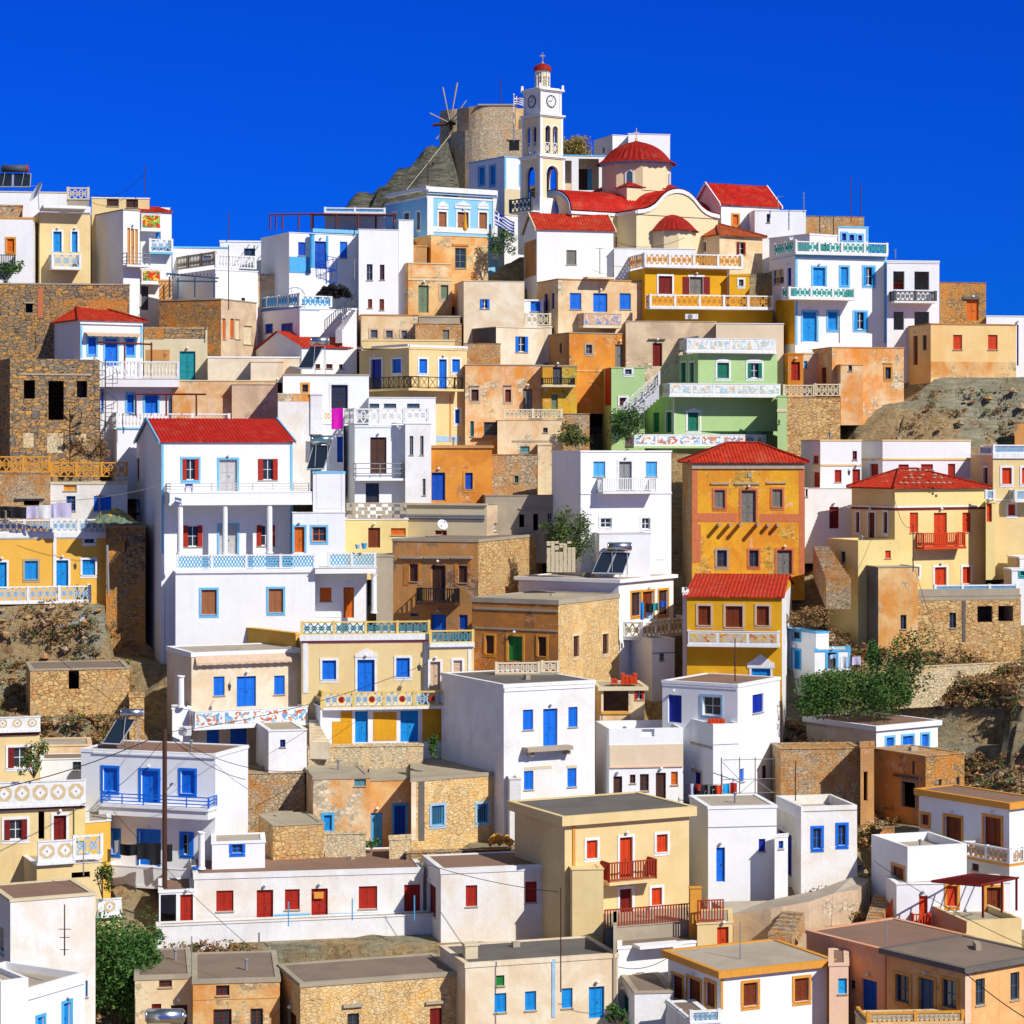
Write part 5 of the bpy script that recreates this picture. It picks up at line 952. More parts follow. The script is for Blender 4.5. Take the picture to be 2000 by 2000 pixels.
def church():
    t = tag(empty('church', at('A3', 1100, 900, 205)), 'domed church with red tiled vaults and cream walls', 'church')
    th = R(30); Y0 = 209.5; C = Vector(((1243-1000)/F*Y0, Y0)); P = loc(C, th); k = 4700/209.5
    ze = zat(418, 205); zf = ze-9; up = zat(418-0, 205)
    # arms
    wl = MB(); fl = Face(Vector(P(-7.2,-3.5,0)[:2]), Vector((math.cos(th), math.sin(th))), Vector((math.sin(th), -math.cos(th))), 14)
    def wbox(mb, a0, b0, z0, a1, b1, z1): mb.hexa([P(a0,b0,z0),P(a1,b0,z0),P(a1,b1,z0),P(a0,b1,z0),P(a0,b0,z1),P(a1,b0,z1),P(a1,b1,z1),P(a0,b1,z1)])
    wbox(wl, -8.6, -3.3, zf, 7.0, 3.3, ze); wbox(wl, -4.15, -6.4, zf, 4.15, -3.304, ze)
    semi = lambda s: math.sqrt(max(0, 1-s*s))
    bell = lambda s: float(np.interp(abs(s), (0,.12,.25,.36,.46,.56,.68,.82,1.), (1.,.975,.88,.73,.52,.31,.15,.05,0.)))
    r1 = MB(); vault(r1, wl, P, -8.7, 0, 3.3, ze-.02, 1.95, semi, 'a')
    r2 = MB(); vault(r2, wl, P, 0, 7.1, 3.3, ze-.02, 1.75, semi, 'a')
    r3 = MB(); vault(r3, wl, P, -6.5, 0, 4.15, ze-.02, 1.95, bell, 'b')
    mkobj(wl, 'wall', 'YPc', t); 
    for r in (r1, r2, r3): mkobj(r, 'vault_roof', 'TR', t, smooth=False)
    # white rims that follow the gable curves
    for along, te, half, H, pf, o in (('b', -6.5, 4.15, 1.95, bell, -.1), ('a', -8.7, 3.3, 1.95, semi, -.08)):
        m = MB(); n = 32
        def Q(s, tt, z): return P(tt, s*half, z) if along == 'a' else P(s*half, tt, z)
        for i in range(n):
            s0 = -1+2*i/n; s1 = -1+2*(i+1)/n; z0 = ze+H*pf(s0); z1 = ze+H*pf(s1)
            m.hexa([Q(s0,te+o,z0-.28),Q(s1,te+o,z1-.28),Q(s1,te,z1-.28),Q(s0,te,z0-.28),Q(s0,te+o,z0+.05),Q(s1,te+o,z1+.05),Q(s1,te,z1+.05),Q(s0,te,z0+.05)])
        mkobj(m, 'arch_rim', 'white' if along == 'b' else 'lblue', t)
    m = MB(); wbox(m, -8.75, -3.45, ze-.25, -4.2, -3.304, ze); wbox(m, -4.3, -6.5, ze-.25, -4.154, -3.46, ze); wbox(m, 4.154, -6.5, ze-.25, 4.3, -3.46, ze); wbox(m, 4.304, -3.45, ze-.25, 7.1, -3.304, ze); mkobj(m, 'cornice', 'white', t)
    # square base of the drum, drum, dome
    zb = zat(370, 208); m = MB(); wbox(m, -2.75, -2.75, ze+.3, 2.75, 2.75, zb)
    zd0 = zb-1.3; zd1 = zat(322, 209.5); m.lathe(P(0,0,zb-.2), [(3.05,0),(3.05,zd1-zb+.2)], n=8, a0=th+R(22.5), a1=th+R(382.5)); mkobj(m, 'drum', 'YPc', t)
    for a, b in ((-2.75,-2.75),(2.75,-2.75),(2.75,2.75),(-2.75,2.75)):     # tiled corner caps
        m = MB(); p0 = P(a*.62, b*.62, zb+.75); c = [P(a*1.06,b*1.06,zb+.02), P(a*1.06,b*.3,zb+.02), P(a*.3,b*1.06,zb+.02)]
        m.quad(c[0], c[1], p0); m.quad(c[2], c[0], p0); m.quad(c[1], c[2], p0); mkobj(m, 'corner_tiles', 'TR', t)
    m = MB(); m.lathe(P(0,0,zd1-.22), [(3.06,0),(3.2,.05),(3.2,.2),(3.3,.25)], n=8, a0=th+R(22.5), a1=th+R(382.5)); mkobj(m, 'cornice', 'lblue', t)
    hd = zat(276, 209.5)-zd1; m = MB(); pr = [(3.42,-.02)]+[(3.42*r_, hd*z_) for r_, z_ in ((.965,.03),(.89,.10),(.82,.20),(.765,.32),(.70,.45),(.62,.58),(.52,.70),(.40,.81),(.26,.90),(.12,.96),(.02,1.))]
    pr[-1] = (.05, hd+.05); m.lathe(P(0,0,zd1), pr, n=72, rib=.04); d = mkobj(m, 'dome', 'TR', t)
    # drum windows
    for s in (-1, 1, 3, -3):
        an = th+R(-90)+R(45*s*.5) if False else th-math.pi/2+R(45)*s*.5*2*.5
    for kx in range(8):
        an = th+R(22.5)+R(45)*kx+R(22.5); n2 = Vector((math.cos(an), math.sin(an)))
        if n2.y > .2 or kx % 2: continue
        fu = Vector((-n2.y, n2.x)); Pc = Vector(P(0,0,0)[:2])+n2*(3.05*math.cos(R(22.5))); f = Face(Pc, fu, n2, 1)
        z0 = zb+.25; m = MB(); pts = [(-.27,z0),(.27,z0),(.27,z0+1.0),(0,z0+1.25),(-.27,z0+1.0)]; m.quad(*[f.p(a,.03,z) for a, z in pts]); w_ = mkobj(m, 'window', 'gblue', t)
        m = MB(); 
        for x0, x1, y0, y1 in ((-.4,-.27,z0-.1,z0+1.05),(.27,.4,z0-.1,z0+1.05),(-.27,.27,z0-.12,z0)): f.box(m, x0, x1, 0, .07, y0, y1)
        diag(m, f, -.35, z0+1.05, .02, z0+1.36, .035, .06, .07); diag(m, f, .35, z0+1.05, -.02, z0+1.36, .035, .06, .07); mkobj(m, 'surround', 'white', w_)
    cx = P(0,0,zd1+hd); m = MB(); m.tube(cx, (cx[0],cx[1],cx[2]+1.15), .04, n=6); m.box(cx[0]-.24,cx[1]-.03,cx[2]+.72,cx[0]+.24,cx[1]+.03,cx[2]+.80); m.tube(cx,(cx[0],cx[1],cx[2]+.3),.14,.08,n=8); mkobj(m, 'cross', 'BE', t)
    # apse
    za = zat(448, 201); m = MB(); m.lathe(P(-.55,-6.4,zf), [(2.0,0),(2.0,za-zf)], n=5, a0=th+math.pi, a1=th+2*math.pi); mkobj(m, 'apse', 'YPc', t)
    m = MB(); pr = [(2.25,.0)]+[(2.2*r_, 1.5*z_) for r_, z_ in ((.95,.04),(.84,.2),(.72,.4),(.58,.6),(.4,.8),(.2,.94),(.02,1.))]; m.lathe(P(-.55,-6.42,za), pr, n=28, rib=.04, a0=th+math.pi, a1=th+2*math.pi); mkobj(m, 'apse_dome', 'TR', t)
    # big round window band inside the left gable and side window
    m = MB(); f = Face(Vector(P(-8.72, 3.3, 0)[:2]), Vector((math.sin(th), -math.cos(th))), Vector((-math.cos(th), -math.sin(th))), 6.6)
    ring(m, f, 3.3, ze+.1, .03, 1.15, .12, .05, 20); mkobj(m, 'gable_ring', 'blue', t)
    f = Face(Vector(P(-7.2, -3.304, 0)[:2]), Vector((math.cos(th), math.sin(th))), Vector((math.sin(th), -math.cos(th))), 3)
    r = f.rect('A3', 783, 630, 852, 705); m = MB(); f.box(m, r[0], r[1], 0, .04, r[2], r[3]); w_ = mkobj(m, 'window', 'brown', t)
    m = MB(); f.box(m, r[0]+.1, r[1]-.06, .04, .06, r[2], r[3]-.1); mkobj(m, 'curtain', 'cream', w_)
    m = MB(); f.box(m, r[0]-.15, r[1]+.15, 0, .07, r[3], r[3]+.25); mkobj(m, 'surround', 'white', w_)
PAL['YPc'] = ((248,226,180),(238,214,164),.12)
church()
# ================================================================= bell tower
def archwall(mb, f, a0, a1, z0, z1, arches, th=.25):
    xs = sorted({a0, a1}|{c+s*h for c, h, zb, zs in arches for s in (-1, 1)})
    for i in range(len(xs)-1):
        m_ = (xs[i]+xs[i+1])/2; ar = next((q for q in arches if abs(m_-q[0]) < q[1]), None)
        if ar is None: f.box(mb, xs[i], xs[i+1], -th, 0, z0, z1); continue
        c, h, zb, zs = ar; n = 10
        if zb > z0+.01: f.box(mb, xs[i], xs[i+1], -th, 0, z0, zb)
        for j in range(n):
            x0 = c-h+2*h*j/n; x1 = c-h+2*h*(j+1)/n; za = zs+math.sqrt(max(0, h*h-(x0-c)**2)); zc = zs+math.sqrt(max(0, h*h-(x1-c)**2))
            mb.hexa([f.p(x0,0,za),f.p(x0,-th,za),f.p(x1,-th,zc),f.p(x1,0,zc),f.p(x0,0,z1),f.p(x0,-th,z1),f.p(x1,-th,z1),f.p(x1,0,z1)])
def tower():
    Y = 205.5; X = (px('W', 1048)-1000)/F*Y; th = R(38); u = Vector((math.cos(th), math.sin(th))); v = Vector((-math.sin(th), math.cos(th)))
    Cn = Vector((X-(.0), Y))          # centre
    t = tag(empty('bell_tower', (Cn.x, Cn.y, zat(py('W', 1000), Y))), 'slender cream and white bell tower with clocks and a small red dome', 'bell tower')
    Z = lambda y: zat(py('W', y), Y-1)
    def faces(h):
        return [Face(Cn-u*h-v*h, u, -v, 2*h), Face(Cn+u*h-v*h, v, u, 2*h), Face(Cn+u*h+v*h, -u, v, 2*h), Face(Cn-u*h+v*h, -v, -u, 2*h)]
    def sq(mb, h, z0, z1):
        c = [Cn-u*h-v*h, Cn+u*h-v*h, Cn+u*h+v*h, Cn-u*h+v*h]; mb.hexa([(q.x,q.y,z0) for q in c]+[(q.x,q.y,z1) for q in c])
    def cor(hs, y, c='white', n='cornice', e=.18): m = MB(); sq(m, hs+e*.5, Z(y), Z(y)+.1); sq(m, hs+e, Z(y)+.1, Z(y)+.24); mkobj(m, n, c, t)
    h1, h2, h3 = 1.33, 1.22, 1.15
    m = MB(); sq(m, 1.5, Z(1200), Z(905)); mkobj(m, 'plinth', 'W2', t)
    m = MB()
    for f in faces(h1): archwall(m, f, .26, 2*h1-.26, Z(905), Z(690), [(h1, .62, Z(905), Z(768))])
    mkobj(m, 'arcade', 'YPc', t)
    m = MB()
    for f in faces(h1):
        f.box(m, -.03, .26, -.26, .03, Z(905), Z(690))
        n = 12
        for j in range(n):
            a = math.pi*j/n; b = math.pi*(j+1)/n; diag(m, f, h1+.68*math.cos(a), Z(768)+.68*math.sin(a), h1+.68*math.cos(b), Z(768)+.68*math.sin(b), .02, .055, .06)
    mkobj(m, 'corner_pilasters', 'white', t)
    m = MB()
    for f in faces(h1-.255): archwall(m, f, 0, 2*h1-.51, Z(905), Z(691), [(h1-.255, .58, Z(905), Z(770))], .05)
    mkobj(m, 'arch_lining', 'dblue', t)
    cor(h1, 690); 
    m = MB(); sq(m, h2-.02, Z(690)+.24, Z(668)); mkobj(m, 'slab', 'W', t)
    m = MB()
    for f in faces(h2): archwall(m, f, .22, 2*h2-.22, Z(668), Z(468), [(h2-.4, .27, Z(664), Z(528)), (h2+.4, .27, Z(664), Z(528))], .22)
    mkobj(m, 'belfry', 'YPc', t)
    m = MB()
    for f in faces(h2):
        f.box(m, -.02, .22, -.22, .03, Z(668), Z(468))
        for c in (h2-.4, h2+.4):
            for j in range(10):
                a = math.pi*j/10; b = math.pi*(j+1)/10; diag(m, f, c+.3*math.cos(a), Z(528)+.3*math.sin(a), c+.3*math.cos(b), Z(528)+.3*math.sin(b), .02, .04, .05)
    mkobj(m, 'corner_pilasters', 'white', t)
    m = MB()
    for f in faces(h2):
        for c in (h2-.4, h2+.4):
            z0, z1 = Z(664), Z(602); zm = (z0+z1)/2
            f.box(m, c-.27, c+.27, -.12, -.06, z1-.06, z1); f.box(m, c-.27, c+.27, -.12, -.06, z0, z0+.05)
            diag(m, f, c-.27, z0, c+.27, z1, -.09, .03); diag(m, f, c-.27, z1, c+.27, z0, -.09, .03); ring(m, f, c, zm, -.09, .15)
    mkobj(m, 'lattice', 'white', t)
    m = MB()
    for f in faces(h2-.225): archwall(m, f, 0, 2*h2-.45, Z(668), Z(470), [(h2-.225-.4, .25, Z(664), Z(530)), (h2-.225+.4, .25, Z(664), Z(530))], .04)
    mkobj(m, 'belfry_lining', 'dblue', t)
    b = MB(); b.lathe((Cn.x, Cn.y, Z(560)), [(.34,-.1),(.3,.05),(.2,.35),(.14,.5),(.02,.55)], n=14); mkobj(b, 'bell', 'dgrey', t)
    cor(h2, 466)
    m = MB(); sq(m, h3-.05, Z(452), Z(320)); mkobj(m, 'clock_stage', 'YPc', t)
    m = MB()
    for f in faces(h3): f.box(m, -.0, .22, -.2, .02, Z(452), Z(320)); f.box(m, .24, 2*h3-.24, -.05, .0, Z(446), Z(326)) 
    mkobj(m, 'corner_pilasters', 'white', t)
    for f in faces(h3)[0:1]+faces(h3)[3:4]+faces(h3)[1:3]:
        zc = Z(380); n = 28; m = MB(); m.quad(*[f.p(h3+.5*math.cos(2*math.pi*i/n), .03, zc+.5*math.sin(2*math.pi*i/n)) for i in range(n)]); ck = mkobj(m, 'clock_face', 'white', t)
        m = MB(); ring(m, f, h3, zc, .035, .5, .03, .05, 28)
        for i in range(12):
            a = 2*math.pi*i/12; diag(m, f, h3+.36*math.cos(a), zc+.36*math.sin(a), h3+.45*math.cos(a), zc+.45*math.sin(a), .04, .02, .02)
        mkobj(m, 'dial_ring', 'black', ck); m = MB(); diag(m, f, h3, zc, h3-.28, zc-.01, .045, .03, .02); diag(m, f, h3, zc, h3+.2, zc+.36, .05, .02, .02); mkobj(m, 'clock_hands', 'black', ck)
    cor(h3, 328, e=.2)
    m = MB()
    for a, b_ in ((-1,-1),(1,-1),(1,1),(-1,1)):
        q = Cn+u*(a*(h3+.08))+v*(b_*(h3+.08)); m.hexa([(q.x+dx*.12, q.y+dy*.12, Z(318)) for dx, dy in ((-1,-1),(1,-1),(1,1),(-1,1))]+[(q.x+dx*.09, q.y+dy*.09, Z(288)) for dx, dy in ((-1,-1),(1,-1),(1,1),(-1,1))])
    sq(m, h3-.1, Z(318)-.02, Z(306)); mkobj(m, 'parapet', 'W', t)
    m = MB(); m.lathe((Cn.x, Cn.y, Z(306)), [(.6,0),(.6,Z(212)-Z(306))], n=8, a0=th); mkobj(m, 'lantern', 'YPc', t)
    m = MB(); m.lathe((Cn.x, Cn.y, Z(216)), [(.6,0),(.68,.06),(.68,.14),(.6,.16)], n=8, a0=th)
    m.lathe((Cn.x, Cn.y, Z(240)), [(.61,0),(.64,.02),(.61,.06)], n=8, a0=th)
    for i in range(8): a = th+2*math.pi*i/8; p = (Cn.x+.61*math.cos(a), Cn.y+.61*math.sin(a), Z(304)); m.tube(p, (p[0],p[1],Z(216)), .05, n=6)
    mkobj(m, 'lantern_trim', 'white', t)
    for i in range(8):
        a = th+2*math.pi*(i+.5)/8; n2 = Vector((math.cos(a), math.sin(a)))
        if n2.y > .3: continue
        f = Face(Cn+n2*.56, Vector((-n2.y, n2.x)), n2, 1); m = MB()
        for z in (Z(285), Z(268), Z(250)): ring(m, f, 0, z, .02, .1, .025, .03, 8)
        mkobj(m, 'pierced_panel', 'dgrey', t)
    m = MB(); hd = Z(168)-Z(208); m.lathe((Cn.x, Cn.y, Z(208)), [(.76,0)]+[(.76*math.cos(x*math.pi/2)**.75, hd*math.sin(x*math.pi/2)) for x in [i/8 for i in range(1, 9)]], n=32, rib=.04); mkobj(m, 'dome', 'TR', t)
    m = MB(); z = Z(170); m.tube((Cn.x,Cn.y,z),(Cn.x,Cn.y,Z(106)),.045,n=6); zc = Z(125); m.box(Cn.x-.22,Cn.y-.04,zc-.05,Cn.x+.22,Cn.y+.04,zc+.05); m.lathe((Cn.x,Cn.y,z-.02),[(.12,0),(.14,.1),(.04,.25)],n=8); mkobj(m, 'cross', 'stonec', t)
    f = faces(1.5)[3]; m = MB(); f.box(m, 0, 3, 0, .9, Z(985), Z(978)); s = mkobj(m, 'balcony', 'W', t); railing(f, .05, 2.95, .85, Z(978), Z(908), 'lat', 'dgrey', 'gblue', s)
    f = faces(1.5)[0]
tower()
# ================================================================= windmill towers
def horseshoe(name, label, Y, xl, xr, ytop, ybot, th, depth, matk, step=None, cat='windmill'):
    """round western end, flat east front"""
    X0 = (px('W', xl)-1000)/F*Y; X1 = (px('W', xr)-1000)/F*Y; r = depth/2; t = tag(empty(name, (X0+r, Y, zat(py('W', ybot), Y))), label, cat)
    def shell(x0, x1, r, z0, z1, nm, cap=True):
        m = MB(); k = 14; pts = []
        for i in range(k+1): a = math.pi/2+math.pi*i/k; pts.append((x0+r+r*math.cos(a), Y+depth/2+r*math.sin(a)))
        pts += [(x1, Y+depth/2-r), (x1, Y+depth/2+r)]
        n = len(pts)
        for i in range(n):
            j = (i+1) % n; m.quad((*pts[i],z0), (*pts[j],z0), (*pts[j],z1), (*pts[i],z1))
        m.quad(*[(*p, z1) for p in pts]); return mkobj(m, nm, matk, t)
    return t, shell, X0, X1
t, shell, X0, X1 = horseshoe('windmill', 'big horseshoe shaped stone windmill, flat topped, on the summit', 222, 552, 955, 395, 850, 0, 7, 'ML')
Z = lambda y: zat(py('W', y), 222)
shell(X0, X1, 3.5, Z(980), Z(530), 'wall'); xs = (px('W', 582)-1000)/F*222; xe = (px('W', 905)-1000)/F*222; shell(xs, xe, 3.1, Z(531), Z(400), 'upper_wall')
m = MB(); m.box(xs+2, 222+.3, Z(400), xe+.08, 222+6.5, Z(395)+.05); mkobj(m, 'coping', 'stonec', t)
fm = Face(Vector((X0, 222.)), Vector((1, 0)), Vector((0, -1)), X1-X0)
for kk, q, c in (('h', (868,590,922,645), 'dgrey'),):
    r = fm.rect('W', *q); m = MB(); fm.box(m, r[0], r[1], -.4, .02, r[2], r[3]); mkobj(m, 'opening', 'black', t)
    m = MB(); fm.box(m, r[0]-.12, r[1]+.12, 0, .12, r[3], r[3]+.15); mkobj(m, 'lintel', 'stonec', t)
fm2 = Face(Vector((xe-.2, 222.6)), Vector((1, 0)), Vector((0, -1)), 2)
m = MB(); m.box(xe, 222.8, Z(530), X1, 226, Z(412)); mkobj(m, 'stair_turret', 'OC', t)
m = MB(); r = (px('W', 922), px('W', 945)); m.box((r[0]-1000)/F*222.7, 222.74, Z(530), (r[1]-1000)/F*222.7, 222.8, Z(470)); mkobj(m, 'door', 'gwood', t)
t, shell, X0, X1 = horseshoe('windmill', 'round stone windmill behind, with bare wooden sail poles', 229, 490, 592, 412, 640, 0, 5, 'ML')
Z = lambda y: zat(py('W', y), 229)
shell(X0, X1+1, 2.45, Z(760), Z(420), 'wall'); m = MB(); m.box(X0+2, 229.2, Z(420), X1+1, 233.8, Z(412)); mkobj(m, 'coping', 'stonec', t)
Zs = lambda x, y, Y=220.0: Vector(((px('W', x)-1000)/F*Y, Y, zat(py('W', y), Y)))
m = MB(); hub = Zs(550, 500, 226.5); m.tube(hub+Vector((0, 3, 0)), hub+Vector((0,-.4,0)), .2, n=10); m.tube(Zs(455, 508, 226.4), Zs(580, 500, 226.4), .16, n=8); mkobj(m, 'axle', 'dbrown', t)
for q, r0 in (((510,305),.13),((588,280),.15),((440,445),.12),((475,585),.12),((638,375),.08),((600,470),.06)):
    m = MB(); m.tube(hub+Vector((0,-.3,0)), Zs(*q, 226.2), .05, r0*.6, n=7); mkobj(m, 'sail_pole', 'stonec', t)
# guy rope of the mill
m = MB(); m.tube(Zs(552, 560, 220), Zs(315, 858, 210), .022, n=5); tag(mkobj(m, 'rope', 'BE'), 'long pale rope running from the windmill down the rocky slope', 'rope')
# ================================================================= flags
def flag(Y, base, top, w, label, side=1, sag=0.):
    p0 = Vector((px(base[0], base[1]), 0, 0)); X = (px(base[0], base[1])-1000)/F*Y; z0 = zat(py(base[0], base[2]), Y); z1 = zat(py(top[0], top[2]), Y)
    t = tag(empty('flag', (X, Y, z0)), label, 'flag'); m = MB(); m.tube((X,Y,z0), (X,Y,z1), .04, n=6); m.lathe((X,Y,z1), [(.07,0),(.07,.06),(.01,.12)], n=6); mkobj(m, 'flagpole', 'white', t)
    m = MB(); nx, nz = 27, 18; h = w*2/3; idx = {}
    for i in range(nx+1):
        for j in range(nz+1):
            s = i/nx; q = j/nz; wv = .16*math.sin(s*9+q*1.5)*s; idx[i, j] = len(m.v)
            m.v.append((X+.04+s*w*.93, Y+wv, z1-.1-q*h-sag*s*w+.05*math.sin(s*7)*s))
    for i in range(nx):
        for j in range(nz):
            inc = i < 10 and j < 10
            if inc: wh = (4 <= i <= 5) or (4 <= j <= 5)
            else: wh = (j//2) % 2 == 1
            m.f.append((idx[i,j], idx[i,j+1], idx[i+1,j+1], idx[i+1,j])); m.m.append(1 if wh else 0)
    mkobj(m, 'cloth', ['navy', 'white'], t, smooth=True)
flag(209, ('W', 893, 600), ('W', 897, 345), 1.2, 'blue and white striped flag flying straight beside the bell tower', sag=.12)
flag(201.5, ('W', 789, 1140), ('W', 791, 965), 1.75, 'drooping blue and white striped flag in front of the pale blue mansion', sag=.55)
# ================================================================= solar water heaters
def heater(tile, Y, pan, tank, label, npan=1, tilt=1, txt=None, th=0, tankcol='metal', cap=None):
    """pan: four picture corners of the collector (bl, br, tr, tl); tank: x0,y0,x1,y1"""
    zb = at(tile, 0, max(p[1] for p in pan[:2]), Y).z
    t = tag(empty('solar_heater', at(tile, (pan[0][0]+pan[1][0])/2, pan[0][1], Y)), label, 'solar heater')
    P4 = [at(tile, *pan[0], Y), at(tile, *pan[1], Y), at(tile, *pan[2], Y+1.25), at(tile, *pan[3], Y+1.25)]
    n = (P4[1]-P4[0]).cross(P4[3]-P4[0]).normalized(); n = -n if n.y > 0 else n
    for k in range(npan):
        a, b = k/npan+.01, (k+1)/npan-.01; q = [P4[0].lerp(P4[1], a), P4[0].lerp(P4[1], b), P4[3].lerp(P4[2], b), P4[3].lerp(P4[2], a)]
        m = MB(); m.hexa([tuple(v-n*.09) for v in q]+[tuple(v) for v in q]); f_ = mkobj(m, 'collector', 'steel', t)
        c = sum(q, Vector())/4; m = MB(); g = [tuple(c+(v-c)*.93+n*.006) for v in q]; m.quad(*g); mkobj(m, 'collector_glass', 'panel', f_)
    a = at(tile, tank[0], (tank[1]+tank[3])/2, Y+1.1); b = at(tile, tank[2], (tank[1]+tank[3])/2, Y+1.1); r = (tank[3]-tank[1])/2*TILES[tile][2]/F*(Y+1.1)
    m = MB(); m.tube(a, b, r, n=20); d = (b-a).normalized()
    m.tube(a-d*r*.25, a, r*.8, r, n=20); m.tube(b, b+d*r*.25, r, r*.8, n=20); tk = mkobj(m, 'tank', tankcol, t, smooth=False)
    for p in tk.data.polygons: p.use_smooth = len(p.vertices) == 4
    if cap: m = MB(); m.tube(b-d*.02, b+d*(r*.25+.02), r*1.02, r*.86, n=20); mkobj(m, 'tank_cap', cap, tk)
    m = MB()
    for p in (a+d*.25, b-d*.25):
        m.tube((p.x, p.y+.1, p.z-r*.6), (p.x, p.y+.25, zb-.6), .025, n=5); m.tube((p.x, p.y, p.z-r*.6), (p.x-.02, Y+.02, zb-.02), .02, n=5)
    mkobj(m, 'frame', 'steel', t)
    if txt:
        cu = bpy.data.curves.new('lettering', 'FONT'); cu.body = txt[0]; cu.size = r*1.0; cu.align_x = 'CENTER'; cu.align_y = 'CENTER'; cu.extrude = .004
        tmp = bpy.data.objects.new('lettering', cu); COL.objects.link(tmp); bpy.context.view_layer.update()
        me = bpy.data.meshes.new_from_object(tmp.evaluated_get(bpy.context.evaluated_depsgraph_get())); bpy.data.objects.remove(tmp)
        me.name = 'lettering'; me.materials.clear(); me.materials.append(mat(txt[1])); o = bpy.data.objects.new('lettering', me); COL.objects.link(o)
        c = (a+b)/2; yaw = math.atan2(d.y, d.x); o.parent = tk; o.location = Vector((c.x, c.y-r-.015, c.z))-bpy_loc[t.name]; o.rotation_euler = (math.pi/2, 0, yaw); o['name_kind'] = 'lettering'; del o['name_kind']
    return t
heater('A1', 204.2, [(-40,250),(232,250),(238,150),(-40,148)], (18,86,205,142), 'solar heater with grey tank and red end cap on the upper left roof', 2, tankcol='dgrey', cap='red')
heater('A2', 187.6, [(312,1622),(425,1622),(510,1455),(408,1455)], (420,1382,545,1445), 'solar heater leaning beside the small red gabled roof')
heater('B2', 170.5, [(378,645),(515,640),(568,462),(430,462)], (428,388,570,455), 'solar heater with green lettering on its tank beside the big white house', txt=('MASTER', 'lteal'))
heater('B3', 168.6, [(600,1428),(840,1432),(898,1272),(672,1268)], (728,1192,896,1262), 'solar heater with two dark panels on the white tower house roof', 2)
heater('C1', 145.8, [(768,1168),(905,1175),(1025,985),(880,980)], (918,905,1078,965), 'solar heater on the brown roof of the blue shuttered house')
# ground tank at the bottom
t = tag(empty('water_tank', at('D1', 1240, 2000, 121)), 'horizontal steel water tank with blue lettering at the bottom left', 'water tank')
a = at('D1', 1115, 1872, 121); b = at('D1', 1378, 1872, 121); r = 56*TILES['D1'][2]/F*121; m = MB(); m.tube(a, b, r, n=24); m.tube(b, b+Vector((r*.3,0,0)), r, r*.7, n=24); m.tube(a-Vector((r*.3,0,0)), a, r*.7, r, n=24)
tk = mkobj(m, 'tank', 'metal', t)
for p in tk.data.polygons: p.use_smooth = len(p.vertices) == 4
m = MB(); m.tube(b+Vector((r*.3,0,0)), b+Vector((r*.3+.08,0,0)), .07, n=8)
for p in (a, b): m.tube((p.x, p.y, p.z-r), (p.x, p.y, p.z-r-1.6), .04, n=6)
mkobj(m, 'stand', 'steel', t)
cu = bpy.data.curves.new('lettering', 'FONT'); cu.body = 'Nobilis'; cu.size = r*.62; cu.align_x = 'CENTER'; cu.align_y = 'CENTER'; cu.extrude = .003; tmp = bpy.data.objects.new('x', cu); COL.objects.link(tmp); bpy.context.view_layer.update()
me = bpy.data.meshes.new_from_object(tmp.evaluated_get(bpy.context.evaluated_depsgraph_get())); bpy.data.objects.remove(tmp); me.materials.clear(); me.materials.append(mat('dblue')); o = bpy.data.objects.new('lettering', me); COL.objects.link(o); o.parent = tk; c = (a+b)/2; o.location = Vector((c.x, c.y-r-.01, c.z))-bpy_loc[t.name]; o.rotation_euler = (math.pi/2,0,0)
# ================================================================= poles, aerials, dishes
def pole(name, label, cat, t, x, y0, y1, Y, r, col, group=None, arms=None):
    a = at(t, x, y0, Y); b = at(t, x, y1, Y); o = tag(empty(name, b), label, cat, group); m = MB(); m.tube(b, a, r*1.15, r, n=8); mkobj(m, 'mast', col, o)
    if arms:
        m = MB(); h = a.z-b.z
        for z, w in arms: m.tube((a.x-w, a.y, a.z-z), (a.x+w, a.y, a.z-z), .018, n=4)
        mkobj(m, 'crossarms', col, o)
    return o
up_ = pole('utility_pole', 'thick dark wooden utility pole carrying wires in front of the blue shuttered house', 'utility pole', 'C1', 1243, 1062, 2300, 138.6, .13, 'dbrown', arms=((.25,.5),(.5,.4)))
la_ = at('C1', 1300, 1468, 138.4); m = MB(); m.tube(at('C1', 1245, 1540, 138.3), la_, .03, n=6); m.lathe(la_-Vector((0,0,.12)), [(.17,0),(.14,.08),(.05,.14)], n=10); o = mkobj(m, 'street_lamp', 'metal', up_)
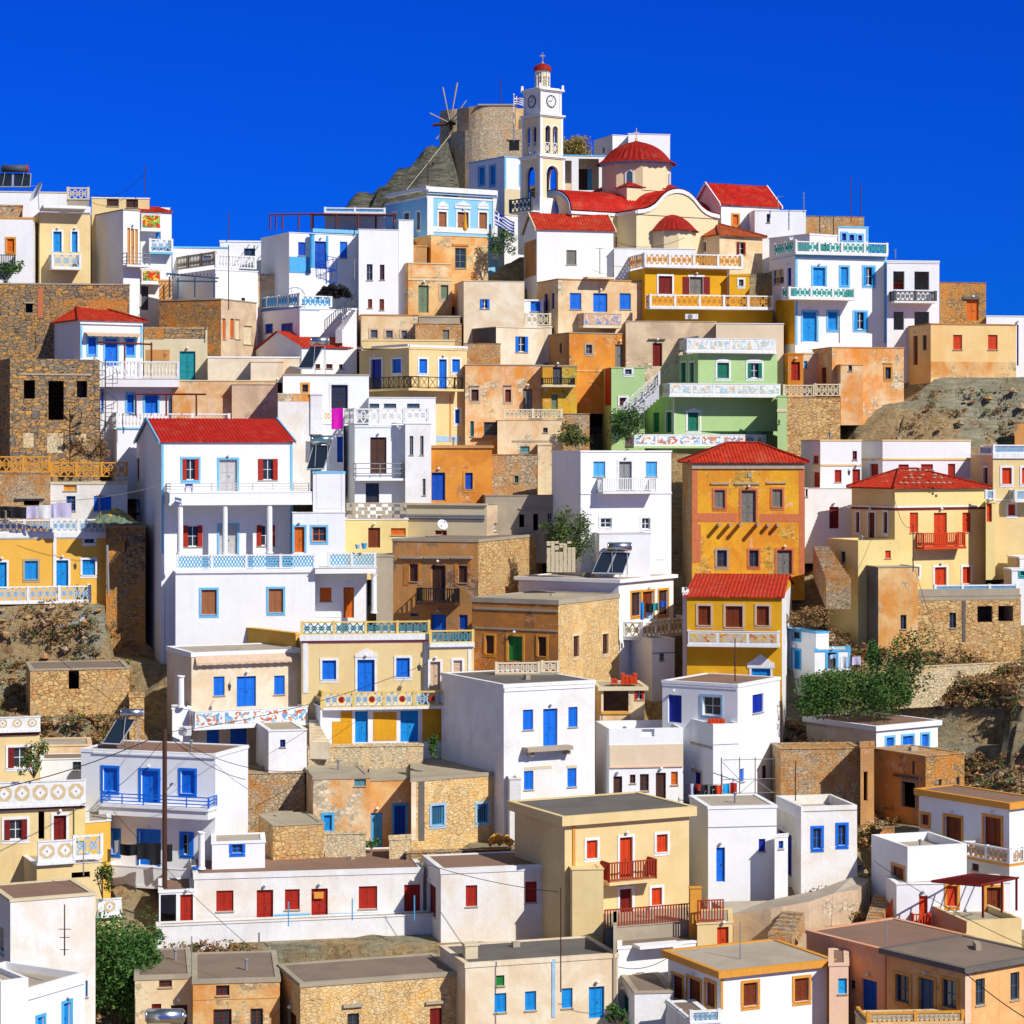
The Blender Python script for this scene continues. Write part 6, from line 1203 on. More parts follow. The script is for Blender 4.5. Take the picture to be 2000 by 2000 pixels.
AN = [('A1',1097,82,305,203,'tall thin aerial mast above the painted panel house',((.05,.02),)),('A1',1727,450,640,205,'thin aerial left of the large roof pergola house',((.3,.12),)),
 ('A1',1725,690,1180,191,'rusty pipe mast in front of the concrete baluster terrace',None),('A4',75,320,420,206,'thin aerial above the white skyline rooms',((.05,.5),)),('A4',270,290,450,205.6,'ladder like aerial on the white skyline rooms',((.1,.12),(.5,.12),(1.,.1))),
 ('A4',627,172,520,206,'taller of two rusty lattice masts on the skyline',((.2,.1),(.8,.1),(1.4,.1),(2.,.12),(2.6,.1))),('A4',700,222,480,206.5,'shorter of two rusty lattice masts on the skyline',((.2,.1),(.8,.1),(1.4,.1))),
 ('W',822,262,395,222.5,'aerial with short crossbars on top of the windmill',((.05,.15),(.3,.12),(.6,.1))),('A4',962,720,790,199,'tiny aerial above the unfinished white house',((.1,.12),)),('A4',538,1228,1430,191,'thin pipe in front of the blue shuttered lower windows',None),
 ('A3',663,712,910,196.3,'aerial with side prongs standing on the peach roof before the white chapel house',((.05,.35),)),('D1',487,1030,1415,117,'rusty aerial mast against the cream left wall',((1.2,.3),(1.6,.25),(2.2,.2))),
 ('D1',1447,1270,1560,124.5,'grey pipe aerial at the front of the ochre house roof',None),('D3',368,905,1690,124.3,'tall tan wooden mast in front of the cream house',((6,.15),(7.5,.15))),
 ('D3',1723,1160,1460,128,'slim aerial on a white cone base on the brown shuttered house roof',None),('D4',893,1150,1330,127.2,'short grey post on the pink house roof',None),('C3',1683,375,700,151.8,'barbed rusty aerial on the corner house roof',((1.2,.12),(1.6,.12),(2.,.12))),
 ('C4',207,1300,1600,142.5,'brown aerial at the corner of the weathered blue framed house',None),('C4',1912,1285,1540,148,'dark pole at the foot of the right cliff',((.2,.3),)),('B4',1095,1060,1420,164,'rusty leaning pole before the pale yellow hipped house',None),
 ('D1',630,560,810,128,'white pipe with old lamp before the left yellow house',None),('A2',1298,60,260,204.5,'thin aerial over the pale blue mansion roof',None),('A2',742,795,945,195.5,'white television aerial before the large white house',((.1,.2),(.3,.15),(.5,.15))),
 ('A1',268,1360,1480,186,'short pole above red roofed house',None),('B1',750,830,1010,171,'bent wire aerial above the patched hut roof',((.1,.25),))]
for tl, x, y0, y1, Y, lb, ar in AN: pole('antenna', lb, 'antenna', tl, x, y0, y1, Y, .035 if Y > 150 else .03, 'grey' if 'white' in lb or 'grey' in lb else 'dbrown', 'roof aerials and masts', ar)
def dish(t, x, y, Y, r, label, yaw=-.6, col='white'):
    c = at(t, x, y, Y); o = tag(empty('satellite_dish', c-Vector((0,0,r+.4))), label, 'satellite dish'); m = MB(); ax = Vector((math.sin(yaw)*.8, -math.cos(yaw)*.8, .45)).normalized(); tt = ax.cross(Vector((0,0,1))).normalized(); w = ax.cross(tt); k = 0; n = 20
    for q, rr in enumerate((.02, .4, .75, 1.)):
        for i in range(n): a = 2*math.pi*i/n; m.v.append(tuple(c+(tt*math.cos(a)+w*math.sin(a))*r*rr+ax*(rr*rr*r*.28)))
    for q in range(3):
        for i in range(n): j = (i+1) % n; m.f.append((q*n+i, q*n+j, q*n+n+j, q*n+n+i)); m.m.append(0)
    mkobj(m, 'reflector', col, o, smooth=True); m = MB(); m.tube(c, c-Vector((0,-.1,r+.4)), .03, n=6); m.tube(c-w*r*.8, c+ax*r*1.1, .015, n=4); m.box(*(c+ax*r*1.1-Vector((.05,.05,.05))), *(c+ax*r*1.1+Vector((.05,.05,.05)))); mkobj(m, 'bracket', 'grey', o)
dish('A1', 290, 298, 198, .95, 'large grey white satellite dish above the yellow balcony house', -1.1)
dish('B2', 1405, 1065, 172.5, .4, 'round grey satellite dish on the beige cornice house', .5)
dish('A4', 180, 640, 198.5, .2, 'tiny dish near the teal balustrade roof', -.4)
# ================================================================= wires
def wire(p, q, sag, label, r=.018, col='black'):
    m = MB(); n = 14; pr = None
    for i in range(n+1):
        s = i/n; v = p.lerp(q, s)-Vector((0,0,sag*4*s*(1-s)))
        if pr: m.tube(pr, v, r, n=4, caps=False)
        pr = v
    tag(mkobj(m, 'wire', col), label, 'wire', 'overhead wires')
top = at('C1', 1243, 1085, 138.6)
wire(top, at('C1', 0, 1505, 133), .3, 'black cable running from the pole down to the left yellow house', .028)
wire(top, at('C1', 180, 280, 150), .5, 'wire crossing the left cliff above the pole')
wire(top, at('C1', 1850, 1440, 141), .4, 'wire from the pole to the blue shuttered house flank')
wire(top, at('C1', 1245, 0, 162), .3, 'vertical looking cable up the big white house side')
wire(top, at('C2', 400, 1370, 150), .8, 'wire sagging from the pole toward the white cube')
wire(top+Vector((0,0,-.3)), at('C1', 880, 1500, 142), .2, 'short wire from pole to the left blue window')
wire(top, at('C2', 1300, 560, 156), .6, 'wire from the pole across the ornate yellow facade')
wire(at('B1', 370, 885, 168), at('B1', 1210, 765, 167.5), .25, 'pale cable stretched to the big white house corner', .02, 'grey')
wire(at('B4', 940, 815, 169), at('B4', 1090, 1075, 164), .9, 'loose black cable draped over the pale yellow hipped house')
wire(at('B4', 1110, 1400, 163.8), at('C4', 1310, 460, 160), .2, 'long cable slanting down the right stone house')
wire(at('D4', 800, 700, 136), at('D4', 1930, 1340, 128), .3, 'wire slanting across the orange trim house')
wire(at('D4', 1480, 1540, 122), at('D4', 1932, 1880, 118), .1, 'thick black cable across the orange house front', .03)
wire(at('D1', 850, 320, 139), at('D1', 1900, 1360, 126), .3, 'wire crossing the red doored house toward the road')
wire(at('A3', 775, 665, 199), at('A3', 1300, 635, 200), .6, 'sagging cable in front of the church wall')
wire(at('D2', 1300, 730, 136), at('D3', 350, 935, 133), .2, 'wire along the long white house roof')
wire(at('D3', 800, 1500, 126.5), at('D3', 1180, 1430, 127), .3, 'cable between the cream house and the brown shuttered house')
wire(at('A1', 1090, 150, 203), at('A1', 700, 300, 203), .9, 'loose wire hanging from the tall aerial')
# ================================================================= laundry
def cloth(name, label, cat, t, x0, y0, x1, y1, Y, col, grp, legs=False):
    a = at(t, x0, y0, Y); b = at(t, x1, y1, Y); w = b.x-a.x; h = a.z-b.z; m = MB()
    def sheet(xa, xb, za, zb, ph):
        k = len(m.v); n = 6; q = 5
        for i in range(n+1):
            for j in range(q+1):
                s = i/n; r_ = j/q; m.v.append((xa+(xb-xa)*s, Y+.06*math.sin(s*7+ph)*(.3+r_), za+(zb-za)*r_+.02*math.sin(s*5+ph)))
        for i in range(n):
            for j in range(q): c = k+i*(q+1)+j; m.f.append((c, c+1, c+q+2, c+q+1)); m.m.append(0)
    ph = random.random()*6
    if legs: sheet(a.x, b.x, a.z, a.z-h*.35, ph); sheet(a.x, a.x+w*.46, a.z-h*.35, b.z, ph); sheet(a.x+w*.54, b.x, a.z-h*.35, b.z+h*.03, ph)
    else: sheet(a.x, b.x, a.z, b.z, ph)
    tag(mkobj(m, name, col, smooth=True), label, cat, grp)
G1 = 'washing above the left yellow house'
for q in (('trousers','leftmost black garment on the left edge washing line','garment',-5,925,95,1015,'black',True),('shirt','second black garment beside the lilac shirt','garment',95,928,205,1015,'black',False),('shirt','lilac shirt with pink mark on the left edge washing line','garment',200,922,292,1015,'lilac',False),('sheet','first pale sheet right of the lilac shirt','sheet',294,912,385,1015,'white',False),('sheet','middle pale lilac sheet with deep folds on the line','sheet',380,905,430,1012,'lilac',False),('sheet','wide pale lilac sheet at the right end of the line','sheet',425,895,538,1008,'lilac',False)):
    cloth(q[0], q[1], q[2], 'B1', *q[3:7], 169.8, q[7], G1, q[8])
wire(at('B1', -20, 925, 169.85), at('B1', 545, 893, 169.85), .05, 'washing line above the left yellow house', .01)
for q in (('towel','patterned lilac cloth at the left end of the scaffold line','towel',1345,1470,1372,1610,'lilac',0),('trousers','black trousers first on the line by the navy door','trousers',1375,1475,1418,1612,'black',1),('towel','small dark red cloth over the black trousers','towel',1390,1474,1422,1522,'red',0),('trousers','long black trousers second on the line by the scaffold','trousers',1428,1480,1478,1614,'black',1),('trousers','short dark trousers left of the orange shirt','trousers',1492,1484,1535,1572,'black',1),('shirt','orange shirt on the line by the scaffold','shirt',1535,1480,1582,1555,'orred',0),('towel','turquoise towel on the line by the scaffold','towel',1592,1472,1642,1545,'cyan',0),('towel','bright red towel at the right end of the scaffold line','towel',1645,1465,1698,1545,'red',0)):
    cloth(q[0], q[1], q[2], 'C3', *q[3:7], 147.8 if q[0:2] != ('towel','small dark red cloth over the black trousers') else 147.6, q[7], 'washing by the scaffold', q[8])
wire(at('C3', 1300, 1478, 147.85), at('C3', 1702, 1464, 147.85), .05, 'washing line beside the scaffold', .01)
for q in (('towel','blue towel hanging over the curved pierced balcony','towel',968,100,995,235,'sky2'),('shirt','black shirt on the curved balcony line','shirt',1010,110,1065,178,'black'),('shirt','dark teal cloth right of the black shirt','shirt',1065,108,1105,165,'teal'),('towel','blue cloth at the right end of the balcony line','towel',1115,92,1160,135,'dblue'),('towel','pale blue towel in the middle balcony doorway','towel',1012,150,1065,225,'lblue')):
    cloth(q[0], q[1], q[2], 'C3', *q[3:7], 163.9 if 'doorway' not in q[1] else 164.2, q[7], 'washing on the curved balcony')
cloth('towel', 'large magenta towel hung over the white lattice rail', 'towel', 'B2', 570, 182, 658, 340, 178.2, 'magenta', None)
for i, q in enumerate(((860,545,900,640,'grey','small grey cloth at the left of the dark washing'),(905,575,1035,660,'black','wide black cloth left of the blue door'),(1035,565,1130,690,'black','black garment hanging before the lower blue door'),(1130,568,1215,730,'black','long black garment beside the utility pole'),(1248,575,1300,705,'black','black cloth right of the utility pole'))):
    cloth('garment', q[5], 'garment', 'D1', *q[:4], 141.2, q[4], 'dark washing on the lower balcony')
for q in ((540,512,582,600,'white','first white sheet on the cottage line'),(582,512,622,600,'lblue','pale blue sheet on the cottage line'),(634,512,700,575,'lilac','lilac sheet at the right end of the cottage line'),(470,495,512,525,'lblue','small cloth hung in the cottage doorway')):
    cloth('sheet', q[5], 'sheet', 'C4', *q[:4], 161.4, q[4], 'washing by the blue trimmed cottage')
# ================================================================= scaffold
t = tag(empty('scaffold', at('C3', 1750, 1620, 148.9)), 'rusty pipe scaffold frame against the white corner house', 'scaffold'); m = MB(); m2 = MB()
for x in (1580, 1718, 1835, 1980):
    for d in (0, .9): m.tube(at('C3', x, 1660, 148.6+d), at('C3', x, 1272, 148.6+d), .03, n=6)
for y in (1292, 1440, 1545):
    for d in (0, .9): m2.tube(at('C3', 1575, y, 148.6+d), at('C3', 1990, y-8, 148.6+d), .022, n=5)
m2.tube(at('C3', 1718, 1545, 148.6), at('C3', 1835, 1440, 148.6), .018, n=5); m2.tube(at('C3', 1835, 1440, 148.6), at('C3', 1980, 1545, 148.6), .018, n=5); m2.tube(at('C3', 1580, 1300, 148.6), at('C3', 1718, 1440, 148.6), .018, n=5)
mkobj(m, 'uprights', 'dbrown', t); mkobj(m2, 'braces', 'grey', t)
# ================================================================= pergolas
def pergola(label, posts, beams, slats, col, loc_, roof=None):
    t = tag(empty('pergola', loc_), label, 'pergola'); m = MB()
    for L_, r_, nm in ((posts, .07, 'post'), (beams, .07, 'beam'), (slats, .04, 'slat')):
        for a, b in L_: m = MB(); m.tube(a, b, r_, n=4); mkobj(m, nm, col, t)
    if roof: m = MB(); m.quad(*[tuple(v) for v in roof[0]]); mkobj(m, 'shade_cloth', roof[1], t)
A_ = lambda x, y, Y: at('D4', x, y, Y)
c1, c2, c3, c4 = A_(1235,855,134.6), A_(1600,888,132.2), A_(1890,828,134.8), A_(1560,798,138.2)
pergola('dark red wooden pergola casting striped shade on the white wall', [(A_(1622,1130,132.4), A_(1622,890,132.4)), (A_(1875,1075,134.8), A_(1875,830,134.8)), (A_(1765,1090,136), A_(1765,850,136))], [(c1,c2),(c2,c3),(c1,c4)], [(c1.lerp(c4, i/9), c2.lerp(c3, i/9)) for i in range(10)], 'dred', c2)
B_ = lambda x, y, Y=200.: at('A2', x, y, Y)
pergola('rust red and blue roof pergola on the large white house', [(B_(x, 578), B_(x, 455)) for x in (105,200,320,418,607,770,1040)]+[(B_(x, 578, 203.5), B_(x, 470, 203.5)) for x in (150,430,905)], [(B_(100,460), B_(418,455)), (B_(418,455), B_(1050,462))], [(B_(x, 458), B_(x, 466, 203.5)) for x in range(110, 1040, 75)], 'brown', B_(500,578), ([B_(420,458,200.1), B_(1045,464,200.1), B_(1045,476,203.6), B_(420,470,203.6)], 'navy'))
Cg = lambda x, y, Y=196.: at('A1', x, y, Y)
pergola('weathered blue terrace pergola under the concrete balusters', [(Cg(x, 1085), Cg(x, 935)) for x in (1345,1472,1618)]+[(Cg(1280,1085,197.5), Cg(1280,930,197.5))], [(Cg(1255,905), Cg(1650,940)), (Cg(1330,960), Cg(1640,965))], [(Cg(x, 905, 195.8), Cg(x, 925, 197.6)) for x in range(1260, 1650, 28)], 'gblue', Cg(1470,1085))
Dg = lambda x, y, Y=183.: at('B1', x, y, Y)
pergola('thin brown terrace pergola above the white balusters', [(Dg(x, 240), Dg(x, 75)) for x in (1025,1255,1482)], [(Dg(1015,75), Dg(1555,78))], [(Dg(x, 75), Dg(x, 78, 185)) for x in (1025,1255,1482)], 'brown', Dg(1255,240))
Eg = lambda x, y, Y=187.6: at('A1', x, y, Y)
pergola('thin red brown post pergola before the red hipped house', [(Eg(x, 1700), Eg(x, 1425)) for x in (940,1143)], [(Eg(735,1422), Eg(1150,1440))], [(Eg(x, 1430), Eg(x, 1425, 189.3)) for x in (790,940,1060)], 'brown', Eg(1000,1700))
# spiral stairs
def spiral(t_, x, y0, y1, Y, r, label, col, turns=1.6):
    a = at(t_, x, y1, Y); b = at(t_, x, y0, Y); o = tag(empty('spiral_stair', a), label, 'staircase'); m = MB(); m.tube(a, b+Vector((0,0,.9)), .05, n=6); mkobj(m, 'newel', col, o); h = b.z-a.z; n = 18; m = MB(); m2 = MB(); pr = None
    for i in range(n):
        an = turns*2*math.pi*i/n; z = a.z+h*(i+1)/n; c = Vector((math.cos(an), math.sin(an), 0)); e = Vector((math.cos(an+.35), math.sin(an+.35), 0)); p = Vector((a.x, a.y, z))
        m.hexa([tuple(p+c*.05), tuple(p+c*r), tuple(p+e*r), tuple(p+e*.05)]+[tuple(p+c*.05+Vector((0,0,.04))), tuple(p+c*r+Vector((0,0,.04))), tuple(p+e*r+Vector((0,0,.04))), tuple(p+e*.05+Vector((0,0,.04)))])
        q = p+c*r; m2.tube(q, q+Vector((0,0,.95)), .018, n=4)
        if pr: m2.tube(pr, q+Vector((0,0,.95)), .025, n=4)
        pr = q+Vector((0,0,.95))
    mkobj(m, 'treads', col, o); mkobj(m2, 'handrail', col, o)
spiral('A2', 530, 830, 985, 195.2, .85, 'blue iron spiral stair by the sky blue porch', 'dblue')
spiral('A1', 795, 1640, 2210, 180.6, .9, 'dark iron spiral stair beside the roofless stone ruin', 'dgrey', 2.6)
# ================================================================= outside stairs
def stairs(name, label, a0, a1, b0, b1, n, col, cat='staircase', side=None, kind=None, thick=1.1):
    """a0-a1 left and right ends of the lowest step edge, b0-b1 of the top"""
    m = MB()
    for i in range(n):
        s = i/n; s1 = (i+1)/n; p, q = a0.lerp(b0, s), a1.lerp(b1, s); p1, q1 = a0.lerp(b0, s1), a1.lerp(b1, s1); z = a0.z+(b0.z-a0.z)*s1; zb = z-thick
        m.hexa([(p.x,p.y,zb),(q.x,q.y,zb),(q1.x,q1.y,zb),(p1.x,p1.y,zb),(p.x,p.y,z),(q.x,q.y,z),(q1.x,q1.y,z),(p1.x,p1.y,z)])
    tag(mkobj(m, name, col), label, cat)
stairs('stone_steps', 'worn stone steps climbing to the flat path at lower right', at('D4',0,1255,133), at('D4',180,1230,132.6), at('D4',120,1075,136), at('D4',275,1075,135.4), 6, 'SM')
stairs('stone_steps', 'grey stone steps between rocks beside the white stepped house', at('D4',735,1160,136), at('D4',850,1165,135.6), at('D4',800,955,141), at('D4',930,960,140.6), 9, 'SM')
stairs('stone_steps', 'steep dusty steps rising behind the white stepped house', at('D4',745,625,143), at('D4',880,625,143), at('D4',890,440,148), at('D4',955,440,148), 10, 'ST2')
stairs('stone_steps', 'narrow pale steps left of the orange patched doorways', at('C2',405,1170,153.6), at('C2',560,1170,153.2), at('C2',400,985,157), at('C2',450,985,156.8), 8, 'CR')
stairs('stone_steps', 'shadowed stone stair between orange mansion and yellow annex', at('B4',440,1480,167.6), at('B4',625,1490,167.2), at('B4',340,1225,172.5), at('B4',455,1225,172), 11, 'SM', thick=2.2)
stairs('stone_steps', 'white stair descending from the green house terrace', at('B3',790,250,186.4), at('B3',840,262,186), at('B3',1085,10,185.6), at('B3',1110,30,185.2), 12, 'W')
f = Face(Vector((at('B3',850,240,185)).xy), Vector((1,0)), Vector((0,-1)), 5); p0 = at('B3',850,240,185); p1 = at('B3',1110,10,185)
railing(f, 0, p1.x-p0.x, 0, p0.z, p0.z+1.05, 'lat', 'white', 'white', tag(empty('stair_railing', p0), 'sloping white railing of the green house stair', 'railing'), dz=p1.z-p0.z)
# iron stair rail beside blue lattice house
f = Face(Vector((at('A2',520,1340,192.6)).xy), Vector((1,0)), Vector((0,-1)), 5); p0 = at('A2',520,1345,192.6); p1 = at('A2',750,1150,192.6)
railing(f, 0, p1.x-p0.x, 0, p0.z, p0.z+.95, 'bars', 'dgrey', 'dgrey', tag(empty('stair_railing', p0), 'dark iron railing sloping up the white outside stair', 'railing'), dz=p1.z-p0.z)
stairs('stone_steps', 'white outside stair beside the dark iron railing', at('A2',600,1345,193), at('A2',650,1345,192.7), at('A2',730,1180,193.6), at('A2',760,1180,193.2), 9, 'W2')
# ================================================================= small things on roofs and terraces
def small_box(name, label, cat, t, x0, y0, x1, y1, Y, d, col, group=None):
    a = at(t, x0, y1, Y); b = at(t, x1, y0, Y); m = MB(); m.box(a.x, Y, a.z, b.x, Y+d, b.z); o = tag(mkobj(m, name, col), label, cat, group); return o
def brick_pile(t, x0, y0, x1, y1, Y, label, col='orred'):
    a = at(t, x0, y1, Y); b = at(t, x1, y0, Y); m = MB(); o = tag(empty('brick_pile', a), label, 'brick pile'); nz = max(1, round((b.z-a.z)/.14)); nx = max(2, round((b.x-a.x)/.28))
    for j in range(nz):
        for i in range(nx):
            if j > nz*.6 and random.random() < .35: continue
            for k in range(3): w = (b.x-a.x)/nx; m.box(a.x+i*w+random.uniform(0,.03), Y+k*.3, a.z+j*.14, a.x+(i+1)*w-.02, Y+k*.3+.27, a.z+(j+1)*.14-.015)
    mkobj(m, 'bricks', col, o)
brick_pile('C3', 825, 640, 948, 722, 157.6, 'stack of orange hollow bricks on the porch roof')
brick_pile('C3', 750, 688, 800, 716, 157.4, 'few loose orange bricks beside the bigger brick stack')
brick_pile('C3', 1485, 985, 1608, 1020, 150.6, 'red tiles stacked on the white corner house parapet')
brick_pile('A4', 948, 955, 1030, 1028, 196.6, 'orange bricks stacked inside the unfinished white opening')
brick_pile('B3', 262, 1195, 480, 1420, 165.2, 'pile of pale concrete blocks left of the double solar panel', 'BE')
for q in (('B2',748,1210,785,1245,165.6,'lblue','small blue flower pot on the white terrace wall'),('B2',795,1200,838,1245,165.6,'sky','larger blue pot beside the brown one'),('B1',1395,755,1452,815,165.4,'navy','blue framed chair on the white balcony'),('D1',1450,745,1500,768,139.5,'blue','dark blue pot on the white stub roof')):
    a = at(q[0], (q[1]+q[3])/2, q[4], q[5]); r = (q[3]-q[1])/2*TILES[q[0]][2]/F*q[5]; h = (q[4]-q[2])*TILES[q[0]][2]/F*q[5]; m = MB()
    if 'chair' in q[7]:
        o = tag(empty('chair', a), q[7], 'chair'); m.box(a.x-r,a.y-.25,a.z+h*.5,a.x+r,a.y+.2,a.z+h*.55); mkobj(m,'seat',q[6],o); m = MB(); m.box(a.x-r,a.y+.18,a.z+h*.75,a.x+r,a.y+.22,a.z+h); mkobj(m,'backrest',q[6],o)
        for sx in (-1,1):
            for sy in (-.22,.2): m = MB(); m.tube((a.x+sx*r*.9,a.y+sy,a.z),(a.x+sx*r*.9,a.y+sy,a.z+h*(.5 if sy < 0 else 1)),.02,n=5); mkobj(m,'leg',q[6],o)
    else: m.lathe(a, [(.01,.0),(r*.6,.0),(r,h*.75),(r*1.05,h*.8),(r*1.05,h),(r*.9,h),(r*.85,h*.8),(.01,h*.8)], n=14); tag(mkobj(m, 'flower_pot', q[6]), q[7], 'flower pot')
# mailbox-white air conditioners
for q, lb in ((('A3',1308,1210,1405,1248,194.5),'air conditioner under the golden yellow balcony'),(('C1',1345,1040,1440,1108,153.2),'air conditioner beside the swan painted terrace')):
    o = tag(empty('air_conditioner', at(q[0], q[1], q[4], q[5])), 'white '+lb, 'air conditioner'); a = at(q[0], q[1], q[4], q[5]); b = at(q[0], q[3], q[2], q[5]); m = MB(); m.box(a.x,q[5],a.z,b.x,q[5]+.35,b.z); mkobj(m,'casing','white',o)
    f = Face(Vector((a.x,q[5])),Vector((1,0)),Vector((0,-1)),1); m = MB(); ring(m,f,(b.x-a.x)*.38,(b.z-a.z)/2+a.z,.02,(b.z-a.z)*.4,.03,.03,16); ring(m,f,(b.x-a.x)*.38,(b.z-a.z)/2+a.z,.02,(b.z-a.z)*.15,.06,.03,12); mkobj(m,'fan_grille','grey',o)
# umbrella closed on the mansion terrace
o = tag(empty('parasol', at('A2', 1578, 605, 201.6)), 'closed yellow parasol before the pale blue mansion', 'parasol'); b = at('A2', 1578, 605, 201.6); m = MB(); m.lathe(b, [(.05,.25),(.16,.3),(.2,.5),(.1,1.2),(.02,2.1)], n=10); mkobj(m, 'canopy', 'ogold', o); m = MB(); m.tube(b, b+Vector((0,0,2.3)), .03, n=6); mkobj(m, 'pole', 'white', o)
# street lamps on the pale mansion corners etc: wall lanterns
for q, lb in ((('C2',1215,560,1248,620,156.7),'black wall lantern right of the ornate yellow facade'),(('B4',600,640,622,690,177.8),'black wall lantern between red shutters of the white house'),(('C1',1718,700,1745,770,154.6),'wall lantern left of the blue door on the cream house'),(('B1',553,1345,580,1400,170.0),'wall lantern on the left yellow facade')):
    a = at(q[0], q[1], q[4], q[5]); b = at(q[0], q[3], q[2], q[5]); c = (a.x+b.x)/2; w = (b.x-a.x)/2; h = b.z-a.z; o = tag(empty('wall_lantern', a), lb, 'lantern'); m = MB(); m.lathe((c,q[5],a.z),[(w*.4,0),(w*.6,.04),(w,h*.55),(w*1.1,h*.58),(w*.3,h*.8)],n=6); mkobj(m,'lamp_body','dgrey',o); m = MB(); m.tube((c,q[5],a.z+h*.8),(c,q[5]+.35,b.z),.02,n=5); mkobj(m,'bracket','black',o)
# motor scooter in the shade
o = tag(empty('bicycle', at('D4', 700, 815, 143)), 'old bicycle in the shade beside the white stepped house', 'bicycle')
for xx in (672, 722):
    c = at('D4', xx, 792, 143); f = Face(Vector((c.x, 143.)), Vector((1,0)), Vector((0,-1)), 1); m = MB(); ring(m, f, 0, c.z, 0, .3, .02, .04, 18); w_ = mkobj(m, 'wheel', 'black', o)
p, q = at('D4', 672, 792, 143), at('D4', 722, 792, 143); s_ = (p+q)/2+Vector((-.05,0,.35)); m = MB(); m.tube(p, s_, .02, n=5); m.tube((p+q)/2, s_, .02, n=5); m.tube(s_, q+Vector((-.1,0,.45)), .02, n=5); m.tube(q, q+Vector((-.1,0,.6)), .02, n=5); mkobj(m, 'frame', 'navy', o)
m = MB(); m.box(s_.x-.12, 142.93, s_.z+.02, s_.x+.12, 143.07, s_.z+.08); mkobj(m, 'saddle', 'black', o); m = MB(); z = q+Vector((-.1,0,.6)); m.tube(z-Vector((0,.25,0)), z+Vector((0,.25,0)), .02, n=5); mkobj(m, 'handlebar', 'grey', o)
# pipe across the left cliff
m = MB(); pts = [(-60,470,167.6),(0,440,167.6),(150,370,167.5),(420,300,167.3),(600,255,167),(650,190,167.6),(708,125,168.6)]
for i in range(len(pts)-1): m.tube(at('C1', *pts[i]), at('C1', *pts[i+1]), .13, n=8)
tag(mkobj(m, 'drain_pipe', 'steel'), 'bent grey pipe running across the left cliff', 'pipe')
m = MB(); m.tube(at('B1', 808, 1215, 169.3), at('B1', 818, 1585, 169.3), .09, n=8); tag(mkobj(m, 'drain_pipe', 'grey'), 'upright grey downpipe at the yellow house corner', 'pipe')
for x, y0, y1, l in ((245,1010,1175,'leftmost'),(727,985,1130,'middle'),(1195,962,1130,'rightmost')):
    m = MB(); m.tube(at('D2', x, y1+20, 135.4), at('D2', x, y0, 135.4), .04, n=6); tag(mkobj(m, 'line_post', 'sky'), l+' thin blue post on the long white terrace wall', 'post', 'washing line posts')
# vent pipes and loose blocks lying on the flat roofs
rr = random.Random(11); rr.shuffle(ROOFS)
for i, (P_, w_, d_, z_) in enumerate(ROOFS[:34]):
    c = Vector(P_(rr.uniform(.25,.75)*w_, rr.uniform(.3,.75)*d_, z_)); m = MB()
    if i % 2: m.tube(c, c+Vector((0,0,.55)), .07, n=8); m.lathe(c+Vector((0,0,.5)), [(.07,0),(.13,.03),(.13,.1),(.02,.16)], n=8); tag(mkobj(m, 'vent_pipe', 'grey'), 'short grey vent pipe standing on a flat roof', 'vent pipe', 'vent pipes on the flat roofs')
    else:
        a_ = rr.uniform(0, 3); q = Vector((math.cos(a_), math.sin(a_), 0)); n_ = Vector((-q.y, q.x, 0)); h = rr.uniform(.12,.35); l = rr.uniform(.2,.5)
        m.hexa([tuple(c+q*s1*l+n_*s2*.14) for s1, s2 in ((-1,-1),(1,-1),(1,1),(-1,1))]+[tuple(c+q*s1*l+n_*s2*.14+Vector((0,0,h))) for s1, s2 in ((-1,-1),(1,-1),(1,1),(-1,1))]); tag(mkobj(m, 'concrete_block', 'stonec'), 'loose pale concrete block left on a flat roof', 'block', 'loose blocks on the flat roofs')
# red gate
a = at('D4', 888, 1215, 137); b = at('D4', 942, 1210, 136.4); m = MB(); f = Face(a.xy, (b.xy-a.xy).normalized(), Vector((0,-1)), 1); L = (b.xy-a.xy).length; m.hexa([f.p(0,0,a.z),f.p(0,-.06,a.z),f.p(L,-.06,a.z),f.p(L,0,a.z),f.p(0,0,a.z+1.0),f.p(0,-.06,a.z+1.0),f.p(L,-.06,a.z+1.9),f.p(L,0,a.z+1.9)]); tag(mkobj(m, 'gate', 'orred'), 'sloping orange red metal gate at the foot of stone steps', 'gate')
# tarpaulin on the rubble hut
m = MB(); idx = 0; c0 = at('B1', 650, 1000, 170); n = 16
for i in range(n+1):
    for j in range(7):
        p = at('B1', 660+430*i/n, 1055-(110*math.sin(math.pi*min(1,(i/n)*1.1)))*(j/6)-10*random.random(), 169.8+j*.7); m.v.append(tuple(p+Vector((0,0,random.uniform(-.05,.08)))))
for i in range(n):
    for j in range(6): c = i*7+j; m.f.append((c, c+7, c+8, c+1)); m.m.append(1 if 6 <= i <= 12 and j > 2 and (i+j) % 3 == 0 else 0)
tag(mkobj(m, 'tarpaulin', ['ggrey','YG']), 'crumpled grey green tarpaulin over the shaded rubble hut', 'tarpaulin')
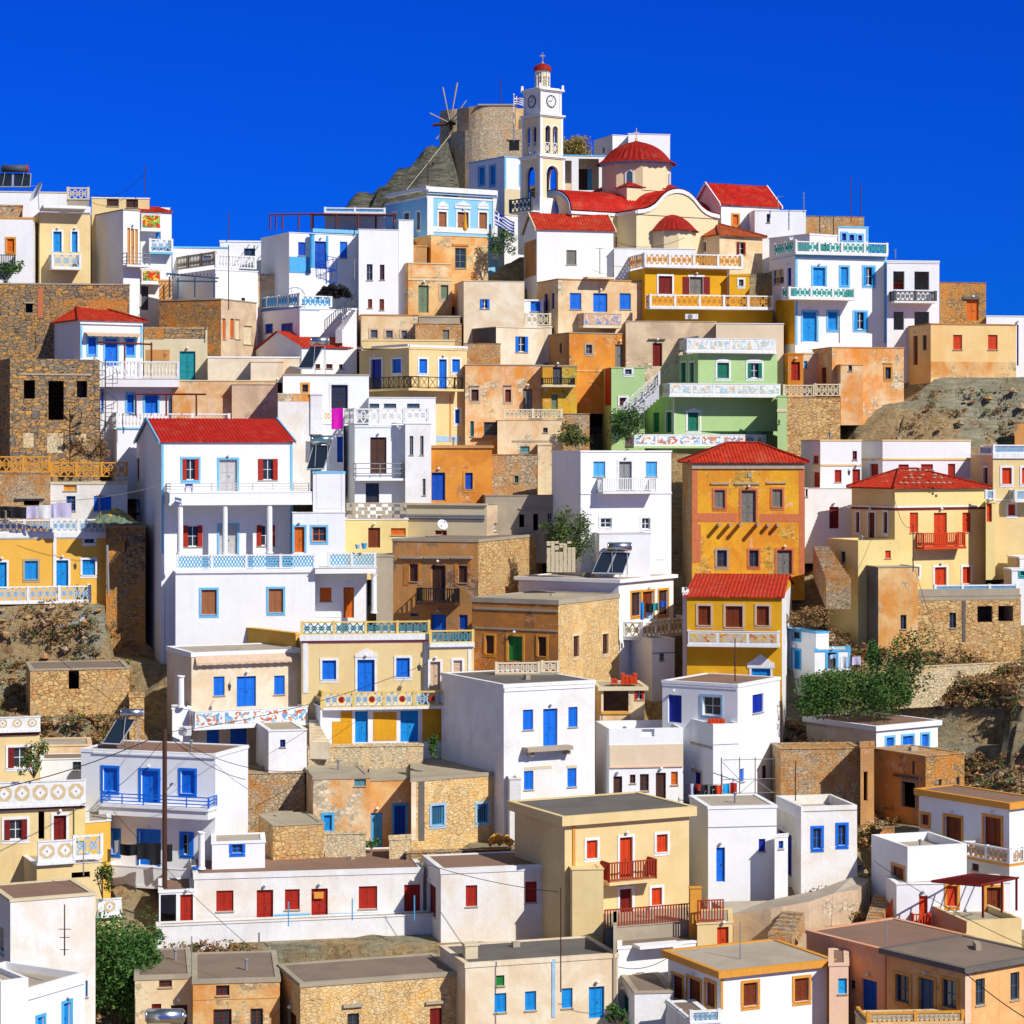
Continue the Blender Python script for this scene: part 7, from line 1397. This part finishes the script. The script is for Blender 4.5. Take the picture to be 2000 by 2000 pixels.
# charcoal heap
def heap(name, label, cat, t, x0, x1, y0, y1, Y, col, n=160, r=.16):
    m = MB(); a = at(t, x0, y1, Y); b = at(t, x1, y0, Y)
    for i in range(n):
        s = random.random(); z = random.random()*(1-abs(2*s-1)**3); p = Vector((a.x+(b.x-a.x)*s, Y+random.random()*1.2, a.z+(b.z-a.z)*z)); q = r*random.uniform(.6,1.3)
        k = len(m.v); vs = [Vector((random.uniform(-1,1),random.uniform(-1,1),random.uniform(-1,1)))*.35+Vector(w) for w in ((1,0,0),(0,1,0),(-1,0,0),(0,-1,0),(0,0,1),(0,0,-1))]; m.v += [tuple(p+v*q) for v in vs]
        for f_ in ((0,1,4),(1,2,4),(2,3,4),(3,0,4),(1,0,5),(2,1,5),(3,2,5),(0,3,5)): m.f.append(tuple(k+v for v in f_)); m.m.append(0)
    return tag(mkobj(m, name, col), label, cat)
heap('charcoal_heap', 'dark heap of charcoal behind the blue lattice terrace', 'heap', 'A2', 455, 722, 990, 1080, 196, 'black', 260, .17)
heap('tile_heap', 'heap of curved clay tiles on the low stone wall', 'heap', 'D2', 1760, 1930, 525, 580, 144, 'tan', 50, .16)
heap('pebble_row', 'stones weighting the pale hipped roof', 'stones', 'B4', 990, 1500, 735, 770, 170.6, 'stonec', 1, .01) if False else None
# stones lying on the red hipped roof
k_ = 0
for y, xs in ((655,(1100,1145,1190,1240)),(690,(1075,1165,1260)),(712,(1035,1083,1140,1255,1305)),(750,(1000,1045,1095,1135,1200,1245,1285,1325,1370)),(745,(900,)),):
    for x in xs:
        Yr = 171.2+(795-y)*.0262 if x > 960 else 172.6+(795-y)*.02; p = at('B4', x, y, Yr); m = MB(); vs = [(1.3,0,0),(0,1,0),(-1.3,0,0),(0,-1,0),(0,0,.8),(0,0,-.8)]; q = .13
        m.v = [(p.x+v[0]*q, p.y+v[1]*q-.05, p.z+v[2]*q+.03) for v in vs]; m.f = [(0,1,4),(1,2,4),(2,3,4),(3,0,4),(1,0,5),(2,1,5),(3,2,5),(0,3,5)]; m.m = [0]*8
        tag(mkobj(m, 'stone', 'stonec'), 'small grey stone holding down tiles of the pale yellow house roof', 'stone', 'stones weighting the hipped roof')
for i, x in enumerate((1563,1645,1722,1855)):
    p = at('B3', x, 1062, 175.); m = MB(); m.box(p.x-.1, 174.5, p.z-.1, p.x+.1, 176.3, p.z+.1); mkobj(m, 'beam_stub', 'stonec', OMb['H'])
for x in (0, 72):
    p = at('B4', x, 1065, 175.5); m = MB(); m.box(p.x-.1, 175.1, p.z-.1, p.x+.1, 177, p.z+.1); mkobj(m, 'beam_stub', 'stonec', OMb['H'])
# ================================================================= ground sheet
xs = np.concatenate([np.linspace(-900,-70,22)[:-1], np.arange(-70, 70, .62), np.linspace(70,900,22)]); ys = np.concatenate([np.linspace(20,96,10)[:-1], np.arange(96, 244, .62), np.linspace(244,320,14)[1:], np.linspace(330,2600,20)])
GX, GY = np.meshgrid(xs, ys); Z0 = ground_z(GX, GY); n = GX/GY*F+1000
low = ramp_z(np.array([104.]))[0]; Z0 = np.where(GY < 122, ramp_z(122)-(122-GY)*.12, Z0); Z0 = np.maximum(Z0, -40-.0*GY); Z0 = np.where(GY > 420, -42., Z0)
hz_ = hill_z(GX, GY); hm = (n > px('W', -120)) & (n < px('W', 1500)) & (GY > 200) & (GY < 300); Z0 = np.where(hm, np.maximum(Z0, hz_), Z0)
nz = np.zeros_like(Z0)
for i in range(GX.shape[0]):
    for j in range(GX.shape[1]):
        x, y = GX[i, j], GY[i, j]
        if -72 < x < 72 and 96 < y < 246:
            nz[i, j] = 1.5*mnoise.noise((x*.16, y*.16, 3.))+.3*mnoise.noise((x*2.3, y*2.3, 5.))+.75*mnoise.noise((x*.5, y*.5, 7.))+.7*mnoise.noise((x*1.1, y*1.1, 9.))+.9*abs(mnoise.noise((x*.7+3, y*.55, 2.)))+.5*(mnoise.noise((x*.35+y*.2, y*.9, 1.))>.12)
Z0 = Z0+nz*np.where(hm & (hz_ > ground_z(GX, GY)), 1.15, .8)-np.where(hm & (hz_ > ground_z(GX, GY)), .1, .45)
for pts, zb in FOOT:
    P = np.array(pts); 
    if P[:,1].max()-P[:,1].min() > 60: continue
    x0, x1, y0, y1 = P[:,0].min()-5, P[:,0].max()+5, P[:,1].min()-5, P[:,1].max()+1
    msk = (GX > x0) & (GX < x1) & (GY > y0) & (GY < y1)
    if not msk.any(): continue
    X, Y = GX[msk], GY[msk]; d = np.full(X.shape, -1e9)
    for i in range(4):
        a, b = P[i], P[(i+1) % 4]; e = b-a; L = math.hypot(*e)+1e-9; nx_, ny_ = e[1]/L, -e[0]/L; d = np.maximum(d, (X-a[0])*nx_+(Y-a[1])*ny_)
    yc_ = P[:,1].mean(); lim = zb+np.maximum(0, d-.7)*np.where(Y < yc_-1, .12, .9)
    Z0[msk] = np.minimum(Z0[msk], np.where(d < 4.8, lim, 1e9))
m = MB(); m.v = [(float(a), float(b), float(c)) for a, b, c in zip(GX.ravel(), GY.ravel(), Z0.ravel())]; W_ = len(xs)
m.f = [(i*W_+j, i*W_+j+1, (i+1)*W_+j+1, (i+1)*W_+j) for i in range(len(ys)-1) for j in range(W_-1)]; m.m = [0]*len(m.f)
me = bpy.data.meshes.new('ground'); me.from_pydata(m.v, [], m.f); me.materials.append(mat('rock')); g_ = bpy.data.objects.new('ground', me); COL.objects.link(g_); g_['kind'] = 'structure'
me.polygons.foreach_set('use_smooth', [True]*len(me.polygons))
def gz(x, y):
    i = int(np.searchsorted(ys, y)); j = int(np.searchsorted(xs, x)); return float(Z0[min(i, len(ys)-1), min(j, len(xs)-1)])
def onground(t, x, y):
    """march along a sight line to the ground"""
    X = (px(t, x)-1000)/F; Zs_ = (HZ-py(t, y))/F
    for k in range(900):
        Y = 118+k*.14
        if Zs_*Y <= gz(X*Y, Y): return Vector((X*Y, Y, Zs_*Y))
    return None
# paved paths
def slab(name, pts, th, col):
    m = MB(); n_ = len(pts); m.quad(*[tuple(p) for p in pts])
    for i in range(n_): a, b = pts[i], pts[(i+1) % n_]; m.quad((a.x,a.y,a.z-th),(b.x,b.y,b.z-th),tuple(b),tuple(a),mi=1)
    o = mkobj(m, name, [col, 'TG']); o['kind'] = 'structure'; return o
slab('path', [at('D4',-420,1010,138.6), at('D4',-260,1100,136.9), at('D4',20,1060,136), at('D4',110,1045,135.9), at('D4',310,1010,136.4), at('D4',500,945,138.2), at('D4',680,915,139.6), at('D4',770,835,143), at('D4',640,820,142.2), at('D4',350,930,140.4), at('D4',150,968,140.2), at('D4',0,1000,140.2)], 4., 'RFL')
# ================================================================= vegetation
def foliage(mb, c, rx, ry, rz, n, s, seed=0, hollow=.35):
    rnd = random.Random(seed); lumps = [(Vector((rnd.uniform(-.7,.7)*rx, rnd.uniform(-.7,.7)*ry, rnd.uniform(-.55,.7)*rz)), rnd.uniform(.28,.5)) for _ in range(max(5, int(n/90)))]
    for i in range(n):
        lc, lr = rnd.choice(lumps); d = Vector((rnd.gauss(0,1), rnd.gauss(0,1), rnd.gauss(0,1))).normalized()*(rnd.random()**.4)
        p = Vector(c)+lc+Vector((d.x*rx*lr, d.y*ry*lr, d.z*rz*lr)); a = Vector((rnd.gauss(0,1), rnd.gauss(0,1), rnd.gauss(0,.6))).normalized(); b = a.cross(Vector((rnd.gauss(0,1), rnd.gauss(0,1), rnd.gauss(0,1)))).normalized(); q = s*rnd.uniform(.6,1.4)
        mb.quad(p-a*q, p+b*q*.5, p+a*q, p-b*q*.5)
def plant(name, label, cat, base, rx, ry, rz, n, s, col, group=None, trunk=None, seed=1, up=.75):
    o = tag(empty(name, base), label, cat, group); c = Vector(base)+Vector((0,0,rz*up+(trunk or 0))); m = MB(); foliage(m, c, rx, ry, rz, n, s, seed); mkobj(m, 'crown' if trunk else 'foliage', col, o)
    m = MB(); rnd = random.Random(seed); h = (trunk or rz*.5)+rz*.4
    if trunk: m.tube(base, Vector(base)+Vector((.1,0,h)), .22, .12, n=8)
    for i in range(7): a = rnd.uniform(0, 6.28); m.tube(Vector(base)+Vector((0,0,(trunk or 0)*.9)), c+Vector((math.cos(a)*rx*.55, math.sin(a)*ry*.55, rnd.uniform(-.2,.5)*rz)), .07 if trunk else .035, .02, n=5)
    mkobj(m, 'trunk' if trunk else 'stems', 'bark', o)
plant('tree', 'dense dark green tree between the cream wall and the ochre house', 'tree', at('D1', 905, 2020, 130.5), 2.2, 2.0, 3.3, 9000, .11, 'leaf', trunk=.3, seed=3, up=.95)
plant('shrub', 'dark green shrub spilling right of the big bottom left tree', 'shrub', at('D1', 1060, 1560, 131.8), 1.5, 1.2, 1.5, 1500, .12, 'leaf', seed=5)
plant('shrub', 'leafy green bush beside the white stair of the green house', 'shrub', at('B3', 870, 430, 182.6), 1.4, 1.0, 1.6, 3200, .09, 'leaf', seed=6)
plant('shrub', 'bright green creeper on the stone wall left of the green house', 'shrub', at('B3', 480, 470, 184.8), 1.3, .5, 1.1, 1800, .09, 'leaf2', seed=8)
plant('shrub', 'tall grey green bush against the square pale white house wall', 'shrub', at('B3', 480, 1320, 169), 1.6, 1.0, 2.1, 3600, .09, 'leaf2', seed=9)
plant('shrub', 'pale thorny bush above the stacked concrete blocks', 'shrub', at('B3', 330, 1240, 170), 1.2, .8, 1.1, 1400, .08, 'leaf2', seed=10)
for i, q in enumerate(((400,940,156.5,2.0,3.0),(480,950,157.5,2.6,3.2),(660,950,158.6,2.9,3.6),(830,930,159.5,2.4,3.9),(930,900,160.5,1.9,2.6),(560,800,160.5,2.2,2.0))):
    plant('shrub', ['leftmost dark green bush above the low white house','second dark bush above the low white house','broad green bush above the brown flat roof','tall green bush with a pointed top above the low white house','rightmost green bush by the rocky cliff','small bush in front of the pale terrace wall'][i], 'shrub', at('C4', q[0], q[1], q[2]), q[3]*.9, 1.5, q[4]*.5, 3600, .1, ('leaf','leaf2')[i % 2], 'bushes above the low white house', seed=20+i)
plant('vine', 'green creeper hanging over the sloping stone wall', 'creeper', at('C4', 1045, 800, 161.6), 1.9, .5, 2.6, 1800, .12, 'leaf2', seed=30)
plant('shrub', 'small green bush at the end of the sloping stone wall', 'shrub', at('C4', 840, 620, 163), 1.0, .8, 1.3, 700, .1, 'leaf', seed=31)
plant('shrub', 'round brown scrub on the summit behind the bell tower', 'shrub', at('W', 1225, 668, 219), 1.5, 1.4, 1.35, 5200, .09, 'leafgold', seed=32, up=.3)
plant('shrub', 'dark shrub beside the lower striped flag', 'shrub', at('A2', 1860, 770, 200), 1.4, .9, 1.4, 1100, .1, 'leaf', seed=33)
plant('potted_plant', 'potted yellow flowering plant on the ornate white parapet', 'potted plant', at('C1', 255, 1430, 139.5), 1.0, .6, 1.3, 800, .09, 'leaf2', seed=34)
plant('shrub', 'green plant with red blossom over the left cream roof edge', 'shrub', at('D1', 775, 985, 133), .75, .5, 1.3, 500, .09, 'leaf', seed=35)
plant('potted_plant', 'small leafy plant at the bottom edge by the pierced balustrade', 'potted plant', at('D3', 800, 1960, 120), .9, .6, .6, 400, .1, 'leaf', seed=36)
plant('shrub', 'green bush above the left white house railing', 'shrub', at('A1', 50, 985, 194.6), 1.5, .8, 1.3, 900, .1, 'leaf', seed=37)
plant('shrub', 'small dark fern growing in the shaded block corner', 'shrub', at('C2', 1335, 1280, 150), .6, .5, 1.1, 500, .09, 'leaf', seed=38)
plant('shrub', 'tiny green weed at the foot of the pale blue doors', 'shrub', at('D2', 870, 610, 145.6), .8, .5, .5, 400, .08, 'leaf', seed=39)
plant('shrub', 'rust red dry bush at the foot of the roofless ruin', 'shrub', at('B1', 670, 570, 180.4), 1.5, .8, 1.1, 1000, .1, 'leafdry', seed=40)
plant('shrub', 'dark dry bush below the walled up window ruin', 'shrub', at('C4', 290, 290, 165.5), 2.0, 1.2, 1.0, 1300, .1, 'leafdry', seed=41)
# dry scrub over the cliffs: uncountable
m = MB(); rnd = random.Random(5)
ZN = [('C1',(0,560,1000,1150),150),('C1',(300,60,1150,560),45),('C4',(420,150,900,560),110),('C4',(900,420,1932,560),70),('C4',(1240,560,1932,900),220),('C4',(1300,1250,1932,1530),60),('C4',(90,1030,900,1180),110),('C4',(650,1560,960,1932),70),('B4',(1050,20,1932,440),28),('D4',(280,900,760,1200),50),('D1',(1180,1340,1932,1500),40),('D1',(740,1700,1010,1932),40),('C4',(100,1180,760,1560),130),('B1',(0,1640,1150,1932),30)]
for t_, (x0,y0,x1,y1), cnt in ZN:
    for i in range(cnt):
        p = onground(t_, rnd.uniform(x0,x1), rnd.uniform(y0,y1))
        if p is None: continue
        foliage(m, p+Vector((0,0,.18)), rnd.uniform(.35,.9), rnd.uniform(.35,.8), rnd.uniform(.25,.55), 46, .085, rnd.randint(0,9999))
o = mkobj(m, 'dry_scrub', 'leafdry'); o['kind'] = 'stuff'; o['label'] = 'rust brown dry scrub and thistles on the rocky slopes'; o['category'] = 'scrub'
m = MB()
for t_, (x0,y0,x1,y1), cnt in ZN:
    for i in range(cnt//3):
        p = onground(t_, rnd.uniform(x0,x1), rnd.uniform(y0,y1))
        if p is None: continue
        foliage(m, p+Vector((0,0,.15)), rnd.uniform(.3,.7), rnd.uniform(.3,.7), rnd.uniform(.2,.4), 40, .08, rnd.randint(0,9999))
o = mkobj(m, 'low_herbs', 'leaf2'); o['kind'] = 'stuff'; o['label'] = 'olive green low herbs scattered over the rocky slopes'; o['category'] = 'herbs'
# loose rocks
m = MB()
for t_, (x0,y0,x1,y1), cnt in ZN+[('C4',(95,1110,760,1200),200),('B4',(280,1080,640,1500),90)]:
    for i in range(int(cnt*.7)):
        p = onground(t_, rnd.uniform(x0,x1), rnd.uniform(y0,y1))
        if p is None: continue
        q = rnd.uniform(.08,.36); k = len(m.v); vs = [Vector((rnd.uniform(-1,1),rnd.uniform(-1,1),rnd.uniform(-1,1)))*.4+Vector(w) for w in ((1.2,0,0),(0,1,0),(-1.2,0,0),(0,-1,0),(0,0,.7),(0,0,-.7))]; m.v += [tuple(p+v*q) for v in vs]
        for f_ in ((0,1,4),(1,2,4),(2,3,4),(3,0,4),(1,0,5),(2,1,5),(3,2,5),(0,3,5)): m.f.append(tuple(k+v for v in f_)); m.m.append(0)
o = mkobj(m, 'loose_stones', 'SM'); o['kind'] = 'stuff'; o['label'] = 'loose grey stones scattered on the slopes'; o['category'] = 'stones'
# ================================================================= light, sky, camera
AZ, EL = R(45), R(39)
W = bpy.data.worlds.new('World'); S.world = W; W.use_nodes = True; nt = W.node_tree; bg = nt.nodes['Background']
sky = nt.nodes.new('ShaderNodeTexSky'); sky.sky_type = 'NISHITA'; sky.sun_disc = False; sky.sun_elevation = EL; sky.sun_rotation = R(135); sky.air_density = 1.0; sky.dust_density = .0; sky.ozone_density = 2.0; sky.altitude = 600
tc = nt.nodes.new('ShaderNodeTexCoord'); sp = nt.nodes.new('ShaderNodeSeparateXYZ'); nt.links.new(tc.outputs['Generated'], sp.inputs[0])
rp = nt.nodes.new('ShaderNodeValToRGB'); nt.links.new(sp.outputs['Z'], rp.inputs[0]); e = rp.color_ramp.elements
e[0].position = .0; e[0].color = (.004, .125, .74, 1); e[1].position = .22; e[1].color = (.004, .13, .82, 1); q = e.new(.45); q.color = (.85, .74, .60, 1); q = e.new(.8); q.color = (1.1, .92, .7, 1)
mx = nt.nodes.new('ShaderNodeMix'); mx.data_type = 'RGBA'; mx.blend_type = 'MULTIPLY'; mx.inputs[0].default_value = 1.; nt.links.new(sky.outputs[0], mx.inputs[6]); nt.links.new(rp.outputs[0], mx.inputs[7]); nt.links.new(mx.outputs[2], bg.inputs[0]); bg.inputs[1].default_value = .13
sd = bpy.data.lights.new('sun', 'SUN'); sd.energy = 5.0; sd.angle = R(.5); sd.color = (1., .965, .90); so = bpy.data.objects.new('sun', sd); COL.objects.link(so)
so.rotation_euler = Vector((math.sin(AZ)*math.cos(EL), -math.cos(AZ)*math.cos(EL), math.sin(EL))).to_track_quat('Z', 'Y').to_euler(); so.location = (80, 20, 90)
cd = bpy.data.cameras.new('camera'); cd.sensor_width = 36; cd.lens = 36*F/2000; cd.shift_y = -(1000-HZ)/2000; cd.clip_end = 6000; cam = bpy.data.objects.new('camera', cd); COL.objects.link(cam); cam.rotation_euler = (math.pi/2, 0, 0); S.camera = cam
S.render.engine = 'CYCLES'; S.view_settings.view_transform = 'Standard'; S.view_settings.look = 'None'; S.view_settings.exposure = 0.; S.view_settings.gamma = 1
S.render.resolution_x = S.render.resolution_y = 1024
